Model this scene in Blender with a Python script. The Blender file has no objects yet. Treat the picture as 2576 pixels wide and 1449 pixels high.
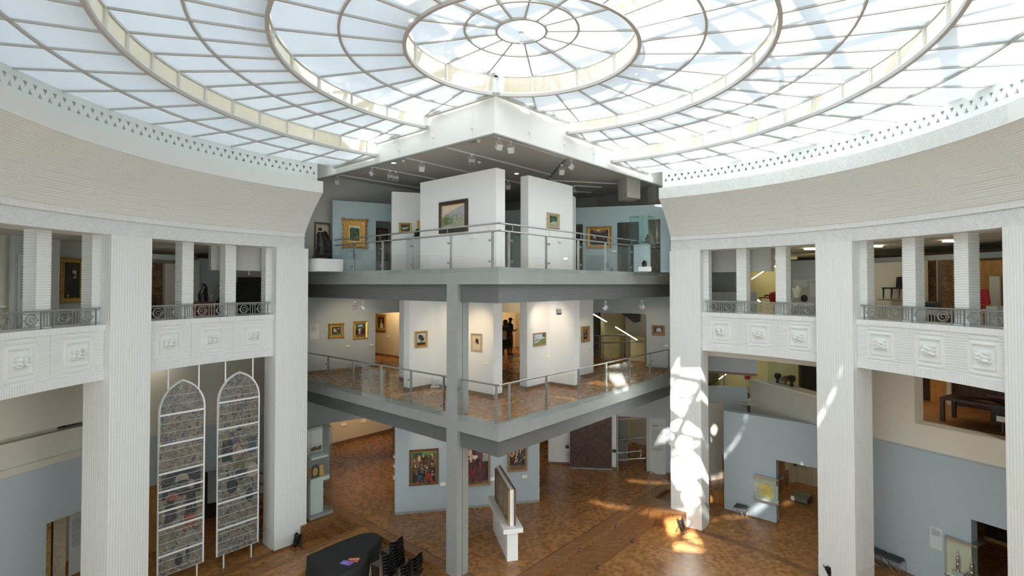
import bpy, bmesh, math, random
from mathutils import Vector, Matrix
R_ = math.radians
scene = bpy.context.scene
COL = scene.collection

# ---------------------------------------------------------------- camera, light, exposure
ZC = 9.07
F = 1326.9; CP = 691.4; PI_ = R_(1.05)
cam_d = bpy.data.cameras.new('camera'); cam = bpy.data.objects.new('camera', cam_d); COL.objects.link(cam)
cam.location = (0, 0, ZC); cam.rotation_euler = (R_(90) + PI_, 0, 0)
cam_d.sensor_width = 36.0; cam_d.lens = F * 36.0 / 2576.0
cam_d.shift_y = -(724.5 - CP) / 2576.0; cam_d.clip_end = 300; cam_d.clip_start = 0.05
scene.camera = cam

scene.view_settings.view_transform = 'Standard'; scene.view_settings.look = 'None'
scene.view_settings.gamma = 1.0; scene.view_settings.use_curve_mapping = False
scene.view_settings.exposure = 1.72
world = bpy.data.worlds.new('world'); scene.world = world; world.use_nodes = True
bgn = world.node_tree.nodes['Background']
bgn.inputs[0].default_value = (0.86, 0.94, 1.0, 1); bgn.inputs[1].default_value = 1.15
sun_d = bpy.data.lights.new('sun', 'SUN'); sun = bpy.data.objects.new('sun', sun_d); COL.objects.link(sun)
sun_d.energy = 13.0; sun_d.angle = R_(0.6); sun_d.color = (1.0, 0.97, 0.92)
SUN_DIR = Vector((0.30, 0.75, -0.60)).normalized()      # the way the light travels
sun.rotation_euler = SUN_DIR.to_track_quat('-Z', 'Y').to_euler()
cy = scene.cycles
cy.use_denoising = True; cy.max_bounces = 10; cy.diffuse_bounces = 6; cy.glossy_bounces = 4
cy.transmission_bounces = 8; cy.transparent_max_bounces = 24; cy.caustics_reflective = False; cy.caustics_refractive = False
cy.sample_clamp_indirect = 6.0

# ---------------------------------------------------------------- surveyed frame of the place
def ray(x, y):
    a = (x - 1288) / F; b = (CP - y) / F
    return Vector((a, math.cos(PI_) - b * math.sin(PI_), b * math.cos(PI_) + math.sin(PI_)))
TH = R_(41.25)
U = Vector((-math.cos(TH), math.sin(TH))); V = Vector((math.sin(TH), math.cos(TH)))
_r = ray(1254.8, 1068.2); C2 = Vector((_r.x, _r.y)) * (14.27 / _r.y)       # gallery corner in plan
CC = Vector((0.2, 11.05))                                                  # axis of the rotunda
ZP, Z2, Z3 = 0.593, 5.298, 9.545                                           # podium, middle gallery, top gallery
def W2(s, t): return C2 + U * s + V * t
def W(s, t, z=0.0):
    p = W2(s, t); return Vector((p.x, p.y, z))
def ST(p): d = Vector((p[0], p[1])) - C2; return d.dot(U), d.dot(V)
def PO(az, r, z=0.0):
    a = R_(az); return Vector((CC.x + r * math.sin(a), CC.y + r * math.cos(a), z))
def floor_at(x, y, z):
    r = ray(x, y); return Vector((0, 0, ZC)) + r * ((z - ZC) / r.z)
def cyl_at(x, y, rad):
    r = ray(x, y); a = r.x ** 2 + r.y ** 2; b = -2 * (r.x * CC.x + r.y * CC.y); c = CC.length_squared - rad * rad
    t = (-b + math.sqrt(b * b - 4 * a * c)) / (2 * a); P = r * t; d = P.xy - CC
    return math.degrees(math.atan2(d.x, d.y)), P.z + ZC
class Pl:
    """an upright plane of the place: origin, direction along it, normal towards the hall"""
    def __init__(s, o, d, n=None):
        s.o = Vector(o[:2]); s.d = Vector(d[:2]).normalized()
        nn = Vector((-s.d.y, s.d.x))
        if n is None: n = -s.o
        s.n = nn if nn.dot(n) > 0 else -nn
    def hit(s, x, y):
        r = ray(x, y); m = Vector((-s.d.y, s.d.x)); t = m.dot(s.o) / m.dot(r.xy); P = r * t
        return (P.xy - s.o).dot(s.d), P.z + ZC
    def a(s, x, y=716): return s.hit(x, y)[0]
    def z(s, x, y): return s.hit(x, y)[1]
    def P(s, a, z, off=0.0):
        q = s.o + s.d * a + s.n * off; return Vector((q.x, q.y, z))
def plT(t): return Pl(W2(0, t), U, -V)      # wall running along u, facing the hall
def plS(s): return Pl(W2(s, 0), V, -U)      # wall running along v, facing the hall
def plXY(p, q): return Pl(p, Vector(q[:2]) - Vector(p[:2]))

# ---------------------------------------------------------------- mesh helpers
class MB:
    def __init__(s): s.v = []; s.f = []; s.m = []; s.uv = {}; s.sm = set()
    def poly(s, pts, mi=0, smooth=False, uv=None):
        b = len(s.v); s.v += [Vector(p) for p in pts]; s.f.append(tuple(range(b, b + len(pts)))); s.m.append(mi)
        if smooth: s.sm.add(len(s.f) - 1)
        if uv: s.uv[len(s.f) - 1] = uv
    def mesh(s, vs, fs, mi=0, smooth=False):
        b = len(s.v); s.v += [Vector(p) for p in vs]
        for f in fs:
            s.f.append(tuple(i + b for i in f)); s.m.append(mi)
            if smooth: s.sm.add(len(s.f) - 1)
    def hexa(s, q, mi=0):
        s.mesh(q, [(0, 3, 2, 1), (4, 5, 6, 7), (0, 1, 5, 4), (1, 2, 6, 5), (2, 3, 7, 6), (3, 0, 4, 7)], mi)
    def box(s, x0, x1, y0, y1, z0, z1, mi=0, T=None):
        q = [Vector(p) for p in ((x0, y0, z0), (x1, y0, z0), (x1, y1, z0), (x0, y1, z0), (x0, y0, z1), (x1, y0, z1), (x1, y1, z1), (x0, y1, z1))]
        if T: q = [T @ p for p in q]
        s.hexa(q, mi); return s
    def stbox(s, s0, s1, t0, t1, z0, z1, mi=0):
        q = [W(a, b, z) for z in (z0, z1) for a, b in ((s0, t0), (s0, t1), (s1, t1), (s1, t0))]
        s.hexa(q, mi); return s
    def plbox(s, pl, a0, a1, z0, z1, o0, o1, mi=0):
        q = [pl.P(a, z, o) for z in (z0, z1) for a, o in ((a0, o0), (a1, o0), (a1, o1), (a0, o1))]
        s.hexa(q, mi); return s
    def prism(s, pts, z0, z1, mi=0):
        n = len(pts); vs = [Vector((p[0], p[1], z0)) for p in pts] + [Vector((p[0], p[1], z1)) for p in pts]
        s.mesh(vs, [tuple(range(n - 1, -1, -1)), tuple(range(n, 2 * n))] + [(i, (i + 1) % n, n + (i + 1) % n, n + i) for i in range(n)], mi); return s
    def tube(s, pts, r, n=8, mi=0, closed=False, cap=True, T=None):
        P = [Vector(p) for p in pts]
        if T: P = [T @ p for p in P]
        m = len(P); rr = r if isinstance(r, (list, tuple)) else [r] * m; vs = []
        up = None
        for i, p in enumerate(P):
            if closed: d = P[(i + 1) % m] - P[i - 1]
            else: d = P[min(i + 1, m - 1)] - P[max(i - 1, 0)]
            d.normalize()
            if up is None: up = Vector((0, 0, 1)) if abs(d.z) < .9 else Vector((1, 0, 0))
            x = d.cross(up)
            if x.length < 1e-4: x = d.cross(Vector((0, 1, 0.3)))
            x.normalize(); y = x.cross(d).normalized(); up = y
            for k in range(n):
                a = 2 * math.pi * k / n; vs.append(p + (x * math.cos(a) + y * math.sin(a)) * rr[i])
        fs = []
        for i in range(m if closed else m - 1):
            j = (i + 1) % m
            for k in range(n): l = (k + 1) % n; fs.append((i * n + k, i * n + l, j * n + l, j * n + k))
        if cap and not closed: fs.append(tuple(range(n - 1, -1, -1))); fs.append(tuple(range((m - 1) * n, m * n)))
        s.mesh(vs, fs, mi, True); return s
    def lathe(s, prof, c=(0, 0, 0), n=20, mi=0, T=None, sx=1.0, sy=1.0):
        vs = []; c = Vector(c)
        for r, z in prof:
            for k in range(n):
                a = 2 * math.pi * k / n; p = c + Vector((r * math.cos(a) * sx, r * math.sin(a) * sy, z)); vs.append(T @ p if T else p)
        fs = []
        for i in range(len(prof) - 1):
            for k in range(n): l = (k + 1) % n; fs.append((i * n + k, i * n + l, (i + 1) * n + l, (i + 1) * n + k))
        fs.append(tuple(range(n - 1, -1, -1))); fs.append(tuple(range((len(prof) - 1) * n, len(prof) * n)))
        s.mesh(vs, fs, mi, True); return s
    def build(s, name, mats, parent=None, bevel=0.0):
        me = bpy.data.meshes.new(name)
        off = Vector(parent['_base']) if parent is not None and '_base' in parent else Vector((0, 0, 0))
        me.from_pydata([v - off for v in s.v], [], s.f)
        ms = mats if isinstance(mats, (list, tuple)) else [mats]
        for m in ms: me.materials.append(m)
        for i, p in enumerate(me.polygons): p.material_index = s.m[i]; p.use_smooth = i in s.sm
        if s.uv:
            L = me.uv_layers.new(name='UVMap')
            for i, p in enumerate(me.polygons):
                if i in s.uv:
                    for k, li in enumerate(p.loop_indices): L.data[li].uv = s.uv[i][k]
        if s.sm:
            try: me.set_sharp_from_angle(angle=R_(35))
            except Exception: pass
        me.update()
        o = bpy.data.objects.new(name, me); COL.objects.link(o)
        if parent is not None: o.parent = parent
        if bevel:
            b = o.modifiers.new('bevel', 'BEVEL'); b.width = bevel; b.segments = 2; b.limit_method = 'ANGLE'
        return o
def tag(o, label, cat, group=None, kind=None):
    o['label'] = label; o['category'] = cat
    if group: o['group'] = group
    if kind: o['kind'] = kind
    return o
def thing(name, label, cat, base=(0, 0, 0), group=None, local=False):
    o = bpy.data.objects.new(name, None); COL.objects.link(o); o.empty_display_size = .1
    o.location = base
    if not local: o['_base'] = tuple(base)
    return tag(o, label, cat, group)
def struct(o): o['kind'] = 'structure'; return o
def dup(root, loc, rotz=0.0, label=None, group=None, scale=None):
    def cp(o, par):
        c = o.copy(); COL.objects.link(c)
        if par is not None: c.parent = par
        for ch in list(o.children): cp(ch, c)
        return c
    r = cp(root, None); r.location = loc; r.rotation_euler = (0, 0, rotz)
    if label: r['label'] = label
    if group: r['group'] = group
    if scale: r.scale = scale
    return r

# ---------------------------------------------------------------- materials
M = {}
def mat(name, col=(.8, .8, .8), rough=.6, metal=0.0, emit=None, es=1.0, spec=.5, noise=0.0, nscale=6.0, bump=0.0, bscale=40.0, coat=0.0):
    m = bpy.data.materials.new(name); m.use_nodes = True; nt = m.node_tree; b = nt.nodes['Principled BSDF']
    b.inputs['Base Color'].default_value = (*col, 1); b.inputs['Roughness'].default_value = rough; b.inputs['Metallic'].default_value = metal
    b.inputs['Specular IOR Level'].default_value = spec; b.inputs['Coat Weight'].default_value = coat
    if emit: b.inputs['Emission Color'].default_value = (*emit, 1); b.inputs['Emission Strength'].default_value = es
    if noise or bump:
        tc = nt.nodes.new('ShaderNodeTexCoord')
    if noise:
        n = nt.nodes.new('ShaderNodeTexNoise'); n.inputs['Scale'].default_value = nscale; n.inputs['Detail'].default_value = 4
        nt.links.new(tc.outputs['Object'], n.inputs['Vector'])
        r = nt.nodes.new('ShaderNodeMapRange'); r.inputs[1].default_value = .3; r.inputs[2].default_value = .7
        r.inputs[3].default_value = 1 - noise; r.inputs[4].default_value = 1 + noise; nt.links.new(n.outputs[0], r.inputs[0])
        h = nt.nodes.new('ShaderNodeVectorMath'); h.operation = 'SCALE'; h.inputs[0].default_value = col
        nt.links.new(r.outputs[0], h.inputs['Scale']); nt.links.new(h.outputs[0], b.inputs['Base Color'])
    if bump:
        n = nt.nodes.new('ShaderNodeTexNoise'); n.inputs['Scale'].default_value = bscale; n.inputs['Detail'].default_value = 3
        nt.links.new(tc.outputs['Object'], n.inputs['Vector'])
        bp = nt.nodes.new('ShaderNodeBump'); bp.inputs['Strength'].default_value = bump; bp.inputs['Distance'].default_value = .01
        nt.links.new(n.outputs[0], bp.inputs['Height']); nt.links.new(bp.outputs[0], b.inputs['Normal'])
    M[name] = m; return m
def N(nt, t, **k):
    n = nt.nodes.new(t)
    for a, v in k.items(): setattr(n, a, v)
    return n
def mth(nt, op, a, b=None, c=None):
    n = nt.nodes.new('ShaderNodeMath'); n.operation = op
    for i, x in enumerate((a, b, c)):
        if x is None: continue
        if isinstance(x, (int, float)): n.inputs[i].default_value = x
        else: nt.links.new(x, n.inputs[i])
    return n.outputs[0]
def ramp(nt, fac, stops, interp='LINEAR'):
    r = nt.nodes.new('ShaderNodeValToRGB'); r.color_ramp.interpolation = interp; e = r.color_ramp.elements
    while len(e) < len(stops): e.new(.5)
    for i, (p, c) in enumerate(stops): e[i].position = p; e[i].color = (*c, 1)
    nt.links.new(fac, r.inputs[0]); return r.outputs[0]

def parquet(name, tint=(1, 1, 1), rough=.28, cell=.125):
    m = mat(name, (.3, .15, .06), rough, spec=.5); nt = m.node_tree; b = nt.nodes['Principled BSDF']
    g = N(nt, 'ShaderNodeNewGeometry'); mp = N(nt, 'ShaderNodeMapping'); mp.inputs['Rotation'].default_value = (0, 0, -(math.pi / 2 - TH) + .0)
    nt.links.new(g.outputs['Position'], mp.inputs[0])
    sp = N(nt, 'ShaderNodeSeparateXYZ'); nt.links.new(mp.outputs[0], sp.inputs[0])
    fx = mth(nt, 'FLOOR', mth(nt, 'DIVIDE', sp.outputs[0], cell)); fy = mth(nt, 'FLOOR', mth(nt, 'DIVIDE', sp.outputs[1], cell))
    ck = mth(nt, 'MODULO', mth(nt, 'ABSOLUTE', mth(nt, 'ADD', fx, fy)), 2)
    cb = N(nt, 'ShaderNodeCombineXYZ'); nt.links.new(fx, cb.inputs[0]); nt.links.new(fy, cb.inputs[1])
    wn = N(nt, 'ShaderNodeTexWhiteNoise', noise_dimensions='3D'); nt.links.new(cb.outputs[0], wn.inputs['Vector'])
    # fingers inside each block, running one way or the other
    fl = mth(nt, 'ADD', mth(nt, 'MULTIPLY', sp.outputs[0], ck), mth(nt, 'MULTIPLY', sp.outputs[1], mth(nt, 'SUBTRACT', 1, ck)))
    fi = mth(nt, 'FLOOR', mth(nt, 'DIVIDE', fl, cell / 5))
    cb2 = N(nt, 'ShaderNodeCombineXYZ'); nt.links.new(fi, cb2.inputs[0]); nt.links.new(wn.outputs[0], cb2.inputs[1])
    wn2 = N(nt, 'ShaderNodeTexWhiteNoise', noise_dimensions='3D'); nt.links.new(cb2.outputs[0], wn2.inputs['Vector'])
    no = N(nt, 'ShaderNodeTexNoise'); no.inputs['Scale'].default_value = .9; no.inputs['Detail'].default_value = 3; nt.links.new(mp.outputs[0], no.inputs[0])
    f = mth(nt, 'ADD', mth(nt, 'MULTIPLY_ADD', wn.outputs[0], .46, .11), mth(nt, 'MULTIPLY', wn2.outputs[0], .12))
    f = mth(nt, 'ADD', f, mth(nt, 'MULTIPLY', no.outputs[0], .30))
    t = tint
    c = ramp(nt, f, [(.10, (.16 * t[0], .068 * t[1], .022 * t[2])), (.45, (.31 * t[0], .138 * t[1], .042 * t[2])), (.75, (.44 * t[0], .205 * t[1], .065 * t[2])), (1.0, (.58 * t[0], .30 * t[1], .105 * t[2]))])
    nt.links.new(c, b.inputs['Base Color'])
    rr = mth(nt, 'ADD', mth(nt, 'MULTIPLY', wn.outputs[0], .12), rough); nt.links.new(rr, b.inputs['Roughness'])
    return m
def woodm(name, c1, c2, scale=3.0, rough=.4, ax=0):
    m = mat(name, c1, rough); nt = m.node_tree; b = nt.nodes['Principled BSDF']
    tc = N(nt, 'ShaderNodeTexCoord'); mp = N(nt, 'ShaderNodeMapping'); s = [9, 9, 9]; s[ax] = .9; mp.inputs['Scale'].default_value = s
    nt.links.new(tc.outputs['Object'], mp.inputs[0]); no = N(nt, 'ShaderNodeTexNoise'); no.inputs['Scale'].default_value = scale; no.inputs['Detail'].default_value = 6; no.inputs['Distortion'].default_value = .6
    nt.links.new(mp.outputs[0], no.inputs[0]); nt.links.new(ramp(nt, no.outputs[0], [(.3, c1), (.7, c2)]), b.inputs['Base Color']); return m
def reliefm(name, kind, col=(.80, .82, .80)):
    """carved plaster: the relief pattern runs in the mesh's own unrolled coordinates (metres)"""
    m = mat(name, col, .55, spec=.3); nt = m.node_tree; b = nt.nodes['Principled BSDF']
    uv = N(nt, 'ShaderNodeUVMap'); sp = N(nt, 'ShaderNodeSeparateXYZ'); nt.links.new(uv.outputs[0], sp.inputs[0]); x, y = sp.outputs[0], sp.outputs[1]
    def tri(a): return mth(nt, 'PINGPONG', a, .5)          # 0..0.5..0 over one unit
    if kind == 'zig':        # rows of slanting grooves that turn inside every triangle
        p = .62; k = mth(nt, 'MODULO', mth(nt, 'ADD', mth(nt, 'DIVIDE', x, p), 1000), 1)
        kk = tri(k); edge = mth(nt, 'SUBTRACT', mth(nt, 'MULTIPLY', kk, 2), mth(nt, 'DIVIDE', y, .36))
        up = mth(nt, 'GREATER_THAN', edge, 0)
        a = mth(nt, 'ADD', mth(nt, 'MULTIPLY', kk, p * 1.16), mth(nt, 'MULTIPLY', y, -1.0))
        bb = mth(nt, 'ADD', mth(nt, 'MULTIPLY', kk, p * 1.16), mth(nt, 'MULTIPLY', y, 1.0))
        v = mth(nt, 'ADD', mth(nt, 'MULTIPLY', a, up), mth(nt, 'MULTIPLY', bb, mth(nt, 'SUBTRACT', 1, up)))
        h = tri(mth(nt, 'ADD', mth(nt, 'DIVIDE', v, .055), 100)); dist = .016; st = 1.0
    elif kind == 'cove':     # fine lines along the wall, broken by big slanting fields
        p = 2.1; k = tri(mth(nt, 'MODULO', mth(nt, 'ADD', mth(nt, 'DIVIDE', x, p), 1000), 1))
        fld = mth(nt, 'SUBTRACT', mth(nt, 'MULTIPLY', k, p), mth(nt, 'MULTIPLY', y, .52))
        inz = mth(nt, 'LESS_THAN', mth(nt, 'ABSOLUTE', fld), .17)
        a = mth(nt, 'DIVIDE', y, .062); c = mth(nt, 'DIVIDE', mth(nt, 'ADD', mth(nt, 'MULTIPLY', y, .8), mth(nt, 'MULTIPLY', k, p * .8)), .062)
        v = mth(nt, 'ADD', mth(nt, 'MULTIPLY', a, mth(nt, 'SUBTRACT', 1, inz)), mth(nt, 'MULTIPLY', c, inz))
        h = tri(mth(nt, 'ADD', v, 100)); dist = .014; st = .9
    elif kind == 'vert':
        h = tri(mth(nt, 'ADD', mth(nt, 'DIVIDE', x, .055), 100)); dist = .012; st = .9
    else:
        h = tri(mth(nt, 'ADD', mth(nt, 'DIVIDE', y, .055), 100)); dist = .014; st = 1.0
    bp = N(nt, 'ShaderNodeBump'); bp.inputs['Strength'].default_value = st; bp.inputs['Distance'].default_value = dist
    nt.links.new(h, bp.inputs['Height']); nt.links.new(bp.outputs[0], b.inputs['Normal']); return m
def glassm(name, tint=(.93, .98, .96), refl=1.0, alpha=.0, rough=0.0):
    """thin pane: mostly lets light straight through, mirrors more at a glancing angle"""
    m = bpy.data.materials.new(name); m.use_nodes = True; nt = m.node_tree; nt.nodes.clear()
    o = N(nt, 'ShaderNodeOutputMaterial'); tr = N(nt, 'ShaderNodeBsdfTransparent'); tr.inputs[0].default_value = (*tint, 1)
    gl = N(nt, 'ShaderNodeBsdfGlossy'); gl.inputs['Roughness'].default_value = rough; gl.inputs[0].default_value = (.95, 1, .98, 1)
    lw = N(nt, 'ShaderNodeLayerWeight'); lw.inputs[0].default_value = .5
    f = mth(nt, 'MINIMUM', mth(nt, 'ADD', mth(nt, 'MULTIPLY', mth(nt, 'ADD', mth(nt, 'MULTIPLY', mth(nt, 'POWER', lw.outputs['Facing'], 4.0), .9), .035), refl), alpha), 1.0)
    mx = N(nt, 'ShaderNodeMixShader'); nt.links.new(f, mx.inputs[0]); nt.links.new(tr.outputs[0], mx.inputs[1]); nt.links.new(gl.outputs[0], mx.inputs[2])
    nt.links.new(mx.outputs[0], o.inputs[0]); M[name] = m; return m

mat('white_plaster', (.80, .825, .79), .6, spec=.3)
mat('white_wall', (.82, .83, .80), .7, spec=.25)
mat('white_paint', (.86, .87, .85), .45)
mat('grey_wall', (.50, .505, .46), .8, spec=.2)
mat('greyblue_wall', (.47, .52, .53), .75, spec=.25)
mat('bluegrey_wall', (.43, .50, .53), .7, spec=.25)
mat('paleblue_wall', (.42, .53, .55), .7, spec=.25)
mat('beige_wall', (.60, .58, .50), .8, spec=.2)
mat('warm_wall', (.70, .66, .56), .8, spec=.2)
mat('yellow_wall', (.66, .60, .36), .8, spec=.2)
mat('ceiling_grey', (.58, .585, .54), .85, spec=.2)
mat('fascia', (.36, .385, .36), .38, metal=.25, noise=.05, nscale=3)
mat('white_metal', (.80, .83, .82), .35, metal=.1)
mat('bar_metal', (.55, .54, .51), .5)
mat('steel', (.52, .53, .52), .25, metal=.9)
mat('iron', (.30, .31, .30), .45, metal=.55)
mat('black', (.012, .012, .013), .5)
mat('black_gloss', (.010, .010, .011), .18)
mat('black_cloth', (.018, .020, .021), .75, bump=.3, bscale=400)
mat('dark_bronze', (.022, .019, .017), .3, metal=.3)
mat('dark_fabric', (.045, .045, .055), .85)
mat('gold_frame', (.50, .29, .07), .35, metal=.5, noise=.35, nscale=30, bump=.8, bscale=60)
mat('gilt_bright', (.75, .48, .12), .3, metal=.6, noise=.2, nscale=30)
mat('brown_frame', (.16, .075, .03), .4, noise=.3, nscale=20)
mat('dark_frame', (.045, .030, .022), .4)
mat('oak_frame', (.34, .21, .10), .5, noise=.2, nscale=20)
mat('pale_frame', (.45, .37, .24), .5, noise=.2, nscale=25)
mat('paper', (.82, .80, .70), .8)
mat('panel_white', (.60, .64, .61), .6)
mat('print_grey', (.26, .27, .26), .8)
mat('red_paint', (.45, .02, .03), .4)
mat('skirting', (.20, .13, .085), .5)
mat('concrete_grey', (.30, .30, .28), .7)
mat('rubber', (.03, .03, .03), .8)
parquet('parquet'); parquet('parquet_dark', (.92, .90, .9), .22); parquet('parquet_gallery', (1.0, .92, .9), .2)
woodm('step_wood', (.15, .068, .027), (.34, .16, .058), 2.0, .42)
woodm('step_side', (.16, .065, .022), (.36, .15, .045), 2.0, .35)
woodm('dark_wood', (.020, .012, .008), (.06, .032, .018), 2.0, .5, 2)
woodm('red_wood', (.16, .045, .018), (.26, .085, .035), 2.0, .4, 2)
woodm('orange_wood', (.36, .17, .05), (.50, .26, .08), 2.0, .45, 2)
reliefm('relief_zigzag', 'zig'); reliefm('relief_cove', 'cove', (.86, .90, .85)); reliefm('relief_vertical', 'vert'); reliefm('relief_lines', 'hor')
glassm('clear_glass', (.99, .998, .994), .7); glassm('case_glass', (.95, .985, .975), .8, .02); glassm('green_glass', (.86, .95, .93), .9, .03); glassm('showcase_glass', (.96, .975, .94), .6, .01); glassm('added_clear_pane', (.97, .98, .98), .5)

def panem(name, tl=.74, gloss=.10):
    """frosted skylight pane: passes daylight from above as soft light, keeps a dull sheen below"""
    m = bpy.data.materials.new(name); m.use_nodes = True; nt = m.node_tree; nt.nodes.clear()
    o = N(nt, 'ShaderNodeOutputMaterial'); t = N(nt, 'ShaderNodeBsdfTranslucent'); t.inputs[0].default_value = (.285, .315, .345, 1)
    d = N(nt, 'ShaderNodeBsdfDiffuse'); d.inputs[0].default_value = (.88, .90, .90, 1)
    g = N(nt, 'ShaderNodeBsdfGlossy'); g.inputs['Roughness'].default_value = .08; g.inputs[0].default_value = (.9, .9, .9, 1)
    a = N(nt, 'ShaderNodeMixShader'); a.inputs[0].default_value = 1 - tl; nt.links.new(t.outputs[0], a.inputs[1]); nt.links.new(d.outputs[0], a.inputs[2])
    fr = N(nt, 'ShaderNodeFresnel'); fr.inputs[0].default_value = 1.45
    b = N(nt, 'ShaderNodeMixShader'); nt.links.new(mth(nt, 'MULTIPLY', fr.outputs[0], .9), b.inputs[0]); nt.links.new(a.outputs[0], b.inputs[1]); nt.links.new(g.outputs[0], b.inputs[2])
    nt.links.new(b.outputs[0], o.inputs[0]); M[name] = m
panem('skylight_pane')
def meshm():
    """perforated screen of the ring risers: fine holes in pale metal"""
    m = bpy.data.materials.new('perforated'); m.use_nodes = True; nt = m.node_tree; b = nt.nodes['Principled BSDF']
    b.inputs['Base Color'].default_value = (.46, .40, .27, 1); b.inputs['Roughness'].default_value = .5
    o = nt.nodes['Material Output']; tr = N(nt, 'ShaderNodeBsdfTransparent'); tl = N(nt, 'ShaderNodeBsdfTranslucent'); tl.inputs[0].default_value = (.62, .53, .36, 1)
    uv = N(nt, 'ShaderNodeUVMap'); sp = N(nt, 'ShaderNodeSeparateXYZ'); nt.links.new(uv.outputs[0], sp.inputs[0])
    fx = mth(nt, 'SUBTRACT', mth(nt, 'FRACT', mth(nt, 'DIVIDE', sp.outputs[0], .022)), .5); fy = mth(nt, 'SUBTRACT', mth(nt, 'FRACT', mth(nt, 'DIVIDE', sp.outputs[1], .022)), .5)
    d = mth(nt, 'ADD', mth(nt, 'MULTIPLY', fx, fx), mth(nt, 'MULTIPLY', fy, fy)); h = mth(nt, 'LESS_THAN', d, .05)
    m0 = N(nt, 'ShaderNodeMixShader'); m0.inputs[0].default_value = .22; nt.links.new(b.outputs[0], m0.inputs[1]); nt.links.new(tl.outputs[0], m0.inputs[2])
    mx = N(nt, 'ShaderNodeMixShader'); nt.links.new(h, mx.inputs[0]); nt.links.new(m0.outputs[0], mx.inputs[1]); nt.links.new(tr.outputs[0], mx.inputs[2]); nt.links.new(mx.outputs[0], o.inputs[0]); M['perforated'] = m
meshm()
def grillem():
    m = mat('grille', (.17, .18, .18), .45, metal=.3); nt = m.node_tree; b = nt.nodes['Principled BSDF']
    g = N(nt, 'ShaderNodeNewGeometry'); sp = N(nt, 'ShaderNodeSeparateXYZ'); nt.links.new(g.outputs['Position'], sp.inputs[0])
    h = mth(nt, 'PINGPONG', mth(nt, 'DIVIDE', sp.outputs[2], .03), .5); bp = N(nt, 'ShaderNodeBump'); bp.inputs['Distance'].default_value = .012
    nt.links.new(h, bp.inputs['Height']); nt.links.new(bp.outputs[0], b.inputs['Normal'])
grillem()
# ================================================================ THE ROTUNDA
def arc(a0, a1, step=1.36):
    n = max(1, int(round((a1 - a0) / step))); return [a0 + (a1 - a0) * i / n for i in range(n + 1)]
def sweep(mb, prof, azs, mis, smooth=True):
    """turn a profile (r,z) round the axis; mis = material per profile segment; unrolled UVs in metres"""
    ln = [0.0]
    for i in range(len(prof) - 1): ln.append(ln[-1] + math.hypot(prof[i + 1][0] - prof[i][0], prof[i + 1][1] - prof[i][1]))
    for j in range(len(azs) - 1):
        a, b = azs[j], azs[j + 1]
        for i in range(len(prof) - 1):
            r0 = max(prof[i][0], .3); x0, x1 = R_(a) * 10.5, R_(b) * 10.5; y0, y1 = 0, ln[i + 1] - ln[i]
            mb.poly([PO(a, *prof[i]), PO(b, *prof[i]), PO(b, *prof[i + 1]), PO(a, *prof[i + 1])], mis[i], smooth, [(x0, y0), (x1, y0), (x1, y1), (x0, y1)])
cove = []
for i in range(9):
    k = i / 8; r = 10.74 - (10.74 - 9.37) * k + .10 * math.sin(math.pi * k); cove.append((r, 10.90 + 1.25 * k))
PROF = [(11.8, 10.35), (10.80, 10.35), (10.80, 10.715), (10.83, 10.72), (10.83, 10.74), (10.76, 10.745), (10.76, 10.90), (10.74, 10.90)] + cove[1:] + [(9.34, 12.15), (9.34, 12.54), (9.79, 12.55), (9.79, 12.84)]
MI = [0, 1, 0, 0, 0, 2, 0] + [3] * 8 + [0, 4, 0, 0]
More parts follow.
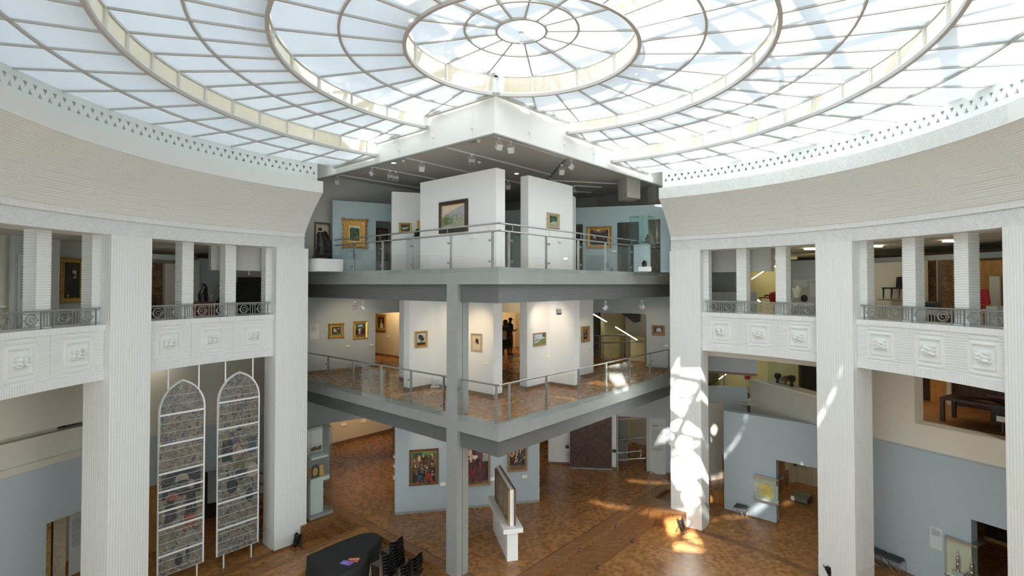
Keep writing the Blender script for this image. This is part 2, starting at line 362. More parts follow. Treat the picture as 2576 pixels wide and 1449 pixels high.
def drum(name, a0, a1, holes, ends, cornice_mat, top=17.2):
    mb = MB(); azs = arc(a0, a1, 1.36)
    sweep(mb, PROF, azs, MI)
    p = 1.36; zb, zm, zt, zu = 12.84, 12.955, 13.07, 13.22; r = 9.79; dr = .16; wd = .60
    if holes:
        n = int((a1 - a0) / p); p = (a1 - a0) / n
        for k in range(n):
            c = a0 + (k + .5) * p; l, rr = c - p / 2, c + p / 2
            # lower row: triangle standing on its base
            A, B, T = (c - wd / 2, zb), (c + wd / 2, zb), (c, zm)
            mb.poly([PO(l, r, zb), PO(A[0], r, zb), PO(c, r, zm), PO(l, r, zm)], 0)
            mb.poly([PO(B[0], r, zb), PO(rr, r, zb), PO(rr, r, zm), PO(c, r, zm)], 0)
            for q0, q1 in ((A, B), (B, T), (T, A)): mb.poly([PO(q0[0], r, q0[1]), PO(q1[0], r, q1[1]), PO(q1[0], r + dr, q1[1]), PO(q0[0], r + dr, q0[1])], 5)
            # upper row: triangle on its point, half a step along
            T2, A2, B2 = (l, zm), (l - wd / 2, zt), (l + wd / 2, zt)
            if k > 0:
                for q0, q1 in ((A2, B2), (B2, T2), (T2, A2)): mb.poly([PO(q0[0], r, q0[1]), PO(q1[0], r, q1[1]), PO(q1[0], r + dr, q1[1]), PO(q0[0], r + dr, q0[1])], 5)
            lo = l + wd / 2 if k > 0 else l; hi = rr - wd / 2 if k < n - 1 else rr
            mb.poly([PO(l, r, zm), PO(c, r, zm), PO(c, r, zt), PO(lo, r, zt)], 0); mb.poly([PO(c, r, zm), PO(rr, r, zm), PO(hi, r, zt), PO(c, r, zt)], 0)
            mb.poly([PO(l, r, zt), PO(rr, r, zt), PO(rr, r, zu), PO(l, r, zu)], 0)
            mb.poly([PO(l, r + dr, zb), PO(rr, r + dr, zb), PO(rr, r + dr, zu), PO(l, r + dr, zu)], 6)  # black sheet stands in for the darkness behind the holes
    else:
        sweep(mb, [(r, zb), (r, zu)], azs, [0])
    sweep(mb, [(9.79, 13.22), (9.97, 13.22), (9.97, top), (11.8, top), (11.8, 10.35)], azs, [0, 0, 0, 0])
    for e in ends:
        pf = PROF + [(9.79, 13.22), (9.97, 13.22), (9.97, 17.2), (11.8, 17.2)]
        mb.poly([PO(e, *q) for q in pf], 0)
    o = mb.build(name, [M['white_plaster'], M['relief_zigzag'], M['relief_vertical'], M['relief_cove'], M[cornice_mat], M['white_plaster'], M['black']]); struct(o); return o
drum('wall_left', -100.0, -44.6, True, [-44.6], 'white_plaster')
drum('wall_right', 32.9, 96.2, True, [32.9], 'relief_zigzag')
drum('wall_near', 96.2, 260.0, False, [], 'white_plaster', 13.6)

# ---- floor of the hall, plank ring between the pillars
mb = MB(); mb.poly([(-30, -6, 0), (30, -6, 0), (30, 45, 0), (-30, 45, 0)]); struct(mb.build('floor', M['parquet']))
mb = MB()
for a0, a1 in ((-97.4, -76.5), (-70.6, -49.8), (38.7, 59.5), (65.4, 86.0)):
    for a, b in zip(arc(a0, a1, 2.0)[:-1], arc(a0, a1, 2.0)[1:]):
        mb.poly([PO(a, 10.72, .006), PO(b, 10.72, .006), PO(b, 11.0, .006), PO(a, 11.0, .006)])
struct(mb.build('trim_1', M['step_wood']))

# ---- big fluted pillars
PIL = [(-130, -124), (-103.3, -97.4), (-76.55, -70.6), (-49.8, -43.8), (32.6, 38.7), (59.5, 65.45), (86.0, 92.0), (112.9, 118.9), (139.8, 145.8), (166.7, 172.4), (203.3, 209)]
PLAB = {2: 'second white fluted pillar from the left, between the iron scroll railings', 3: 'white fluted pillar at the left end of the glass-railed galleries',
        4: 'white fluted pillar with bright sun patches, right of the galleries', 5: 'tall white fluted pillar between the two right-hand bays', 6: 'white fluted pillar cut off by the right edge of the view'}
for k, (a0, a1) in enumerate(PIL):
    am = (a0 + a1) / 2; w = 10.8 * 2 * math.sin(R_((a1 - a0) / 2)) / 2; dep = .95; c = PO(am, 10.8 * math.cos(R_((a1 - a0) / 2)))
    rad = Vector((math.sin(R_(am)), math.cos(R_(am)), 0)); tan = Vector((math.cos(R_(am)), -math.sin(R_(am)), 0))
    vis = k in PLAB
    prof = []
    def flute(p0, p1, nrm, n):
        for i in range(n):
            for f_, d_ in ((0, 0), (.14, .017), (.5, .024), (.86, .017)):
                q = p0 + (p1 - p0) * ((i + f_) / n); prof.append(q - nrm * (.009 - d_ * .37))
    P0, P1 = -tan * w, tan * w; Bk = rad * dep
    if vis:
        flute(P0 + Bk, P0, -tan, 12); flute(P0, P1, -rad, 15); flute(P1, P1 + Bk, tan, 12); prof.append(P1 + Bk)
    else: prof = [P0 + Bk, P0, P1, P1 + Bk]
    if vis:
        t = thing('fluted_pillar', PLAB[k], 'pillar', (c.x, c.y, 0), 'fluted pillars round the hall')
    mb = MB(); mb.prism([c + q for q in prof], .66, 10.35); sh = mb.build('shaft', M['white_plaster'], t if vis else None)
    mb = MB(); mb.prism([c + P0 + Bk, c + P0, c + P1, c + P1 + Bk], 0, .66); ba = mb.build('base', M['white_plaster'], t if vis else None)
    if vis:
        mb = MB(); e = .035
        q = [c + P0 + Bk * .15 - tan * e, c + P0 - tan * e - rad * e, c + P1 + tan * e - rad * e, c + P1 + Bk * .15 + tan * e]
        mb.prism([q[0], q[1], q[2], q[3]], 0, .055); mb.build('skirting', M['step_side'], t)
    else:
        sh.name = 'trim_2'; ba.name = 'trim_3'; struct(sh); struct(ba)

# ---- balconies: parapet with three carved panels, ribbed colonnettes, scroll railing
BAYS = [(-97.4, -76.55), (-70.6, -49.8), (38.7, 59.5), (65.45, 86.0)]
BN = ['leftmost bay', 'bay above the stained glass', 'bay right of the sunlit pillar', 'far right bay']
rnd = random.Random(5)
RP = 11.03
def frame_relief(mb, am, zc):
    """one carved field: fillets, horizontal ribs and an inner sunk frame"""
    def rect(wa, z0, z1, r0, r1, mi=0):
        a0, a1 = am - wa, am + wa
        vs = [PO(a, r, z) for z in (z0, z1) for a, r in ((a0, r0), (a1, r0), (a1, r1), (a0, r1))]; mb.hexa(vs, mi)
    n = 15; pit = 1.02 / n
    for i in range(n):
        z = zc - .51 + pit * (i + .5)
        for a0, a1 in ((am - 3.42, am - 2.1), (am + 2.1, am + 3.42)):
            dz = abs(z - zc); ins = max(0, (dz - .22)) * 1.6
            b0, b1 = (a0, a1 - ins * .0 + ins) if a0 < am - 2.2 else (a0 - ins, a1)
            mb.hexa([PO(a, r, zz) for zz in (z - pit * .30, z + pit * .30) for a, r in ((b0, RP - .022), (b1, RP - .022), (b1, RP + .01), (b0, RP + .01))])
    rect(1.75, zc + .40, zc + .43, RP - .03, RP + .01); rect(1.75, zc - .43, zc - .40, RP - .03, RP + .01)
    rect(1.40, zc + .27, zc + .295, RP - .05, RP + .01); rect(1.40, zc - .31, zc - .285, RP - .035, RP + .01)
    for sg in (-1, 1):
        a = am + sg * 1.42
        mb.hexa([PO(x, r, z) for z in (zc - .30, zc + .29) for x, r in ((a - .06, RP - .035), (a + .06, RP - .035), (a + .06, RP + .01), (a - .06, RP + .01))])
def relief_head(am, zc, k):
    """a small carved block with a lumpy mask-like face"""
    mb = MB(); w, h = .155, .115; nx, nz = 14, 10
    rr = random.Random(100 + k); ph = [rr.uniform(0, 6) for _ in range(4)]
    def P(u_, v_, d): return PO(am + math.degrees(u_ / RP), RP - d, zc + v_)
    g = []
    for j in range(nz + 1):
        for i in range(nx + 1):
            x = -w + 2 * w * i / nx; z = -h + 2 * h * j / nz
            e = min(1, (1 - abs(x) / w) * 6) * min(1, (1 - abs(z) / h) * 6)
            d = .075 + .045 * e * (math.sin(x * 42 + ph[0] + math.sin(z * 30 + ph[1])) * .5 + .5) + .03 * e * math.sin(z * 70 + ph[2] + x * 18)
            x2 = x * (1 + .08 * math.sin(z * 60 + ph[3])); g.append(P(x2, z, max(d, .05)))
    fs = [(j * (nx + 1) + i, j * (nx + 1) + i + 1, (j + 1) * (nx + 1) + i + 1, (j + 1) * (nx + 1) + i) for j in range(nz) for i in range(nx)]
    mb.mesh(g, fs, 0, True)
    per = [i for i in range(nx + 1)] + [(j) * (nx + 1) + nx for j in range(1, nz + 1)] + [nz * (nx + 1) + i for i in range(nx - 1, -1, -1)] + [j * (nx + 1) for j in range(nz - 1, 0, -1)]
    n = len(per)
    for i in range(n):
        a, b = g[per[i]], g[per[(i + 1) % n]]
        def back(p): d = (p.xy - CC).normalized(); q = CC + d * (RP + .02); return Vector((q.x, q.y, p.z))
        mb.poly([a, b, back(b), back(a)])
    return mb
hk = 0
for bi, (a0, a1) in enumerate(BAYS):
    t = thing('balcony_parapet', 'white carved parapet with three mask reliefs in the ' + BN[bi], 'parapet', tuple(PO((a0 + a1) / 2, 10.83, 6.65)), 'carved balcony parapets')
    mb = MB(); azs = arc(a0 - .3, a1 + .3, 1.0)
    sweep(mb, [(11.75, 6.62), (11.0, 6.62), (11.0, 6.86), (11.02, 6.87), (11.02, 6.885), (RP, 6.89), (RP, 7.86), (11.01, 7.87), (11.01, 7.885), (10.98, 7.89), (10.98, 8.04), (11.75, 8.04)], azs, [0, 1, 0, 0, 0, 0, 0, 0, 0, 1, 0])
    mb.build('wall_body', [M['white_plaster'], M['relief_vertical']], t)
    for j in range(3):
        am = a0 + (a1 - a0) * (j + .5) / 3
        fm = MB(); frame_relief(fm, am, 7.375); pnl = fm.build('carved_panel', M['white_plaster'], t)
        h = relief_head(am, 7.36, hk); hk += 1; ho = h.build('mask_relief', M['white_plaster'], None)
        ho.data.transform(Matrix.Translation(-Vector(t['_base']))); ho.parent = pnl
    # colonnettes
    for j in range(4):
        am = a0 + (a1 - a0) * j / 3; c = PO(am, 11.22); rad = Vector((math.sin(R_(am)), math.cos(R_(am)), 0)); tan = Vector((rad.y, -rad.x, 0)); vs = []; fs = []
        n = 36; zs = []
        for i in range(n): z = 8.04 + 2.31 * i / n; zs += [(z, .0), (z + .012, .014), (z + .046, .014), (z + .060, .0)]
        zs.append((10.35, 0))
        for z, d in zs:
            for sx, sy in ((-1, 0), (1, 0), (1, 1), (-1, 1)):
                q = c + tan * sx * (.165 + d) + rad * ((-d) if sy == 0 else .32 + d); vs.append((q.x, q.y, z))
        for i in range(len(zs) - 1):
            for k in range(4): l = (k + 1) % 4; fs.append((i * 4 + k, i * 4 + l, (i + 1) * 4 + l, (i + 1) * 4 + k))
        mb = MB(); mb.mesh(vs, fs); o = mb.build('ribbed_colonnette', M['white_plaster'])
        tag(o, 'ribbed white colonnette, ' + ['left end', 'left of middle', 'right of middle', 'right end'][j] + ' of the ' + BN[bi], 'column', 'ribbed colonnettes on the balconies')
    # scroll railing
    t = thing('scroll_railing', 'low iron railing with spiral scrolls, ' + BN[bi], 'railing', tuple(PO((a0 + a1) / 2, 10.9, 8.04)), 'iron scroll railings')
    RR = 11.09; e0, e1 = a0 + .35, a1 - .35
    def ringbar(z0, z1, r0, r1, nm):
        mb = MB()
        for a, b in zip(arc(e0, e1, .9)[:-1], arc(e0, e1, .9)[1:]):
            for (ra, za, rb, zb) in ((r0, z0, r0, z1), (r0, z1, r1, z1), (r1, z1, r1, z0), (r1, z0, r0, z0)):
                mb.poly([PO(a, ra, za), PO(b, ra, za), PO(b, rb, zb), PO(a, rb, zb)], 0)
        for a in (e0, e1): mb.poly([PO(a, r0, z0), PO(a, r1, z0), PO(a, r1, z1), PO(a, r0, z1)])
        return mb.build(nm, M['iron'], t)
    ringbar(8.435, 8.475, RR - .035, RR + .035, 'handrail'); ringbar(8.395, 8.41, RR - .012, RR + .012, 'upper_rail'); ringbar(8.09, 8.105, RR - .012, RR + .012, 'lower_rail')
    def bar(a, w, nm='bar', z0=8.10):
        mb = MB(); am = a; rad = Vector((math.sin(R_(am)), math.cos(R_(am)), 0)); tan = Vector((rad.y, -rad.x, 0)); c = PO(a, RR)
        mb.hexa([(c + tan * x + rad * y).xy.to_3d() + Vector((0, 0, z)) for z in (z0, 8.44) for x, y in ((-w, -w), (w, -w), (w, w), (-w, w))]); return mb.build(nm, M['iron'], t)
    g = (a1 - a0) / 3
    for j in range(4):
        ac = a0 + g * j
        for d in (-.78, .78):
            if e0 - .1 < ac + d < e1 + .1: bar(ac + d, .013, 'post', 8.04)
        for d in (-.42, -.06, .30) if 0 < j < 3 else (.30,) if j == 0 else (-.30,):
            if e0 < ac + d < e1: bar(ac + d, .009)
    for j in range(3):
        ac = a0 + g * (j + .5)
        for d in (-.42, 0, .42): bar(ac + d, .010)
        for sg in (-1, 1):
            a = ac + sg * 1.5; rad = Vector((math.sin(R_(a)), math.cos(R_(a)), 0)); tan = Vector((rad.y, -rad.x, 0)); c = PO(a, RR, 8.25); mb = MB()
            mb.tube([c + tan * (.132 * math.cos(x)) + Vector((0, 0, .132 * math.sin(x))) for x in [2 * math.pi * i / 26 for i in range(26)]], .011, 6, closed=True)
            sp = []
            for i in range(34):
                x = i / 33 * 2 * math.pi * 1.55; rr2 = .125 - .105 * i / 33; sp.append(c + tan * (rr2 * math.cos(x + 2.2)) + Vector((0, 0, rr2 * math.sin(x + 2.2))))
            mb.tube(sp, .011, 6)
            for q in (-1, 1): mb.lathe([(.0, -.018), (.014, -.012), (.018, 0), (.014, .012), (0, .018)], c + tan * q * .16, 8)
            mb.build('scroll', M['iron'], t)
# inner lintel beams behind the balconies
mb = MB()
for a0, a1 in BAYS[2:3]:
    sweep(mb, [(11.9, 8.0), (11.75, 8.0), (11.75, 6.35), (12.0, 6.35), (12.0, 8.0)], arc(a0 - 2, a1 + 2, 2.), [0, 0, 0, 0])
struct(mb.build('trim_4', M['beige_wall']))

# ================================================================ THE SKYLIGHT
RING = [0, .53, 1.2, 2.426, 3.67, 4.874, 6.1, 7.3, 8.55, 9.82]
LV = [14.44, 14.44, 14.44, 13.95, 13.95, 13.62, 13.62, 13.21, 13.21]
NS = [13, 13, 13, 26, 26, 52, 52, 52, 52]
AZ0 = -75.4; SX, TX = -.58, -.75
def clip(poly, f):
    out = []
    for i in range(len(poly)):
        a, b = poly[i], poly[(i + 1) % len(poly)]; fa, fb = f(a), f(b)
        if fa >= 0: out.append(a)
        if (fa >= 0) != (fb >= 0): k = fa / (fa - fb); out.append((a[0] + (b[0] - a[0]) * k, a[1] + (b[1] - a[1]) * k))
    return out
def outside(poly):       # parts of a plan polygon that are not over the galleries
    fs = lambda p: SX - ST(p)[0]; ft = lambda p: TX - ST(p)[1]
    a = clip(poly, fs); b = clip(clip(poly, lambda p: -fs(p)), ft)
    return [p for p in (a, b) if len(p) > 2]
def P2(az, r): q = PO(az, r); return (q.x, q.y)
sky = thing('ceiling', 'round stepped skylight of frosted glass panes in grey ribs', 'skylight', (CC.x, CC.y, 13.2)); sky['kind'] = 'structure'
for i in range(len(RING) - 1):
    mb = MB(); cl = MB(); n = NS[i]; st = 360 / n
    for k in range(n):
        a, b = AZ0 + k * st, AZ0 + (k + 1) * st; mid = PO((a + b) / 2, (RING[i] + RING[i + 1]) / 2); land = mid + SUN_DIR * ((19.6 - mid.y) / SUN_DIR.y)
        clear = 5.9 < land.x < 6.95 and mid.y < 9.6 and i > 0      # unseen near-side panes made clear so sun patches fall on the right pillar
        poly = [P2(a, RING[i]), P2(a, RING[i + 1]), P2(b, RING[i + 1]), P2(b, RING[i])] if i else [P2(a, 0), P2(a, .53), P2(b, .53)]
        for q in outside(poly): (cl if clear else mb).poly([(x, y, LV[i]) for x, y in q])
    mb.build('glass_ring', M['skylight_pane'], sky)
    if cl.f: cl.build('added_clear_pane', M['added_clear_pane'], sky)
def keep(p): s_, t_ = ST(p); return not (s_ > SX and t_ > TX)
def strip(mb, p, q, w, z0, z1, mi=0):     # a straight bar in plan, cut where it reaches the galleries
    n = 12; run = []
    def seg(k0, k1):
        A = Vector(p) + (Vector(q) - Vector(p)) * k0; B = Vector(p) + (Vector(q) - Vector(p)) * k1; d = (B - A)
        if d.length < 1e-3: return
        d.normalize(); nrm = Vector((-d.y, d.x)) * w / 2
        mb.hexa([Vector((c.x, c.y, z)) for z in (z0, z1) for c in (A - nrm, B - nrm, B + nrm, A + nrm)], mi)
    def pt(k): v = Vector(p) + (Vector(q) - Vector(p)) * k; return (v.x, v.y)
    N_ = 40; ks = [i / N_ for i in range(N_ + 1)]; on = [keep(pt(k)) for k in ks]
    if all(on): seg(0, 1); return
    s0 = None
    for i, k in enumerate(ks):
        if on[i] and s0 is None: s0 = k
        if (not on[i] or i == N_) and s0 is not None: seg(s0, ks[i - 1] if not on[i] else k); s0 = None
mb = MB()
for i in range(len(RING) - 1):
    n = NS[i]; st = 360 / n
    for k in range(n):
        a = AZ0 + k * st
        if i: strip(mb, P2(a, RING[i]), P2(a, RING[i + 1]), .035, LV[i] - .035, LV[i] + .02)
    if i + 1 in (1, 2, 4, 6, 8):
        m = 104
        for k in range(m): strip(mb, P2(AZ0 + k * 360 / m, RING[i + 1]), P2(AZ0 + (k + 1) * 360 / m, RING[i + 1]), .045, LV[i] - .045, LV[i] + .02)
mb.build('ribs', M['bar_metal'], sky)
# risers between the steps
PM = [(2.426, 14.44, 13.95, 13), (4.874, 13.95, 13.62, 26), (7.3, 13.62, 13.21, 52)]
for r, zt, zb, n in PM:
    fr = MB(); pm = MB(); sub = 52 * 2
    for k in range(sub):
        a, b = AZ0 + k * 360 / sub, AZ0 + (k + 1) * 360 / sub
        pa, pb = P2(a, r), P2(b, r)
        strip(fr, pa, pb, .05, zt - .04, zt + .01, 0); strip(fr, pa, pb, .07, zb - .06, zb + .01, 1); strip(fr, pa, pb, .05, zb + .01, zb + .04, 0)
        if keep(pa) and keep(pb):
            x0, x1 = R_(a) * r, R_(b) * r
            pm.poly([(pa[0], pa[1], zb + .03), (pb[0], pb[1], zb + .03), (pb[0], pb[1], zt - .03), (pa[0], pa[1], zt - .03)], 0, False, [(x0, 0), (x1, 0), (x1, zt - zb), (x0, zt - zb)])
    for k in range(n if n < 52 else 52):
        a = AZ0 + k * 360 / n; p = P2(a, r)
        if keep(p):
            q = PO(a, r); rad = Vector((math.sin(R_(a)), math.cos(R_(a)), 0)); tan = Vector((rad.y, -rad.x, 0))
            fr.hexa([(q + tan * x + rad * y).xy.to_3d() + Vector((0, 0, z)) for z in (zb, zt) for x, y in ((-.016, -.035), (.016, -.035), (.016, .035), (-.016, .035))])
    fr.build('riser_frame', [M['white_metal'], M['bar_metal']], sky); pm.build('riser_screen', M['perforated'], sky)
# straight edge frames over the gallery corner
mb = MB()
def edge_pts(rr, side):
    """where the circle of radius rr meets the edge line: s (or t) value"""
    o = CC - C2
    cs, ct = o.dot(U), o.dot(V)
    return (cs + math.sqrt(max(0, rr * rr - (TX - ct) ** 2))) if side == 't' else (ct + math.sqrt(max(0, rr * rr - (SX - cs) ** 2)))
for side in ('t', 's'):
    lim = [edge_pts(r, side) for r in (2.426, 4.874, 7.3, 9.80)]; st0 = SX if side == 't' else TX
    for lv, (x0, x1) in zip((14.44, 13.95, 13.62, 13.21), ((st0, lim[0]), (lim[0], lim[1]), (lim[1], lim[2]), (lim[2], lim[3]))):
        if side == 't': mb.stbox(x0 - .05, x1 + .02, TX - .04, TX + .05, lv - .07, lv + .02, 1)
        else: mb.stbox(SX - .04, SX + .05, x0 - .05, x1 + .02, lv - .07, lv + .02, 1)
    for x, (zb, zt) in zip(lim[:3], ((13.95, 14.44), (13.62, 13.95), (13.21, 13.62))):
        if side == 't': mb.stbox(x - .05, x + .04, TX - .04, TX + .05, zb - .06, zt + .02, 0)
        else: mb.stbox(SX - .04, SX + .05, x - .05, x + .04, zb - .06, zt + .02, 0)
mb.build('edge_frame', [M['white_metal'], M['bar_metal']], sky)
# white wall hanging down to the gallery ceiling, with thin cable drops
mb = MB()
mb.stbox(-.45, 13.5, -.65, -.55, 12.975, 16.0); mb.stbox(-.45, -.35, -.55, 13.5, 12.975, 16.0); struct(mb.build('wall_upper', M['white_wall']))
mb = MB(); mb.stbox(-.44, 13.5, -.64, -.54, 12.945, 12.975); mb.stbox(-.44, -.34, -.54, 13.5, 12.945, 12.975); struct(mb.build('trim_5', M['fascia']))
def cable(n, pl, px, y0, y1, lab):
    a, z0 = pl.hit(px, y1); z1 = pl.z(px, y0); t = thing('cable_drop', lab, 'cable', tuple(pl.P(a, z0, .02)), 'cable drops on the white upper wall')
    mb = MB(); mb.tube([pl.P(a, z0 - .02, .012), pl.P(a, z1, .012)], .006, 6); mb.build('wire', M['white_metal'], t)
    zz = z0 + (z1 - z0) * .28; mb = MB(); mb.plbox(pl, a - .035, a + .035, zz - .025, zz + .035, 0, .05); mb.build('socket', M['white_metal'], t)
pT_, pS_ = plT(-.65), plS(-.45)
for i, (px, y0, y1, l) in enumerate(((1005, 342, 390, 'leftmost thin white cable drop on the wall above the top gallery'), (1090, 285, 368, 'white cable drop, second from the left on the upper wall'), (1188, 250, 348, 'white cable drop nearest left of the upper wall corner'))):
    cable(i, pT_, px, y0, y1, l)
for i, (px, y0, y1, l) in enumerate(((1332, 262, 362, 'white cable drop nearest right of the upper wall corner'), (1418, 298, 388, 'white cable drop, second right of the upper wall corner'), (1494, 330, 407, 'rightmost white cable drop on the upper wall'))):
    cable(i, pS_, px, y0, y1, l)
# hook in the middle of the skylight
t = thing('ceiling_hook', 'small white pulley hook hanging from the centre disc of the skylight', 'hook', (CC.x, CC.y, 14.1))
mb = MB(); mb.tube([(CC.x, CC.y, 14.44), (CC.x, CC.y, 14.30)], .012, 8); mb.tube([(CC.x + .06 * math.cos(x), CC.y, 14.24 + .08 * math.sin(x)) for x in [i * .4 for i in range(15)]], .012, 6); mb.build('hook_ring', M['white_metal'], t)
mb = MB(); mb.lathe([(.02, 0), (.055, .01), (.06, .03), (.02, .05)], (CC.x, CC.y, 14.385), 14); mb.build('mount', M['white_metal'], t)
# glass roof steelwork above the frosted panes (throws the shadows), then an unseen wall added to shade the left panes
mb = MB()
for i in range(-7, 8):
    q = W2(1.9 * i - .6, -20); w = W2(1.9 * i - .6, 12); d = .09
    mb.stbox(1.9 * i - d + .3, 1.9 * i + d + .3, -20, 12, 16.9, 17.2)
for i in range(-6, 7): mb.stbox(-14, 14, 2.7 * i - .06 - 3.2, 2.7 * i + .06 - 3.2, 16.95, 17.15)
for i in range(13):
    a = AZ0 + i * 360 / 13; p, q = PO(a, 2.0, 15.3), PO(a, 9.6, 16.9); mb.tube([p, q], .05, 6)
for r in (2.0, 5.2): mb.tube([PO(i * 10, r, 15.3 + (r - 2) * .21) for i in range(36)], .06, 6, closed=True)
struct(mb.build('roof_steelwork', M['white_metal'])); 
mb = MB()
for a in arc(-150, -60, 6)[:-1]:
    mb.prism([PO(a, 9.97).xy, PO(a + 7.01, 9.97).xy, PO(a + 7.01, 10.5).xy, PO(a, 10.5).xy], 13.6, 21.5)
struct(mb.build('added_shade_wall', M['white_wall']))
# ================================================================ GALLERY CORNER: slabs, column, podium
B2, B3 = 4.36, 8.556
mb = MB()
for zt, zf in ((Z3, 9.078), (Z2, 4.832)):
    mb.stbox(0, 17, 0, .14, zf, zt); mb.stbox(0, .14, .14, 17, zf, zt)
o = struct(mb.build('trim_6', M['fascia']))
mb = MB(); mb.stbox(.14, 17, .14, 17, 9.078, 9.50); mb.stbox(.14, 17, .14, 17, 4.832, 5.255); struct(mb.build('ceiling_lower', M['ceiling_grey']))
mb = MB(); mb.stbox(.06, 17, .06, 17, 9.50, 9.53); mb.stbox(.06, 17, .06, 17, 5.255, 5.285); struct(mb.build('floor_gallery', M['parquet_gallery']))
mb = MB()
for z0, z1 in ((B3, 9.078), (B2, 4.832)):
    mb.stbox(.12, 1.62, .12, .42, z0, z1); mb.stbox(2.12, 17, .12, .42, z0, z1); mb.stbox(.12, .42, .42, 17, z0, z1)
struct(mb.build('trim_7', M['grille']))
t = thing('steel_column', 'tall grey double column carrying the galleries, left of the corner', 'column', tuple(W(1.87, .2, ZP)))
mb = MB(); mb.stbox(1.64, 2.10, -.004, .205, ZP, 4.832); mb.stbox(1.64, 2.10, -.004, .205, 4.832, 9.078); mb.build('front_flange', M['fascia'], t)
mb = MB(); mb.stbox(1.64, 2.10, .225, .45, ZP, 4.84); mb.stbox(1.64, 2.10, .225, .45, 5.285, 9.07); mb.build('rear_flange', M['fascia'], t)
mb = MB(); mb.stbox(1.70, 2.04, .20, .23, ZP, 4.84); mb.stbox(1.70, 2.04, .20, .23, 5.285, 9.07); mb.build('web', M['black'], t)

# podium, steps, ramp, landing block
mb = MB()
mb.stbox(.05, 17, .08, 17, 0, ZP); mb.stbox(8.15, 17, -1.35, .08, 0, ZP); mb.stbox(-.0 - 3.2, .05, 11.45, 17, 0, ZP)
struct(mb.build('floor_podium', M['parquet_dark']))
mb = MB()
mb.stbox(.03, 17, .06, .42, .45, ZP + .004); mb.stbox(.03, .42, .42, 17, .45, ZP + .004); mb.stbox(8.12, 8.26, -1.35, .06, .0, ZP + .004)
mb.stbox(.425, .437, .42, 17, ZP, ZP + .006, 1); mb.stbox(.42, 17, .425, .437, ZP, ZP + .006, 1)
# steps along both podium fronts
for z, d in ((.395, .29), (.198, .57)):
    mb.stbox(.05 - d, 5.55, .08 - d, .09, 0, z); mb.stbox(.05 - d, .06, .09, 8.2, 0, z)
    mb.stbox(.05 - d - .012, 5.55, .08 - d - .012, .08 - d + .05, z - .03, z + .004); mb.stbox(.05 - d - .012, .05 - d + .05, .09, 8.2, z - .03, z + .004)
# small stair next to the tall glass case
for z, d in ((.395, .34), (.198, .68)): mb.stbox(6.68, 8.15, .08 - d, .09, 0, z)
# wide steps behind the landing block
for z, d in ((.445, .67), (.297, 1.34), (.148, 2.01)): mb.stbox(.05 - d, .06, 9.15, 11.2, 0, z)
struct(mb.build('trim_8', [M['step_wood'], M['black']]))
mb = MB(); mb.stbox(-1.5, .04, 8.2, 9.15, 0, ZP); struct(mb.build('trim_9', M['step_side']))
mb = MB()   # ramp
q = []
for z0 in (0, 1):
    for s_, t_ in ((5.56, .08), (5.56, -4.7), (6.66, -4.7), (6.66, .08)): q.append(W(s_, t_, 0 if not z0 else ZP - .060 * (.08 - t_)))
mb.hexa(q); struct(mb.build('floor_ramp', M['parquet']))
mb = MB(); q = []
for z0 in (0, 1):
    for s_, t_ in ((6.50, .2), (6.50, -4.7), (6.67, -4.7), (6.67, .2)): q.append(W(s_, t_, .02 if not z0 else ZP + .012 - .060 * (.08 - t_)))
mb.hexa(q); struct(mb.build('trim_10', M['step_wood']))
# little dark step lights
for i, (px, py, z0, d, l) in enumerate(((1549, 1323, .395, 0, 'step light in the top riser, farther from the column'), (1458.5, 1383.5, .395, 0, 'step light in the top riser, nearer the column'),
                                 (1592, 1361, 0, .57, 'step light in the bottom riser, near the sunlit pillar'), (1504, 1427, 0, .57, 'step light in the bottom riser, nearer the column'))):
    pl = plS(.05 - d - (.014 if d else .022)); a, z = pl.hit(px, py); t = thing('step_light', 'small black ' + l, 'light', tuple(pl.P(a, z, .0)), 'step lights')
    mb = MB(); mb.plbox(pl, a - .07, a + .07, z - .045, z + .045, -.005, .02); mb.build('housing', M['rubber'], t)
    mb = MB(); mb.plbox(pl, a - .05, a + .05, z - .02, z + .025, .02, .024); mb.build('lens', M['concrete_grey'], t)

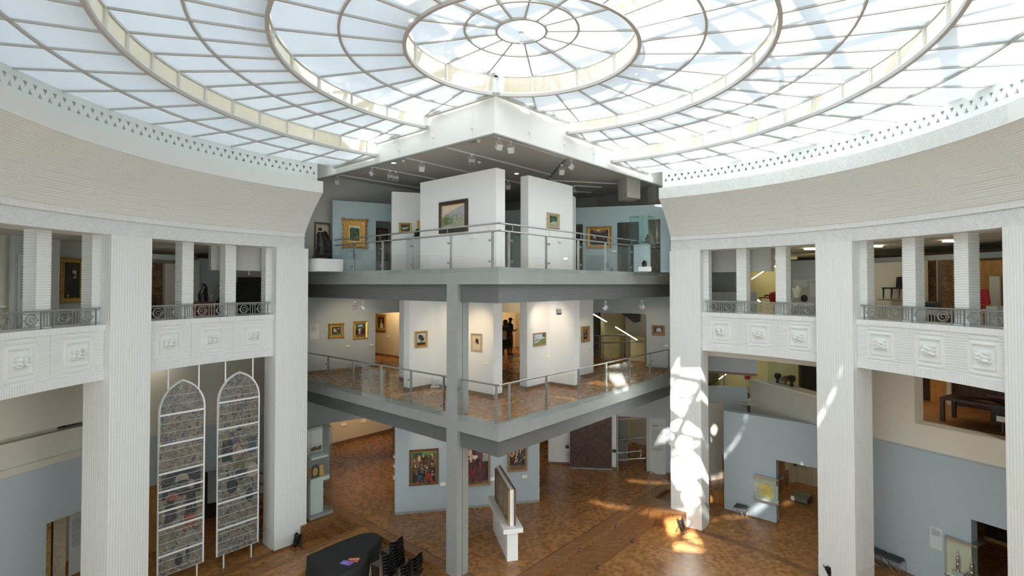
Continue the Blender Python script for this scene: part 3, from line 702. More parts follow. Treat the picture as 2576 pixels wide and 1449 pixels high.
# ================================================================ glass railings
def grail(lab, base, side, posts, ends, rails, z, cap, panes_cut=()):
    """side 'L': along u at t=0; 'R': along v at s=0. posts / ends as distances from the corner"""
    t = thing('glass_railing', lab, 'railing', tuple(base), 'glass railings of the galleries')
    def Q(x, off, zz): return W(x, off, zz) if side == 'L' else W(off, x, zz)
    def bx(mb, x0, x1, o0, o1, z0, z1, mi=0):
        if side == 'L': mb.stbox(x0, x1, o0, o1, z0, z1, mi)
        else: mb.stbox(o0, o1, x0, x1, z0, z1, mi)
    e0, e1 = ends
    for h, nm in zip(rails, ('handrail', 'upper_handrail')):
        pts = [Q(e0, .07, z + h), Q(e1, .07, z + h)]
        if cap: pts = [cap(h)] + [Q(e0 + .12, .07, z + h), Q(e1, .07, z + h)]
        mb = MB(); mb.tube(pts, .026, 10); mb.build(nm, M['steel'], t)
    for x in posts:
        mb = MB(); bx(mb, x - .022, x + .022, .04, .10, z - .01, z + rails[0] - .02); bx(mb, x - .006, x + .006, .0, .09, z + .14, z + .18); bx(mb, x - .006, x + .006, .0, .09, z + .72, z + .76)
        p = mb.build('post', M['steel'], t)
        for zz in (.16, .74):
            mb = MB(); bx(mb, x - .075, x - .028, -.035, .0, z + zz - .03, z + zz + .03); bx(mb, x + .028, x + .05, -.035, .0, z + zz - .03, z + zz + .03)
            c = mb.build('clamp', M['iron'], None); c.data.transform(Matrix.Translation(-Vector(t['_base']))); c.parent = p
        mb = MB(); h0 = z + rails[0]
        mb.tube([Q(x + .05, .07, h0 - .02), Q(x + .05, .06, h0 - .07), Q(x + .022, .06, h0 - .08)], .006, 5)
        if len(rails) > 1: mb.tube([Q(x + .16, .07, h0), Q(x + .16, .07, z + rails[1] - .02)], .007, 5)
        mb.build('bracket', M['steel'], t)
    cuts = [e0] + [x for x in posts if e0 + .15 < x < e1 - .15] + [e1]
    for a, b in zip(cuts[:-1], cuts[1:]):
        mb = MB(); bx(mb, a + .02, b - .02, -.030, -.018, z - .13, z + rails[0] - .10); mb.build('glass_panel', M['clear_glass'], t)
    return t
pL, pR = plT(.07), plS(.07)
L2p = [pL.a(x) for x in (1034.8, 961, 890.3, 827)]; L2r = [pR.a(x) for x in (1281, 1374, 1454.8, 1523.8, 1582.7, 1634.4, 1680.8)]
grail('glass railing on the middle gallery, left of the grey column', W(5, 0, Z2), 'L', L2p + [pL.a(1117)], (2.14, 10.8), (1.03,), Z2, None)
grail('short glass railing between grey column and corner, middle gallery', W(.8, 0, Z2), 'L', [.16, 1.52], (.05, 1.58), (1.03,), Z2, None)
grail('long glass railing on the right side of the middle gallery', W(0, 5, Z2), 'R', L2r, (.0, 10.6), (1.03,), Z2, lambda h: W(.14, .07, Z2 + h))
L3p = [pL.a(x) for x in (1239, 1134.5, 1041.8, 962.5, 890.7, 830)]; L3r = [pR.a(x) for x in (1280, 1374, 1455, 1523, 1584, 1635, 1680)]
grail('glass railing with two handrails on the left of the top gallery', W(4, 0, Z3), 'L', L3p, (.0, 10.8), (1.0, 1.205), Z3, None)
grail('glass railing with two handrails on the right of the top gallery', W(0, 4, Z3), 'R', L3r, (.0, 10.6), (1.0, 1.205), Z3, lambda h: W(.14, .07, Z3 + h))

# ================================================================ walls of the three gallery floors
def sbox(name, m, *bs):
    mb = MB()
    for b in bs: mb.stbox(*b)
    return struct(mb.build(name, m))
def tbox(name, m, lab, cat, *bs, group=None):
    mb = MB()
    for b in bs: mb.stbox(*b)
    o = mb.build(name, m); return tag(o, lab, cat, group)
def wallpl(name, m, pl, a0, a1, z0, z1, th=.25, holes=(), structure=True, mi=0):
    """wall slab on a plane with rectangular openings (a0,a1,z0,z1), the front face on the plane"""
    mb = MB(); xs = sorted({a0, a1, *[h[0] for h in holes], *[h[1] for h in holes]}); xs = [x for x in xs if a0 <= x <= a1]
    for x0, x1 in zip(xs[:-1], xs[1:]):
        segs = [(z0, z1)]
        for h in holes:
            if h[0] <= x0 + 1e-6 and h[1] >= x1 - 1e-6:
                ns = []
                for s0, s1 in segs:
                    if h[2] > s0: ns.append((s0, min(h[2], s1)))
                    if h[3] < s1: ns.append((max(h[3], s0), s1))
                segs = [q for q in ns if q[1] - q[0] > 1e-4]
        for s0, s1 in segs: mb.plbox(pl, x0, x1, s0, s1, -th, 0)
    o = mb.build(name, m)
    return struct(o) if structure else o
# --- top gallery
CL = 13.27
sbox('ceiling_gallery', M['ceiling_grey'], (-.34, 17, -.54, 17, CL, CL + .2))
pg = plS(9.15); wallpl('wall_gallery_left', M['grey_wall'], pg, -4, 9.5, Z3, CL)
pf = plXY(W2(9.15, 9.3), W2(2.6, 11.6)); wallpl('wall_gallery_far', M['grey_wall'], pf, -.5, 7.5, Z3, CL)
pgr = plXY(W2(4.15, 11.2), W2(-1.6, 10.2)); wallpl('wall_gallery_right', M['grey_wall'], pgr, -.2, 8.5, Z3, CL)
o = wallpl('partition_wall', M['paleblue_wall'], plXY(W2(8.55, .0), W2(7.73, 2.0)), 0, 4.2, Z3, Z3 + 2.72, .22, [(2.12 * pl0 / pl0 if False else 1.62, 2.62, Z3, Z3 + 2.02) for pl0 in (1,)], False)
tag(o, 'pale blue partition with a doorway at the left of the top gallery', 'wall', 'partition walls')
pbl = plXY(W2(8.55, .0), W2(7.73, 2.0))
pbr = plXY(W2(5.9, 5.9), W2(-.46, 9.0))
def ap(pl, *xs): return [pl.a(x, 716) for x in xs]
pa = ap(pbr, 1268, 1451, 1466.5, 1553, 1585, 1648, 1662, 1720)
o = wallpl('partition_wall', M['paleblue_wall'], pbr, pa[0] - 2.6, pa[7] + .2, Z3, Z3 + 2.68, .22, [(pa[1] - .5, pa[2], Z3, Z3 + 2.0), (pa[3], pa[4] + .35, Z3, Z3 + 2.02), (pa[5] - .25, pa[6], Z3, Z3 + 2.1)], False)
tag(o, 'long pale blue-green partition with doorways at the back right of the top gallery', 'wall', 'partition walls')
T3 = Z3 + 2.95
tbox('partition_wall', M['white_wall'], 'tallest white partition near the corner, with the dark-framed hillside painting', 'wall', (.83, 4.32, .78, 1.17, Z3, T3), group='partition walls')
tbox('partition_wall', M['white_wall'], 'white partition right of the corner, with the small gilt green landscape', 'wall', (.80, 1.12, 2.23, 4.65, Z3, T3), group='partition walls')
tbox('partition_wall', M['white_wall'], 'narrow white partition end behind the right white partition, top gallery', 'wall', (1.95, 2.3, 6.1, 6.45, Z3, T3), (2.0, 4.5, 6.45, 6.6, Z3, T3 - .02), group='partition walls')
pw2 = plXY(W2(6.42, 1.16), W2(5.9, 2.05)); mb = MB(); mb.plbox(pw2, 0, 3.2, Z3, T3, -.35, 0)
tag(mb.build('partition_wall', M['white_wall']), 'white partition with the small golden-framed painting, left on the top gallery', 'wall', 'partition walls')
# boxed duct and pier at the right
q = [floor_at(1577, 444, CL).xy, floor_at(1555, 456, CL).xy]; dR = (q[0] - q[1]); n_ = Vector((-dR.y, dR.x)); n_ = n_ if n_.y > 0 else -n_
q2 = q[0] + Vector((.62, .42)); q3 = q[1] + Vector((.62, .42))
mb = MB(); mb.prism([q[0], q2, q3, q[1]], 12.47, CL); o = mb.build('duct_box', M['beige_wall']); tag(o, 'pale boxed duct hanging from the ceiling at the right of the top gallery', 'duct')
mb = MB(); mb.plbox(pgr, pgr.a(1636, 500), pgr.a(1656, 500), Z3, CL, 0, .18); struct(mb.build('trim_11', M['beige_wall']))
mb = MB(); mb.plbox(pgr, pgr.a(1570, 520) - .01, pgr.a(1570, 520) + .01, 11.5, 12.5, 0, .03); struct(mb.build('trim_12', M['beige_wall']))
# --- middle gallery
T2 = 8.75
LW = plXY(W2(11.69, .72), W2(10.86, 3.52))
l0, l1, l2 = ap(LW, 770, 945, 1004); zt = LW.z(960, 787)
wallpl('wall_left_middle', M['greyblue_wall'], LW, l0 - .8, l2 + .4, Z2, T2, .2, [(l1, l2 + .5, Z2, zt)])
sbox('wall_portrait_room', M['warm_wall'], (7.7, 16.5, 6.15, 6.4, Z2, T2), (15.5, 15.8, -3, 6.2, Z2, T2), (8.2, 8.5, 3.4, 6.15, Z2, T2))
s27 = plT(2.42).a(1241.5)
def part(lab, *bs): return tbox('partition_wall', M['white_wall'], lab, 'wall', *bs, group='partition walls')
part('white partition with fin left of the column, middle gallery', (s27, 7.65, 2.42, 2.86, Z2, T2), (5.53, 5.85, 1.28, 2.42, Z2, T2))
s30, s31 = plT(4.2).a(1307.5), plT(4.2).a(1326)
t55 = plS(s31).a(1383); s12 = plT(t55).a(1445)
part('white L-shaped partition right of the open doorway, middle gallery', (s31, s30, 4.2, t55 + .33, Z2, T2), (s12, s31, t55, t55 + .33, Z2, T2))
t7, t8 = plS(2.4).a(1459), plS(2.4).a(1492.5)
part('white partition with the small dark upright painting, middle gallery', (2.4, 2.75, t55 + .33, t8, Z2, T2))
# back rooms seen through the doorway
sbox('wall_back_middle', M['warm_wall'], (6.2, 16.5, 13.7, 13.9, Z2, T2), (10.9, 16.5, 13.1, 13.3, Z2, T2), (14.2, 14.4, 6.4, 13.1, Z2, T2))
zl = plT(9.0).z(1284, 786); sbox('trim_13', M['grey_wall'], (4.8, 14.2, 9.0, 9.2, zl, T2)); sbox('wall_back_room', M['warm_wall'], (2.76, 2.9, 6.4, 8.4, Z2, T2), (6.2, 6.4, 9.2, 13.7, Z2, T2))
RW = plXY(W2(1.44, 11.35), W2(.58, 11.6)); r0, r1 = ap(RW, 1493, 1625.5); ztr = RW.z(1560, 788)
wallpl('wall_right_middle', M['greyblue_wall'], RW, r0 - 2.2, 4.5, Z2, T2, .2, [(r0 - .3, r1, Z2, ztr)])
# --- skirtings of the middle gallery
mb = MB(); e = .015
for b in ((s27, 7.65, 2.42 - e, 2.42), (5.53 - e, 5.53, 1.28 - e, 2.42), (5.53, 5.85, 1.28 - e, 1.28), (5.85, 5.85 + e, 1.28, 2.42), (s27 - e, s27, 2.42 - e, 2.86), (s31 - e, s31, 4.2 - e, t55), (s31, s30, 4.2 - e, 4.2), (s12 - e, s31, t55 - e, t55), (s12 - e, s12, t55, t55 + .33), (2.4 - e, 2.4, t55 + .35, t8), (7.7, 15.5, 6.15 - e, 6.15), (6.4, 10.9, 13.7 - e, 13.7), (10.9, 14.2, 13.1 - e, 13.1)):
    mb.stbox(*b, 5.285, 5.285 + .10)
mb.plbox(LW, l0 - .8, l1, 5.285, 5.385, 0, e); mb.plbox(RW, r1, 4.5, 5.285, 5.385, 0, e); struct(mb.build('baseboard_middle', M['skirting']))
# --- podium floor
T1 = 4.6
LW1 = LW; o0 = LW1.a(830, 1100); zo = LW1.z(830, 1064)
wallpl('wall_left_podium', M['greyblue_wall'], LW1, -4.5, 7.0, ZP, T1, .2, [(o0, 6.5, ZP, zo)])
sbox('wall_podium_back', M['warm_wall'], (15.7, 15.95, -2, 16, ZP, T1), (3, 15.7, 15.2, 15.4, ZP, T1)); sbox('baseboard_podium', M['skirting'], (15.68, 15.7, -2, 15.2, ZP, ZP + .18))
pP = plXY(W2(6.43, 1.34), W2(3.18, 5.78)); pe = pP.a(1357.5, 1200); pm_ = pP.a(1271, 1200)
t = thing('display_wall', 'long blue-grey display wall with three large panel paintings behind the column', 'wall', tuple(pP.P(pe / 2, ZP)))
mb = MB(); mb.plbox(pP, 0, pm_, ZP + .1, T1 - .02, -.3, 0); mb.plbox(pP, pm_, pe, ZP + .1, T1 - .02, -.3, -.01); mb.build('panel', M['bluegrey_wall'], t)
mb = MB(); mb.plbox(pP, .0, pe - .0, ZP, ZP + .1, -.29, -.012); mb.build('plinth', M['concrete_grey'], t)
pV = plXY(W2(5.61, 9.54), W2(4.82, 10.1)); pG = plXY(W2(4.53, 9.80), W2(3.01, 10.83)); g0, g1 = ap(pG, 1433, 1537); 
wallpl('wall_right_podium', M['white_wall'], pV, pV.a(1379, 1150), pV.a(1432, 1150) + 1.9, ZP, T1, .25)
wl = plXY(W2(3.05, 10.85), W2(2.75, 11.04)); wallpl('wall_pier', M['white_wall'], wl, wl.a(1537, 1150) - .05, wl.a(1551, 1150), ZP, T1, .35)
RW1 = plXY(W2(1.54, 11.41), W2(.63, 11.93)); d0, d1 = ap(RW1, 1553, 1624.5); zd = RW1.z(1590, 1049)
wallpl('wall_text_podium', M['greyblue_wall'], RW1, d0 - .03, 4.3, ZP, T1, .2, [(d0, d1, ZP, zd)])
mb = MB(); mb.plbox(RW1, d1, 4.3, ZP, ZP + .09, 0, .015); mb.plbox(pV, pV.a(1379, 1150), pV.a(1432, 1150), ZP, ZP + .09, 0, .015); mb.plbox(wl, wl.a(1537, 1150) - .05, wl.a(1551, 1150), ZP, ZP + .09, 0, .015); struct(mb.build('baseboard_right', M['skirting']))
# stairwell behind both right-hand openings: pale yellow walls, grey flights, lit handrails
sbox('wall_stairwell', M['yellow_wall'], (-3.5, 4.6, 16.6, 16.8, ZP, 12.9), (4.4, 4.6, 12.6, 16.6, ZP, T2)); 
sbox('wall_stairwell_side', M['grey_wall'], (1.4, 1.6, 13.9, 16.6, ZP, T2))
# ================================================================ pictures, plates, spotlights
def paintm(name, stops, scale=3.0, detail=5, rough=.5, dist=1.2):
    if name in M: return M[name]
    m = mat(name, (.5, .5, .5), rough); nt = m.node_tree; b = nt.nodes['Principled BSDF']; tc = N(nt, 'ShaderNodeTexCoord')
    no = N(nt, 'ShaderNodeTexNoise'); no.inputs['Scale'].default_value = scale; no.inputs['Detail'].default_value = detail; no.inputs['Distortion'].default_value = dist
    nt.links.new(tc.outputs['Object'], no.inputs[0]); nt.links.new(ramp(nt, no.outputs[0], stops), b.inputs['Base Color']); return m
paintm('p_dark', [(.3, (.012, .011, .009)), (.6, (.045, .032, .02)), (.8, (.09, .06, .035))])
paintm('p_flesh', [(.3, (.45, .27, .17)), (.7, (.66, .45, .30))], 9)
paintm('p_hair', [(.3, (.02, .012, .008)), (.7, (.06, .035, .02))], 9)
paintm('p_white', [(.3, (.50, .47, .40)), (.7, (.75, .72, .64))], 9)
paintm('p_red', [(.3, (.22, .02, .015)), (.7, (.42, .06, .03))], 8)
paintm('p_wine', [(.3, (.09, .025, .03)), (.7, (.19, .06, .065))], 8)
paintm('p_pink', [(.3, (.50, .20, .17)), (.7, (.70, .38, .30))], 8)
paintm('p_green', [(.3, (.018, .055, .03)), (.6, (.05, .11, .05)), (.8, (.16, .22, .10))], 7)
paintm('p_meadow', [(.3, (.10, .16, .05)), (.6, (.22, .28, .10)), (.8, (.42, .42, .22))], 6)
paintm('p_paleland', [(.25, (.26, .28, .14)), (.5, (.44, .45, .30)), (.75, (.58, .57, .46))], 14, 8)
paintm('p_hill', [(.3, (.22, .24, .27)), (.5, (.38, .40, .40)), (.75, (.55, .52, .48))], 18, 8)
paintm('p_dusk', [(.3, (.62, .48, .33)), (.7, (.72, .58, .44))], 3)
paintm('p_sky', [(.3, (.32, .46, .62)), (.6, (.58, .66, .68)), (.8, (.74, .73, .66))], 4)
paintm('p_water', [(.3, (.35, .42, .42)), (.7, (.55, .60, .56))], 5)
paintm('p_brown', [(.3, (.10, .055, .025)), (.6, (.22, .13, .06)), (.8, (.38, .25, .13))], 6)
paintm('p_gold', [(.3, (.45, .27, .06)), (.7, (.72, .52, .18))], 8)
paintm('p_cream', [(.3, (.55, .47, .32)), (.7, (.68, .60, .44))], 5)
paintm('p_grey', [(.3, (.16, .16, .15)), (.7, (.42, .41, .38))], 7)
paintm('p_blue', [(.3, (.02, .035, .08)), (.7, (.06, .10, .20))], 6)
paintm('p_yellow', [(.3, (.62, .46, .10)), (.6, (.76, .62, .20)), (.8, (.85, .74, .34))], 5)
def ell(cx, cy, rx, ry, n=18): return [(cx + rx * math.cos(2 * math.pi * i / n), cy + ry * math.sin(2 * math.pi * i / n)) for i in range(n)]
def rec(x0, y0, x1, y1): return [(x0, y0), (x1, y0), (x1, y1), (x0, y1)]
def crowd(seed, n, mats_, y0=.1, y1=.95, r=.05, x0=.05, x1=.95):
    q = random.Random(seed); o = []
    for i in range(n): o.append((q.choice(mats_), [(a + q.uniform(-.3, .3) * r, b + q.uniform(-.3, .3) * r) for a, b in ell(q.uniform(x0, x1), q.uniform(y0, y1), r * q.uniform(.3, 1.1), r * q.uniform(.3, 1.3), 9)]))
    return o
def painting(pl, box, fw, fmat, label, bg, shapes=(), inner=None, depth=.06, name='painting', cat='painting', orn=0, group='framed paintings', off=0.0, lw=None):
    x0, y0, x1, y1 = box; ym, xm = (y0 + y1) / 2, (x0 + x1) / 2
    a0, a1 = sorted((pl.a(x0, ym), pl.a(x1, ym))); z1, z0 = pl.z(xm, y0), pl.z(xm, y1)
    flip = pl.a(x1, ym) < pl.a(x0, ym)
    t = thing(name, label, cat, tuple(pl.P((a0 + a1) / 2, z0, off)), group)
    mb = MB(); steps = [(0, .0, depth * .7), (fw * .35, depth, depth), (fw * .7, depth * .55, depth * .55), (fw, depth * .6, depth * .45)]
    prof = [(0, 0), (0, depth * .75), (fw * .22, depth), (fw * .5, depth * .8), (fw * .75, depth * .55), (fw * .9, depth * .62), (fw, depth * .35)]
    cs = [(a0, z0, 1, 1), (a1, z0, -1, 1), (a1, z1, -1, -1), (a0, z1, 1, -1)]; vs = []
    for i, o in prof:
        for a, z, sa, sz in cs: vs.append(pl.P(a + sa * i, z + sz * i, o + off))
    fs = []
    for i in range(len(prof) - 1):
        for k in range(4): l = (k + 1) % 4; fs.append((i * 4 + k, i * 4 + l, (i + 1) * 4 + l, (i + 1) * 4 + k))
    mb.mesh(vs, fs)
    if orn:      # carved scrolls round a rococo frame
        W_, H_ = a1 - a0, z1 - z0; pts = []
        for i in range(orn):
            f = (i + .5) / orn; pts += [(a0 + W_ * f, z0), (a0 + W_ * f, z1)]
            pts += [(a0, z0 + H_ * f), (a1, z0 + H_ * f)]
        for a, z in [(a0, z0), (a1, z0), (a0, z1), (a1, z1)] + pts:
            c = pl.P(a, z, depth * .6 + off); r = fw * (.30 if (a in (a0, a1) and z in (z0, z1)) else .17); mb.lathe([(0, -r), (r * .8, -r * .5), (r, 0), (r * .8, r * .5), (0, r)], c, 6)
    mb.build('frame', M[fmat], t)
    if inner:
        mb = MB(); i0, w = fw * .86, fw * .2
        for b in ((a0 + i0, a1 - i0, z0 + i0, z0 + i0 + w), (a0 + i0, a1 - i0, z1 - i0 - w, z1 - i0), (a0 + i0, a0 + i0 + w, z0 + i0, z1 - i0), (a1 - i0 - w, a1 - i0, z0 + i0, z1 - i0)): mb.plbox(pl, b[0], b[1], b[2], b[3], off + .0, off + depth * .5)
        mb.build('inner_slip', M[inner], t)
    mats = [M[bg]]; names = [bg]; mb = MB(); c0, c1, d0, d1 = a0 + fw, a1 - fw, z0 + fw, z1 - fw; e = depth * .3 + off
    mb.plbox(pl, c0 - .01, c1 + .01, d0 - .01, d1 + .01, off, e)
    for k, (mn, pts) in enumerate(shapes):
        if mn not in names: names.append(mn); mats.append(M[mn])
        q = clipu(pts)
        if len(q) < 3: continue
        if flip: q = [(1 - x, y) for x, y in q]
        mb.poly([pl.P(c0 + (c1 - c0) * x, d0 + (d1 - d0) * y, e + .0012 * (k + 1)) for x, y in q], names.index(mn))
    mb.build('canvas', mats, t); return t
def clipu(poly):
    for f in (lambda p: p[0], lambda p: 1 - p[0], lambda p: p[1], lambda p: 1 - p[1]):
        if len(poly) > 2: poly = clip(list(poly), f)
    return poly
def plate(pl, px, py, label, w=.17, h=.075, off=0.0):
    a, z = pl.hit(px, py); o = MB(); q = []
    for zz, od in ((z - h / 2, .015), (z + h / 2, .075)):
        pass
    vs = [pl.P(a + sx * w / 2, zz, od + off) for zz, od in ((z - h * .6, 0), (z - h * .6, .07), (z + h * .4, .03), (z + h * .4, 0)) for sx in (-1, 1)]
    o.mesh(vs, [(0, 1, 3, 2), (2, 3, 5, 4), (4, 5, 7, 6), (6, 7, 1, 0), (0, 2, 4, 6), (1, 7, 5, 3)]); ob = o.build('label_plate', M['paper'])
    return tag(ob, label, 'label', 'small wall labels')
def textpanel(pl, box, label, title_n, lines, name='text_panel', logo=False, th=.02, blk=.12):
    x0, y0, x1, y1 = box; ym, xm = (y0 + y1) / 2, (x0 + x1) / 2
    a0, a1 = pl.a(x0, ym), pl.a(x1, ym); z1, z0 = pl.z(xm, y0), pl.z(xm, y1)
    t = thing(name, label, 'text panel', tuple(pl.P((a0 + a1) / 2, z0)), 'wall text panels'); mb = MB(); mb.plbox(pl, min(a0, a1), max(a0, a1), z0, z1, 0, th); mb.build('board', M['panel_white'], t)
    mb = MB(); w, h = a1 - a0, z1 - z0; rr = random.Random(len(label))
    zz = z1 - h * blk
    for i in range(title_n):
        mb.plbox(pl, a0 + w * .15, a0 + w * (.62 - .1 * i), zz - h * .011, zz, th, th + .003); zz -= h * .018
    if logo:
        for k in range(3): mb.plbox(pl, a0 + w * (.70 + .045 * k), a0 + w * (.73 + .045 * k), z1 - h * blk - h * .012, z1 - h * (blk - .012 + .008 * (k % 2)), th, th + .003)
    zz -= h * .035
    for i in range(lines):
        x = a0 + w * .15
        while x < a0 + w * .80:
            l = w * rr.uniform(.05, .13); mb.plbox(pl, x, min(x + l, a0 + w * .83), zz - h * .004, zz, th, th + .003); x += l + w * .022
        zz -= h * (.0105 if i % 9 else .02)
    mb.build('printed_text', M['print_grey'], t); return t

# top gallery pictures -------------------------------------------------------------
ph = plT(.78)
painting(ph, (1107, 505, 1178, 585), .13, 'dark_frame', 'square dark-framed painting of a pale hillside on the tallest white partition', 'p_paleland',
         [('p_dusk', rec(0, .52, 1, 1)), ('p_hill', [(0, .50), (.25, .66), (.5, .78), (.75, .88), (1, .99), (1, .35), (.5, .40)]), ('p_meadow', [(0, .12), (.45, .22), (.5, .45), (0, .5)]), ('p_paleland', [(.3, 0), (.72, .55), (1, .5), (1, 0)])] + crowd(12, 120, ('p_paleland', 'p_meadow', 'p_hill', 'p_paleland'), .02, .6, .03), 'gilt_bright', .08)
ps8 = plS(.80)
painting(ps8, (1375, 537, 1404, 575), .10, 'pale_frame', 'small pale gilt-framed green landscape on the right white partition, top gallery', 'p_meadow',
         [('p_green', rec(0, .5, 1, 1)), ('p_paleland', [(.1, .1), (1, .0), (1, .42), (.3, .5)]), ('p_green', ell(.25, .6, .25, .3))], None, .09)
painting(pbl, (862, 553, 921, 623), .24, 'gold_frame', 'painting of dark green trees in a wide carved gilt frame on the pale blue partition', 'p_green',
         [('p_sky', rec(0, .82, 1, 1)), ('p_green', ell(.3, .75, .3, .15)), ('p_green', ell(.75, .74, .3, .12)), ('p_brown', [(.4, 0), (1, 0), (1, .22), (.55, .3)]), ('p_meadow', ell(.72, .28, .2, .05))] + crowd(11, 40, ('p_green', 'p_meadow', 'p_green'), .3, .8, .07), 'gilt_bright', .1, orn=7)
painting(pw2, (1003, 561, 1035, 586), .07, 'gilt_bright', 'small golden-framed painting with a white streak, left white partition on the top gallery', 'p_green',
         [('p_white', [(.05, .35), (.3, .55), (.6, .55), (.95, .72), (.8, .45), (.5, .3), (.2, .3)]), ('p_dark', rec(0, .85, 1, 1))], None, .05)
pw3 = Pl(pw2.P(3.0, 0).xy, V)
painting(plXY(pw2.P(pw2.a(1048), 0).xy, pw2.P(pw2.a(1048), 0).xy + Vector((.30, .10))), (1049.5, 555, 1054.6, 592), .05, 'gilt_bright', 'gilt-framed picture half hidden by the left edge of the tallest partition', 'p_dark', [], None, .05)
painting(pg, (790, 560, 829, 652), .05, 'brown_frame', 'large dim picture on the grey wall behind the rearing bronze statue', 'p_grey', [('p_cream', rec(.1, .45, 1, .95)), ('p_dark', ell(.7, .5, .35, .3))], None, .05)
painting(plXY(pbl.P(2.6, 0, -1.2).xy, pbl.P(2.6, 0, -1.2).xy + pbl.d), (946, 575, 974, 657), .05, 'dark_frame', 'dark framed picture seen through the left doorway of the pale blue partition', 'p_brown', [], None, .05)
painting(pbr, (1477, 570, 1539, 625), .12, 'gold_frame', 'wide dark interior scene in a brown and gold frame on the blue-green partition', 'p_dark',
         [('p_brown', ell(.5, .92, .35, .14)), ('p_gold', ell(.46, .93, .12, .05)), ('p_red', ell(.15, .55, .05, .12)), ('p_gold', ell(.25, .55, .06, .1)), ('p_red', ell(.85, .5, .05, .1)), ('p_flesh', ell(.3, .4, .02, .04)), ('p_flesh', ell(.72, .42, .02, .04))], 'gilt_bright', .07)
painting(plXY(W2(1.9, 5.2), W2(1.9, 5.2) + Vector((1, .15))), (1267, 566, 1275, 625), .05, 'pale_frame', 'sliver of a pale gilt-framed picture in the gap between the two tall partitions', 'p_paleland', [], None, .05)
plate(ph, 1190, 594.5, 'tiny white label right of the dark-framed hillside painting'); plate(ps8, 1407, 606, 'tiny white label below the small gilt green landscape')
plate(pbr, 1545, 632, 'white label right of the dark interior scene, top gallery', .2)
# middle gallery --------------------------------------------------------------------
painting(LW, (826, 814, 864, 850), .12, 'gold_frame', 'small painting of seated figures in a scrolled gilt frame, left wall of the middle gallery', 'p_dark',
         [('p_green', [(0, 0), (1, 0), (1, .35), (.6, .2), (0, .3)]), ('p_cream', ell(.32, .55, .09, .2)), ('p_pink', ell(.48, .48, .08, .17)), ('p_flesh', ell(.33, .76, .04, .06)), ('p_flesh', ell(.47, .68, .035, .05)), ('p_grey', ell(.75, .72, .1, .08)), ('p_meadow', [(.5, .25), (.9, .05), (1, .1), (.6, .32)])], 'gilt_bright', .08, orn=6)
painting(LW, (887, 808, 924.5, 853), .12, 'gilt_bright', 'upright painting of two figures in a broad gold frame, right part of the left wall', 'p_dark',
         [('p_green', rec(0, .6, 1, 1)), ('p_sky', [(.2, .9), (.7, .95), (.8, .8), (.3, .78)]), ('p_cream', ell(.42, .5, .12, .12)), ('p_pink', [(.32, .2), (.5, .2), (.5, .45), (.36, .45)]), ('p_wine', [(.5, .2), (.66, .2), (.62, .45), (.5, .5)]), ('p_flesh', ell(.42, .66, .05, .05)), ('p_flesh', ell(.56, .58, .05, .05)), ('p_brown', rec(0, 0, 1, .16))], None, .06)
pp = plT(6.15)
painting(pp, (948, 791, 972, 832), .13, 'gold_frame', 'portrait of a woman in white in a gold frame, seen through the left doorway', 'p_dark',
         [('p_white', [(.28, .05), (.85, .02), (.75, .42), (.55, .55), (.38, .45)]), ('p_flesh', [(.42, .42), (.66, .42), (.6, .62), (.46, .62)]), ('p_flesh', ell(.5, .72, .1, .12)), ('p_hair', ell(.52, .84, .12, .07))], 'gilt_bright', .09)
pA = plS(5.53); pA2 = plT(2.42); pC = plS(s31); pD = plS(2.4)
painting(plS(5.53), (1043, 833, 1074, 874), .09, 'gold_frame', 'tree painting in a golden frame on the white fin left of the column', 'p_cream',
         [('p_sky', rec(0, .3, 1, 1)), ('p_dark', rec(0, 0, 1, .24)), ('p_hair', ell(.45, .68, .3, .2)), ('p_hair', ell(.62, .5, .26, .16)), ('p_hair', rec(.45, .2, .54, .5)), ('p_hair', ell(.3, .82, .15, .1))], None, .06)
painting(pA2, (1186, 839, 1213.5, 884), .07, 'pale_frame', 'profile portrait of a dark-haired woman in a pale frame, right of the column', 'p_cream',
         [('p_white', [(.3, .12), (.62, .2), (.56, .36), (.4, .38)]), ('p_flesh', [(.38, .36), (.56, .34), (.6, .6), (.36, .62), (.32, .5)]), ('p_hair', ell(.56, .62, .2, .17)), ('p_hair', ell(.68, .5, .09, .12))], None, .05)
painting(pC, (1340.5, 837, 1372, 870), .05, 'oak_frame', 'small river landscape with clouds in a thin wooden frame', 'p_water',
         [('p_sky', rec(0, .45, 1, 1)), ('p_meadow', [(0, 0), (1, 0), (1, .6), (.75, .5), (.3, .2), (0, .12)]), ('p_green', rec(0, .42, 1, .47)), ('p_green', ell(.93, .85, .16, .2)), ('p_brown', ell(.85, .12, .12, .08))], None, .05)
painting(pD, (1461.5, 821, 1481, 860), .12, 'oak_frame', 'small upright dark picture in an oak frame beside the stair opening', 'p_brown', [('p_dark', rec(.2, .0, .8, .85)), ('p_cream', ell(.5, .35, .1, .12)), ('p_cream', [(.3, .55), (.55, .8), (.4, .95)])], None, .08)
painting(RW, (1640, 818, 1672, 844), .08, 'oak_frame', 'small picture of a cave mouth with blue sky, far right wall of the middle gallery', 'p_dark',
         [('p_sky', ell(.56, .5, .30, .36)), ('p_brown', rec(0, 0, 1, .28)), ('p_dark', [(0, .1), (.25, .3), (.3, .6), (.0, .6)]), ('p_pink', [(.25, .25), (.4, .55), (.5, .4), (.8, .42), (.85, .25)])], None, .05)
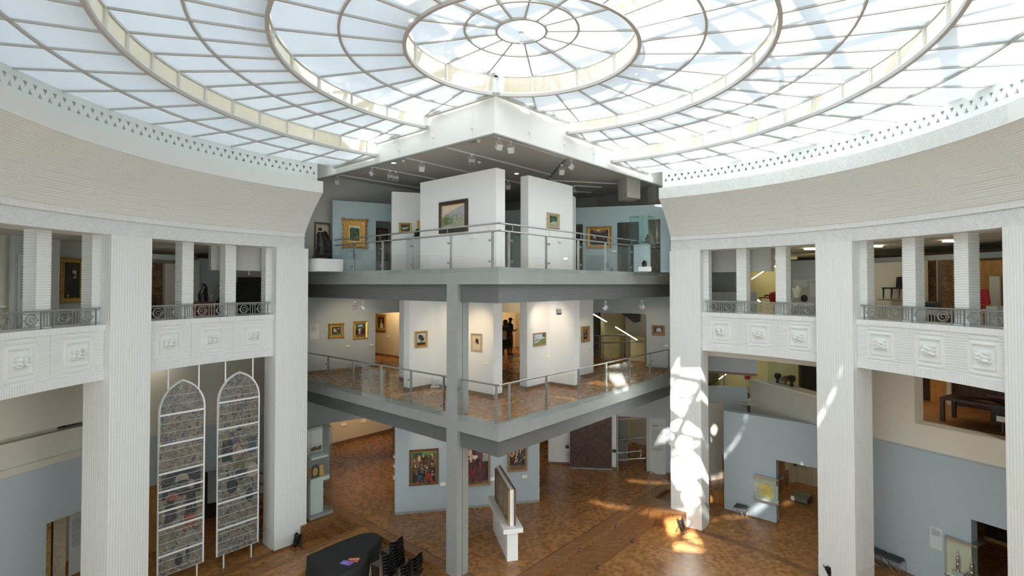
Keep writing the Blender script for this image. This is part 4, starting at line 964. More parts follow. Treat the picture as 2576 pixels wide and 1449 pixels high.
for p, x, y, l in ((LW, 874, 870, 'left label plate on the left wall of the middle gallery, under the two gilt paintings'), (LW, 934, 867, 'right label plate on the left wall of the middle gallery, beside the doorway'), (pp, 977.5, 846, 'white label beside the portrait of the woman in white'),
                   (plT(2.42), 1081, 896.5, 'white label right of the golden-framed tree painting'), (pA2, 1223, 912, 'white label below the profile portrait'), (pC, 1377, 895.5, 'white label below the river landscape'), (pD, 1486, 878, 'white label below the small upright dark picture'), (RW, 1677, 869, 'white label below the cave picture')):
    plate(p, x, y, l)
textpanel(LW, (779, 816, 802, 853), 'pale text panel at the far left of the middle gallery', 2, 26, blk=.10)
# podium pictures -------------------------------------------------------------------
painting(pP, (1029.5, 1129.5, 1102.5, 1219.5), .085, 'brown_frame', 'large crowded figure painting with red robes in a dark frame, left of the column', 'p_dark',
         [('p_green', rec(0, .62, 1, 1)), ('p_meadow', ell(.62, .92, .3, .07)), ('p_brown', ell(.15, .6, .18, .2)), ('p_brown', ell(.85, .65, .16, .2)), ('p_blue', [(.2, .05), (.5, .05), (.48, .5), (.3, .5)]), ('p_red', [(.5, .03), (.85, .05), (.72, .42), (.58, .45)]), ('p_red', ell(.58, .66, .1, .07)), ('p_flesh', ell(.4, .6, .05, .06)), ('p_white', ell(.4, .67, .07, .05)), ('p_pink', ell(.42, .42, .07, .09)), ('p_flesh', ell(.57, .5, .04, .05)), ('p_gold', ell(.3, .8, .08, .12)), ('p_flesh', ell(.12, .72, .03, .04)), ('p_flesh', ell(.82, .74, .03, .04)), ('p_green', ell(.35, .93, .1, .06)), ('p_gold', ell(.86, .25, .06, .04))] + crowd(2, 90, ('p_dark', 'p_dark', 'p_brown', 'p_brown', 'p_flesh', 'p_green', 'p_gold', 'p_wine', 'p_dark'), .25, .9, .05) + crowd(9, 26, ('p_dark', 'p_red', 'p_blue', 'p_brown'), .03, .5, .06, .2, .85), 'gilt_bright', .07)
painting(pP, (1165, 1110, 1233, 1222), .085, 'oak_frame', 'tall painting with a long wine-red robe, between the column and the slab corner', 'p_dark',
         [('p_wine', [(.05, .06), (.85, .10), (.8, .5), (.55, .65), (.3, .55), (.1, .4)]), ('p_wine', rec(.45, .55, .72, 1)), ('p_grey', rec(.75, .55, 1, .95)), ('p_white', [(.1, .5), (.5, .6), (.55, .7), (.3, .72), (.1, .62)]), ('p_flesh', ell(.2, .78, .1, .09)), ('p_pink', ell(.3, .66, .06, .08)), ('p_brown', rec(0, 0, 1, .08))] + crowd(4, 60, ('p_wine', 'p_wine', 'p_dark', 'p_wine', 'p_red'), .08, .6, .055, .1, .85), None, .07)
pPr = pP
painting(pPr, (1277, 1095, 1325.5, 1185.5), .085, 'oak_frame', 'painting of embracing figures in an oak frame, right end of the display wall', 'p_dark',
         [('p_brown', rec(0, 0, 1, .13)), ('p_pink', ell(.15, .55, .16, .16)), ('p_flesh', ell(.58, .6, .18, .14)), ('p_flesh', [(.4, .3), (.5, .15), (.55, .4), (.5, .55), (.38, .5)]), ('p_blue', ell(.68, .38, .15, .12)), ('p_gold', ell(.9, .75, .12, .15)), ('p_red', ell(.3, .85, .18, .1)), ('p_green', ell(.85, .4, .1, .14))] + crowd(6, 70, ('p_flesh', 'p_dark', 'p_brown', 'p_red', 'p_dark', 'p_pink', 'p_gold', 'p_blue'), .2, .95, .06), None, .07)
for x, y, l in ((1114, 1216, 'white label right of the crowded figure painting'), (1239, 1203, 'white label behind the triptych stand, on the display wall'), (1319, 1197, 'white label below the painting of embracing figures')): plate(pP, x, y, l, .2, .11)
textpanel(RW1, (1634, 1052, 1674.5, 1192), 'tall pale text panel on the podium wall beside the sunlit pillar', 2, 34, logo=True, blk=.125)
# narrow pictures on the left end of the display wall
pe0 = Pl(pP.P(0, 0, -.3).xy, -pP.n)
pE = plXY(pP.P(0, 0, 0).xy, pP.P(0, 0, -2.6).xy); pE.n = -pP.d
mb = MB(); mb.plbox(pE, .3, 2.6, ZP, T1 - .02, -.25, 0); tag(mb.build('display_wall', M['bluegrey_wall']), 'side wing of the display wall, seen edge-on at its left end', 'wall')
for i, (d, z, l) in enumerate(((.7, 1.75, 'nearest'), (1.4, 1.95, 'middle'), (2.1, 2.1, 'farthest'))):
    o = MB(); o.plbox(pE, d - .09, d + .09, z - .05, z + .05, 0, .07); tag(o.build('label_plate', M['paper']), l + ' of the white labels on the edge-on wing left of the display wall', 'label', 'small wall labels')
t = thing('hanging_panel', 'dark carved panel in a red-brown frame on the edge-on wing of the display wall', 'artwork', tuple(pE.P(2.0, 2.7)))
mb = MB(); mb.plbox(pE, 1.75, 2.35, 2.35, 3.7, 0, .06); mb.build('frame', M['red_wood'], t); mb = MB(); mb.plbox(pE, 1.8, 2.3, 2.4, 3.65, .06, .09); mb.build('carving', M['dark_wood'], t)

# ---- spotlights ---------------------------------------------------------------------
def make_spot():
    t = thing('track_spotlight', '', 'spotlight', (0, 0, 0), 'ceiling spotlights', local=True)
    mb = MB(); mb.box(-.05, .05, -.02, .02, -.05, 0); mb.tube([(0, 0, -.05), (0, 0, -.10)], .012, 6); mb.build('adapter', M['white_metal'], t)
    mb = MB(); mb.tube([(-.10, 0, -.26), (-.10, 0, -.11), (.10, 0, -.11), (.10, 0, -.26)], .008, 6); mb.build('yoke', M['white_metal'], t)
    T = Matrix.Translation((0, 0, -.25)) @ Matrix.Rotation(R_(-38), 4, 'X'); mb = MB()
    q = [(-.085, -.06, -.09), (.085, -.06, -.09), (.085, .07, -.09), (-.085, .07, -.09), (-.085, -.045, .08), (.085, -.045, .08), (.085, .05, .08), (-.085, .05, .08)]
    mb.hexa([T @ Vector(p) for p in q]); hd = mb.build('lamp_head', M['white_metal'], t)
    mb = MB(); mb.box(-.07, .07, -.048, .058, -.094, -.088, 0, T); mb.build('lens', M['iron'], hd); return t
spot0 = None
def spot(px, py, z, rot, label, light=None, lit=False, pl=None):
    global spot0
    p = floor_at(px, py, z) if pl is None else pl.P(*pl.hit(px, py))
    if spot0 is None: spot0 = make_spot(); o = spot0; o.location = p; o.rotation_euler = (0, 0, R_(rot)); o['label'] = label
    else: o = dup(spot0, p, R_(rot), label)
    if light: lamp(p + Vector((0, 0, -.4)), light[0], light[1] * .4, *light[2:])
    return o
def lamp(p, target, energy, ang=70, blend=.8, col=(1.0, .76, .48), size=.05):
    l = bpy.data.lights.new('spot_lamp', 'SPOT'); l.energy = energy; l.spot_size = R_(ang); l.spot_blend = blend; l.color = col; l.shadow_soft_size = size
    o = bpy.data.objects.new('spot_lamp', l); COL.objects.link(o); o.location = p; o.rotation_euler = (Vector(target) - Vector(p)).to_track_quat('-Z', 'Y').to_euler(); return o
def track(p0, p1, z, label, dark=False):
    a, b = floor_at(*p0, z), floor_at(*p1, z); d = (b - a).normalized(); n = Vector((-d.y, d.x, 0)) * .022; mb = MB()
    mb.hexa([q + Vector((0, 0, dz)) for dz in (-.04, -.001) for q in (a - n, b - n, b + n, a + n)]); o = mb.build('light_track', M['iron' if dark else 'white_metal']); return tag(o, label, 'light track', 'ceiling light tracks')
for a, b, l, d in (((1017, 394.5), (1240, 447), 'light track crossing behind the top of the tallest partition', 0), ((930, 417.5), (1097, 450), 'light track, second from the left on the top gallery ceiling', 0), ((853, 438.5), (1055, 472), 'leftmost light track on the top gallery ceiling', 0),
                ((1120, 368.7), (1386, 438.3), 'long light track across the middle of the top gallery ceiling', 0), ((1243, 341), (1424, 397), 'light track along the right white upper wall', 0), ((1424.7, 399), (1379, 451.4), 'dark short light track running back from the right track', 1),
                ((1386, 452.6), (1552, 461.5), 'light track towards the boxed duct', 0), ((1441, 466), (1513, 470), 'short light track behind the right partition, upper one', 0), ((1447, 481), (1487, 483), 'short light track behind the right partition, lower one', 0), ((1269, 450.5), (1310, 460), 'light track between the two tall partitions', 0)):
    track(a, b, CL, l, d)
for x, y, r, l in ((936, 419.5, 80, 'slim spotlight turned sideways on the second left track'), (981.5, 428.5, 20, 'left spotlight of the pair on the second left track'), (995.5, 431, 15, 'right spotlight of the pair on the second left track'), (1061, 405.5, 200, 'dark-lensed spotlight on the track left of the tallest partition'),
                   (1187, 387, 10, 'spotlight on the long middle track'), (1255.5, 346, 215, 'left spotlight nearest the white upper wall corner'), (1285.5, 354.5, 165, 'second spotlight right of the white upper wall corner'), (1278.5, 454, 190, 'small spotlight in the gap between the two tall partitions'),
                   (1413, 414, 180, 'spotlight on the dark short track'), (1438, 401, 250, 'white spotlight at the junction of right and dark tracks'), (1382.5, 447.5, 60, 'spotlight at the lower end of the dark track'), (849, 441, 180, 'dark spotlight at the left end of the leftmost track'), (1444, 467.5, 30, 'spotlight behind the right end of the right partition')):
    spot(x, y, CL - .04, r, l)
sp2 = [(893, 758, 200, 'boxy spotlight under the left of the top slab, middle gallery', (LW.P(LW.a(870), 6.9), 85, 75)), (914, 757, 100, 'lit spotlight beside the boxy one, middle gallery left', (pp.P(pp.a(965), 6.9), 40, 70)),
       (1405.5, 765, 10, 'spotlight above the river landscape, middle gallery', None), (1524, 757, 240, 'white spotlight above the stair opening, middle gallery', (pD.P(pD.a(1472), 7.0), 22, 50)), (1614.5, 756, 120, 'rightmost spotlight under the top slab', (RW.P(RW.a(1650), 6.9), 30, 70))]
Z8 = B3 + .06
for (x, y, r, l, lt), pq in zip(sp2, (plT(1.1), plT(1.1), plS(.9), plS(.9), plS(.6))):
    o = spot(x, y, 0, r, l, lt, pl=pq)
    o.scale = (1.0, 1.0, 1.0)
for i, (x, y, l) in enumerate(((1014.5, 403, 'round smoke detector left of the track, top gallery ceiling'), (1203.5, 352, 'smoke detector near the white upper wall corner'), (1205.5, 407, 'flat smoke detector above the tallest partition'))):
    p = floor_at(x, y, CL); mb = MB(); mb.lathe([(.03, -.07), (.055, -.05), (.06, -.02), (.06, 0)], p, 14); tag(mb.build('smoke_detector', M['white_metal']), l, 'smoke detector', 'smoke detectors')
p = floor_at(1185, 355.5, CL); mb = MB(); mb.lathe([(.16, -.012), (.17, 0)], p, 20); tag(mb.build('ceiling_speaker', M['fascia']), 'flat round grey loudspeaker disc in the ceiling near the corner', 'speaker')
mat('lamp_glow', (1, 1, 1), .5, emit=(1, .98, .94), es=6.0)
for x, y, l in ((990.5, 409.5, 'lit recessed downlight left on the top gallery ceiling'), (1299.5, 436.5, 'lit recessed downlight in the gap between the partitions')):
    p = floor_at(x, y, CL); t = thing('downlight', l, 'light', tuple(p), 'recessed downlights'); mb = MB(); mb.lathe([(.10, -.01), (.11, 0)], p, 18); mb.build('trim_ring', M['white_metal'], t); mb = MB(); mb.lathe([(.07, -.014), (.07, -.008)], p, 16); mb.build('bulb', M['lamp_glow'], t)

# extra gallery lamps, added as unseen light sources without fittings
for p, tg, e, a, c in ((W(4.2, 1.0, 8.4), W(4.6, 2.5, 7.0), 40, 95, (1, .80, .58)), (W(2.8, .9, 8.4), W(3.2, 2.5, 7.3), 55, 70, (1, .74, .44)), (W(1.6, 4.2, 8.4), W(2.4, 5.3, 7.4), 45, 90, (1, .80, .6)),
                       (W(12.6, 5.0, 8.5), W(13.2, 6.2, 6.6), 110, 110, (1, .66, .30)), (W(9, 11.5, 8.5), W(10, 13.5, 6.8), 150, 120, (1, .66, .32)), (W(12.5, 12, 8.5), W(12.5, 13, 6.8), 110, 120, (1, .66, .32)), (W(7, 7.5, 8.5), W(8, 10, 5.3), 60, 140, (1, .74, .45)),
                       (W(13, 5, 4.4), W(15.7, 6, 2.6), 170, 130, (1, .66, .34)), (W(10, 4, 4.4), W(10, 4, .6), 90, 140, (1, .7, .4)), (W(8, 9, 4.4), W(8, 11, .6), 60, 140, (1, .74, .45)), (W(5.2, 1.2, 4.45), pP.P(1.6, 2.6), 26, 75, (1, .78, .55)), (W(3.0, 3.4, 4.45), pP.P(3.6, 2.6), 22, 90, (1, .80, .6)), (W(3.2, 7.6, 4.4), W(3.6, 10.4, 2), 40, 100, (1, .84, .65)),
                       (W(2.5, 14.5, 8.5), W(2.5, 16.5, 5.5), 60, 150, (1, .92, .6)), (W(-.5, 14.5, 8.5), W(-.5, 16.5, 3), 90, 150, (1, .92, .6)), (W(2, 14.5, 4.2), W(2, 16.6, 2), 40, 150, (1, .92, .6))):
    lamp(p, tg, e * .55, a, 1.0, c, .12)
# ================================================================ SIDE ROOMS behind the pillars
mb = MB()
sweep(mb, [(11.76, 7.2), (19, 7.2), (19, 7.45), (11.76, 7.45), (11.76, 7.2)], arc(-104, -43, 3), [0] * 4); sweep(mb, [(11.76, 7.2), (19, 7.2), (19, 7.45), (11.76, 7.45), (11.76, 7.2)], arc(50, 97, 3), [0] * 4)
struct(mb.build('floor_side', M['beige_wall']))
mb = MB(); sweep(mb, [(11.7, 10.36), (20, 10.36), (20, 10.5)], arc(-110, -46, 3), [0, 0], False); sweep(mb, [(11.7, 10.36), (20, 10.36), (20, 10.5)], arc(34, 100, 3), [0, 0], False); struct(mb.build('ceiling_side', M['beige_wall']))
# unseen near-side glazing, added to let daylight in from behind the viewpoint
mb = MB()
for z0, z1 in ((0, .5), (3.4, 3.6), (6.6, 7.5), (10.1, 10.36)): sweep(mb, [(12.6, z0), (12.6, z1), (12.75, z1), (12.75, z0), (12.6, z0)], arc(104, 252, 4), [0] * 4, False)
for a in arc(104, 252, 6.7): mb.prism([PO(a - .25, 12.6).xy, PO(a + .25, 12.6).xy, PO(a + .25, 12.75).xy, PO(a - .25, 12.75).xy], 0, 10.36)
struct(mb.build('added_glazing', M['white_metal']))
mb = MB(); sweep(mb, [(11.8, 13.3), (46, 13.3), (46, 13.5)], arc(32.9, 315.4, 6), [0, 0], False); sweep(mb, [(9.9, 13.55), (46, 13.55), (46, 13.8)], arc(-44.6, 32.9, 4), [0, 0], False); struct(mb.build('sky_block_roof', M['white_wall']))  # unseen roof sheet added to keep sky light out around the skylight
mb = MB()
for q in ([(-24, 9), (-24, 42)], [(-24, 42), (26, 42)], [(26, 42), (26, 9)], [(-24, 9), (-12.6, 9)], [(12.9, 9), (26, 9)]): mb.poly([(*q[0], 0), (*q[1], 0), (*q[1], 14), (*q[0], 14)])
struct(mb.build('sky_block_shell', M['grey_wall']))  # unseen outer box added to stop sky light entering from the sides

def tubes(pl, name, segs, r, mname, off=.0, parent=None):
    mb = MB()
    for s in segs:
        mb.tube([pl.P(*pl.hit(x, y), off) for x, y in s], r, 7)
    return mb.build(name, M[mname], parent)
# ---- right bay, ground floor
sB = lambda x: plT(11.247).a(x, 1100)
wB = plT(11.247); s0, s1, s2, s3 = wB.a(1821, 1150), wB.a(1899, 1220), wB.a(1953, 1240), wB.a(1957, 1240)
t = thing('display_wall', 'blue-grey wall with a doorway and inset showcase, right bay behind the sunlit pillar', 'wall', tuple(wB.P(s1, 0)), None)
zd_ = wB.z(1953, 1157)
mb = MB(); mb.stbox(s2, s0, 11.247, 11.60, .05, 3.97); mb.stbox(-9, s2, 11.247, 11.60, zd_, 3.97); mb.build('panel', M['bluegrey_wall'], t)
mb = MB(); mb.stbox(s2 + .005, s0 - .005, 11.26, 11.59, 0, .05); mb.build('plinth', M['skirting'], t)
zt_, zb_ = wB.z(1899, 1191), wB.z(1899, 1250)
t = thing('wall_showcase', 'glass showcase with an open yellow document set into the blue-grey wall by the stool', 'showcase', tuple(wB.P(s1, zb_)), 'wall showcases')
mb = MB(); mb.stbox(s2 - .12, s1, 11.10, 11.75, zt_ - .03, zt_); mb.stbox(s2 - .12, s1, 11.10, 11.75, zb_ - .05, zb_); mb.build('frame', M['steel'], t)
mb = MB(); mb.stbox(s2 - .10, s1 - .02, 11.12, 11.247, zb_, zb_ + .07); mb.build('ledge', M['panel_white'], t)
mb = MB(); mb.stbox(s2 - .12, s1, 11.095, 11.10, zb_, zt_ - .03); mb.stbox(s2 - .125, s2 - .12, 11.10, 11.75, zb_, zt_ - .03); mb.build('glass', M['showcase_glass'], t)
mb = MB(); mb.stbox(s2 + .002, s1 - .02, 11.235, 11.246, zb_ + .06, zt_ - .03); mb.build('backing', M['beige_wall'], t)
dp = Pl(W2(0, 11.20), U, -V); x0, x1 = dp.a(1905, 1225), dp.a(1957, 1225)
t = thing('open_document', 'yellow parchment sheet on a grey mount inside the wall showcase', 'document', tuple(dp.P(x0, zb_ + .08)))
mb = MB(); mb.stbox(x1, x0, 11.205, 11.225, zb_ + .07, zb_ + .62); mb.build('mount', M['greyblue_wall'], t); mb = MB(); mb.stbox(x1 + .17, x0 - .11, 11.195, 11.205, zb_ + .12, zb_ + .60); mb.build('sheet', M['p_yellow'], t)
# mezzanine edge above it
pM = plXY((10.27, 22.8), (11.1, 19.2)); mb = MB(); mb.plbox(pM, -.02, 3.85, 2.6, 4.98, -.5, 0); struct(mb.build('trim_14', M['beige_wall']))
mb = MB(); mb.plbox(pM, -.02, 3.85, 4.98, 5.02, -.6, .02); struct(mb.build('trim_15', M['paper']))
pm2 = plXY((11.8, 22.4), (12.9, 19.2)); mb = MB(); mb.plbox(pm2, 1.3, 3.4, 5.02, 8, -.3, 0); struct(mb.build('wall_mezzanine', M['warm_wall']))
pmg = plXY(pM.P(0, 0, -.25).xy, pM.P(3, 0, -.25).xy)
g0_, g1_ = pmg.a(1937, 950), pmg.a(2005, 955)
t = thing('glass_case', 'long glass case of dark vessels on the upper ledge of the right bay', 'showcase', tuple(pmg.P(g0_, 4.9)))
mb = MB()
for a in (g0_, g1_): mb.plbox(pmg, a - .008, a + .008, 5.02, 6.4, -.25, .1)
mb.plbox(pmg, g0_, g1_, 5.02, 6.4, .09, .1); mb.build('glass', M['case_glass'], t); mb = MB(); mb.plbox(pmg, g0_, g1_, 5.02, 5.05, -.25, .1); mb.build('tray', M['paper'], t)
for i, (x, r, h, mn, l) in enumerate(((1952, .13, .38, 'dark_bronze', 'dark lidded vessel, leftmost in the ledge glass case'), (1962, .10, .26, 'iron', 'small grey cup beside the lidded vessel in the ledge case'), (1972, .10, .34, 'red_wood', 'reddish footed cup in the middle of the ledge case'), (1987, .15, .42, 'dark_wood', 'broad dark vessel, rightmost in the ledge glass case'))):
    a = pmg.a(x, 955); mb = MB(); mb.lathe([(r * .5, 0), (r * .55, h * .1), (r * .25, h * .25), (r * .9, h * .6), (r, h * .8), (r * .7, h)], pmg.P(a, 5.055, -.08), 12); tag(mb.build('vessel', M[mn]), l, 'vessel', 'vessels in the ledge case')
# stair in the right bay: steps, stringer, rails, lit handrail, floor edge
st1 = plT(13.9); mb = MB()
for i in range(9):
    s_ = -.55 - i * 0.0; 
for i in range(12): mb.stbox(-3.3 + .30 * i * -1 + 3.2, -3.3 + .30 * (i * -1) + 3.5 , 13.0, 14.6, ZP, ZP + .17 * (i + 1))
struct(mb.build('trim_16', M['step_side']))
pb_ = plT(15.4); mb = MB(); mb.stbox(-6.5, 4.4, 15.4, 16.6, pb_.z(1850, 1011), pb_.z(1850, 985)); struct(mb.build('floor_landing', M['concrete_grey']))
t = thing('stair_handrail', 'sloping steel handrail with a lit strip, top left of the right bay opening', 'handrail', tuple(pb_.P(pb_.a(1830, 940), pb_.z(1830, 940))))
tubes(pb_, 'rail', [[(1781, 974), (1856, 918)]], .035, 'steel', .1, t); mat('led', (1, 1, 1), .5, emit=(1, .93, .62), es=7.0)
tubes(pb_, 'lit_strip', [[(1811, 953), (1855, 922.5)]], .016, 'led', .14, t)
t = thing('stair_railing', 'glass-and-steel stair railing rising past the right bay opening', 'railing', tuple(pb_.P(pb_.a(1830, 1000), pb_.z(1830, 1000))))
tubes(pb_, 'handrail', [[(1781, 1048), (1886, 971)]], .03, 'steel', .3, t); tubes(pb_, 'lower_rail', [[(1781, 1092), (1822, 1066)]], .03, 'steel', .3, t)
for i, (x, y0, y1) in enumerate(((1788, 1040, 1090), (1861, 988, 1034), (1827, 934, 983))): tubes(pb_, 'post', [[(x, y0), (x, y1)]], .03, 'iron', .28, t)
t = thing('landing_railing', 'level railing along the upper landing in the right bay', 'railing', tuple(pb_.P(pb_.a(1830, 935), pb_.z(1830, 935)))); tubes(pb_, 'handrail', [[(1781, 936), (1895, 928)]], .025, 'steel', .2, t)
pf_ = plT(16.55); a, z = pf_.hit(1881.5, 938); t = thing('fire_extinguisher', 'red fire extinguisher on the pale stairwell wall in the right bay', 'fire extinguisher', tuple(pf_.P(a, z - .3)))
mb = MB(); mb.lathe([(.10, -.28), (.115, -.26), (.115, .14), (.06, .22), (.03, .24)], pf_.P(a, z, .13), 14); mb.build('cylinder', M['red_paint'], t); mb = MB(); mb.tube([pf_.P(a, z + .22, .13), pf_.P(a, z + .30, .13), pf_.P(a + .12, z + .28, .13), pf_.P(a + .13, z, .14)], .018, 6); mb.build('hose', M['rubber'], t)
mb = MB(); mb.plbox(pf_, a - .06, a + .06, z - .1, z + .0, .245, .25); mb.build('sticker', M['paper'], t)
# inner room of the right bay with floor showcase
wi = plXY(floor_at(1780 + 1265 / 6.586, 1120 + 640 / 6.586, 0), floor_at(1780 + 1480 / 6.586, 1120 + 610 / 6.586, 0)); mb = MB(); mb.plbox(wi, -4, (floor_at(1780 + 1480 / 6.586, 1120 + 610 / 6.586, 0).xy - wi.o).length, 0, 3.9, -.2, 0); struct(mb.build('wall_inner_left', M['warm_wall']))
wj = plXY(floor_at(1780 + 1480 / 6.586, 1120 + 610 / 6.586, 0), floor_at(1780 + 1810 / 6.586, 1120 + 690 / 6.586, 0)); mb = MB(); mb.plbox(wj, 0, 5, 0, 3.9, -.2, 0); struct(mb.build('wall_inner_right', M['warm_wall']))
mb = MB(); mb.stbox(-12, -2.0, 13.2, 17.5, 3.9, 3.96); struct(mb.build('ceiling_inner', M['beige_wall']))
def showcase(base_pts, h, label, tops):
    a, b, c = [Vector(p).xy for p in base_pts]; d = a + (c - b); t = thing('floor_showcase', label, 'showcase', (a.x, a.y, 0), 'glass showcases')
    mb = MB(); mb.prism([a, b, c, d], 0.02, .20); mb.build('base', M['concrete_grey'], t)
    mb = MB(); ce = (a + c) / 2; k = lambda p: ce + (p - ce) * .96
    for p, q in ((a, b), (b, c), (c, d), (d, a)):
        p, q = k(p), k(q); mb.poly([(p.x, p.y, .2), (q.x, q.y, .2), (q.x, q.y, h), (p.x, p.y, h)])
    mb.build('glass', M['showcase_glass'], t)
    mb = MB()
    for z in tops: mb.prism([k(a), k(b), k(c), k(d)], z, z + .015)
    mb.build('shelf', M['green_glass'], t)
    mb = MB()
    for p in (a, b, c, d): p = k(p); mb.tube([(p.x, p.y, .2), (p.x, p.y, h)], .008, 4)
    mb.build('edge', M['iron'], t); return ce
ce = showcase([floor_at(1780 + x / 6.586, 1120 + y / 6.586, 0) for x, y in ((1380, 910), (1650, 985), (1745, 890))], 2.3, 'free-standing glass showcase with small gilded objects beyond the right bay doorway', (1.42, 2.28))
for i, (dx, dy, r, h, mn, l) in enumerate(((-.05, .1, .05, .34, 'gilt_bright', 'tall gilded goblet on the shelf of the floor showcase'), (-.25, .05, .07, .2, 'red_wood', 'small reddish figure left on the showcase shelf'), (.2, -.1, .11, .08, 'gilt_bright', 'gilded bowl right on the showcase shelf'), (-.4, .0, .03, .28, 'paper', 'slim pale figure at the left edge of the showcase shelf'))):
    mb = MB(); mb.lathe([(r, 0), (r * .9, h * .1), (r * .3, h * .3), (r * .8, h * .6), (r * .5, h * .8), (r * .15, h)], (ce.x + dx, ce.y + dy, 1.436), 12); tag(mb.build('goblet', M[mn]), l, 'museum object', 'objects in the floor showcase')
# wire stool and bench
def stool(c, ang, n, label, name='wire_stool'):
    t = thing(name, label, 'stool' if n == 1 else 'bench', (c[0], c[1], 0), 'wire seats with dark cushions'); T = Matrix.Translation((c[0], c[1], 0)) @ Matrix.Rotation(ang, 4, 'Z')
    for i in range(n):
        x = (i - (n - 1) / 2) * .5; w, d, h = .235, .20, .42
        mb = MB(); q = [(x - w, -d, h), (x + w, -d, h), (x + w, d, h), (x - w, d, h), (x - w + .03, -d + .03, h + .07), (x + w - .03, -d + .03, h + .07), (x + w - .03, d - .03, h + .07), (x - w + .03, d - .03, h + .07)]
        mb.hexa([T @ Vector(p) for p in q]); mb.build('cushion', M['dark_fabric'], t, .02)
        for sx in (-1, 1):
            mb = MB(); mb.tube([(x + sx * w, -d, h), (x + sx * w, -d, 0), (x + sx * w, d, 0), (x + sx * w, d, h)], .006, 5, T=T); mb.build('leg', M['steel'], t)
        mb = MB()
        for sy in (-1, 1):
            mb.tube([(x - w, sy * d, h - .02), (x + w * .2, sy * d * .6, .06)], .005, 5, T=T); mb.tube([(x + w, sy * d, h - .02), (x - w * .2, sy * d * .6, .06)], .005, 5, T=T)
            mb.tube([(x - w, sy * d, .10), (x + w, sy * d, .10)], .005, 5, T=T)
        mb.tube([(x - w, -d, h - .01), (x + w, -d, h - .01), (x + w, d, h - .01), (x - w, d, h - .01)], .007, 5, closed=True, T=T)
        mb.build('wire_brace', M['steel'], t)
    return t
p = floor_at(1864, 1304, 0); stool((p.x, p.y), -TH + 0.0, 1, 'single wire stool with dark cushion against the blue-grey wall')
# ---- far right bay, ground floor
pQ = plXY(floor_at(2197, 1409, 0), floor_at(2293, 1449, 0)); 
zdr = 2.33; A2 = pQ.a
v0, v1 = 2.0, 2.60
t = thing('display_wall', 'large blue-grey wall with bench, text panel and showcase in the far right bay', 'wall', tuple(pQ.P(1, 0)))
mb = MB(); mb.plbox(pQ, -1.6, v1, 0.06, 4.05, -.40, 0); mb.plbox(pQ, v1, 7.5, zdr, 4.05, -.40, 0); mb.build('panel', M['bluegrey_wall'], t); mb = MB(); mb.plbox(pQ, -1.6, v1 - .005, 0, .06, -.39, -.008); mb.build('plinth', M['skirting'], t)
mb = MB(); w0 = 1.26; mb.plbox(pQ, -1.6, w0, 4.05, 7.2, -.5, .06); mb.plbox(pQ, w0, 3.42, 4.05, 4.78, -.5, .06); mb.plbox(pQ, 3.42, 7.5, 4.05, 7.2, -.5, .06); struct(mb.build('wall_upper_right', M['warm_wall']))
mb = MB(); mb.plbox(pQ, -1.6, 7.5, 4.03, 4.06, -.42, .075); struct(mb.build('trim_17', M['beige_wall']))
mb = MB(); mb.plbox(pQ, -2.5, 7.5, 3.9, 4.78, -4.5, -.5); struct(mb.build('floor_side_upper', M['step_wood']))
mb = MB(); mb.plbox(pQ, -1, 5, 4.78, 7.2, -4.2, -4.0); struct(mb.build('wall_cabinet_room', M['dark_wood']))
pq4 = Pl(pQ.P(0, 0, -3.9).xy, pQ.d, pQ.n); mb = MB(); mb.plbox(pq4, pq4.a(2340, 980), pq4.a(2383, 980), 4.78, 7.2, -.05, 0); struct(mb.build('wall_yellow', M['orange_wood'])); mb = MB(); mb.plbox(pq4, pq4.a(2383, 980), pq4.a(2394, 980), 4.78, 7.2, -.05, .05); struct(mb.build('trim_34', M['grey_wall']))
t = thing('carved_cabinet', 'huge dark carved cabinet seen through the upper window of the far right bay', 'cabinet', tuple(pQ.P(2.4, 4.78, -2.2)))
mb = MB(); mb.plbox(pQ, 2.35, 4.9, 4.78, 7.15, -2.9, -2.2); mb.build('body', M['dark_wood'], t)
mb = MB()
for k in range(3): mb.plbox(pQ, 2.4 + .8 * k, 3.1 + .8 * k, 5.8, 6.9, -2.2, -2.15)
mb.plbox(pQ, 2.3, 4.95, 5.55, 5.65, -2.9, -2.1); mb.build('door', M['red_wood'], t)
mb = MB(); 
for k in range(12): mb.lathe([(.03, 0), (.055, .06), (.03, .12)], pQ.P(3.2, 5.7 + .12 * k, -2.08), 8)
mb.build('twisted_column', M['dark_wood'], t)
t = thing('dark_table', 'dark table in front of the carved cabinet, a pale triangular sheet on it', 'table', tuple(pQ.P(2.2, 4.78, -1.3))); mb = MB(); mb.plbox(pQ, 1.5, 3.5, 5.45, 5.53, -1.9, -1.0); mb.build('table_top', M['dark_wood'], t)
for a, o_ in ((1.55, -1.85), (3.45, -1.85), (1.55, -1.05), (3.45, -1.05)): mb = MB(); mb.plbox(pQ, a - .05, a + .05, 4.78, 5.45, o_ - .05, o_ + .05); mb.build('leg', M['dark_wood'], t)
mb = MB(); mb.prism([pQ.P(2.2, 0, -1.3).xy, pQ.P(3.0, 0, -1.1).xy, pQ.P(2.5, 0, -1.6).xy], 5.531, 5.536); tag(mb.build('paper_sheet', M['p_flesh']), 'pale triangular sheet on the dark table in the far right bay', 'paper')
t = thing('label_stand', 'small white card on a thin stand behind the upper window sill, far right bay', 'label', tuple(pQ.P(3.1, 4.78, -.8))); mb = MB(); mb.tube([pQ.P(3.05, 4.78, -.9), pQ.P(3.05, 5.1, -.9)], .012, 6); mb.build('pole', M['iron'], t); mb = MB(); mb.plbox(pQ, 2.9, 3.18, 5.08, 5.24, -.95, -.93); mb.build('card', M['paper'], t)
textpanel(pQ, (2340, 1327, 2371.5, 1381), 'small pale text panel on the far right bay wall beside the silver showcase', 2, 22, blk=.06)
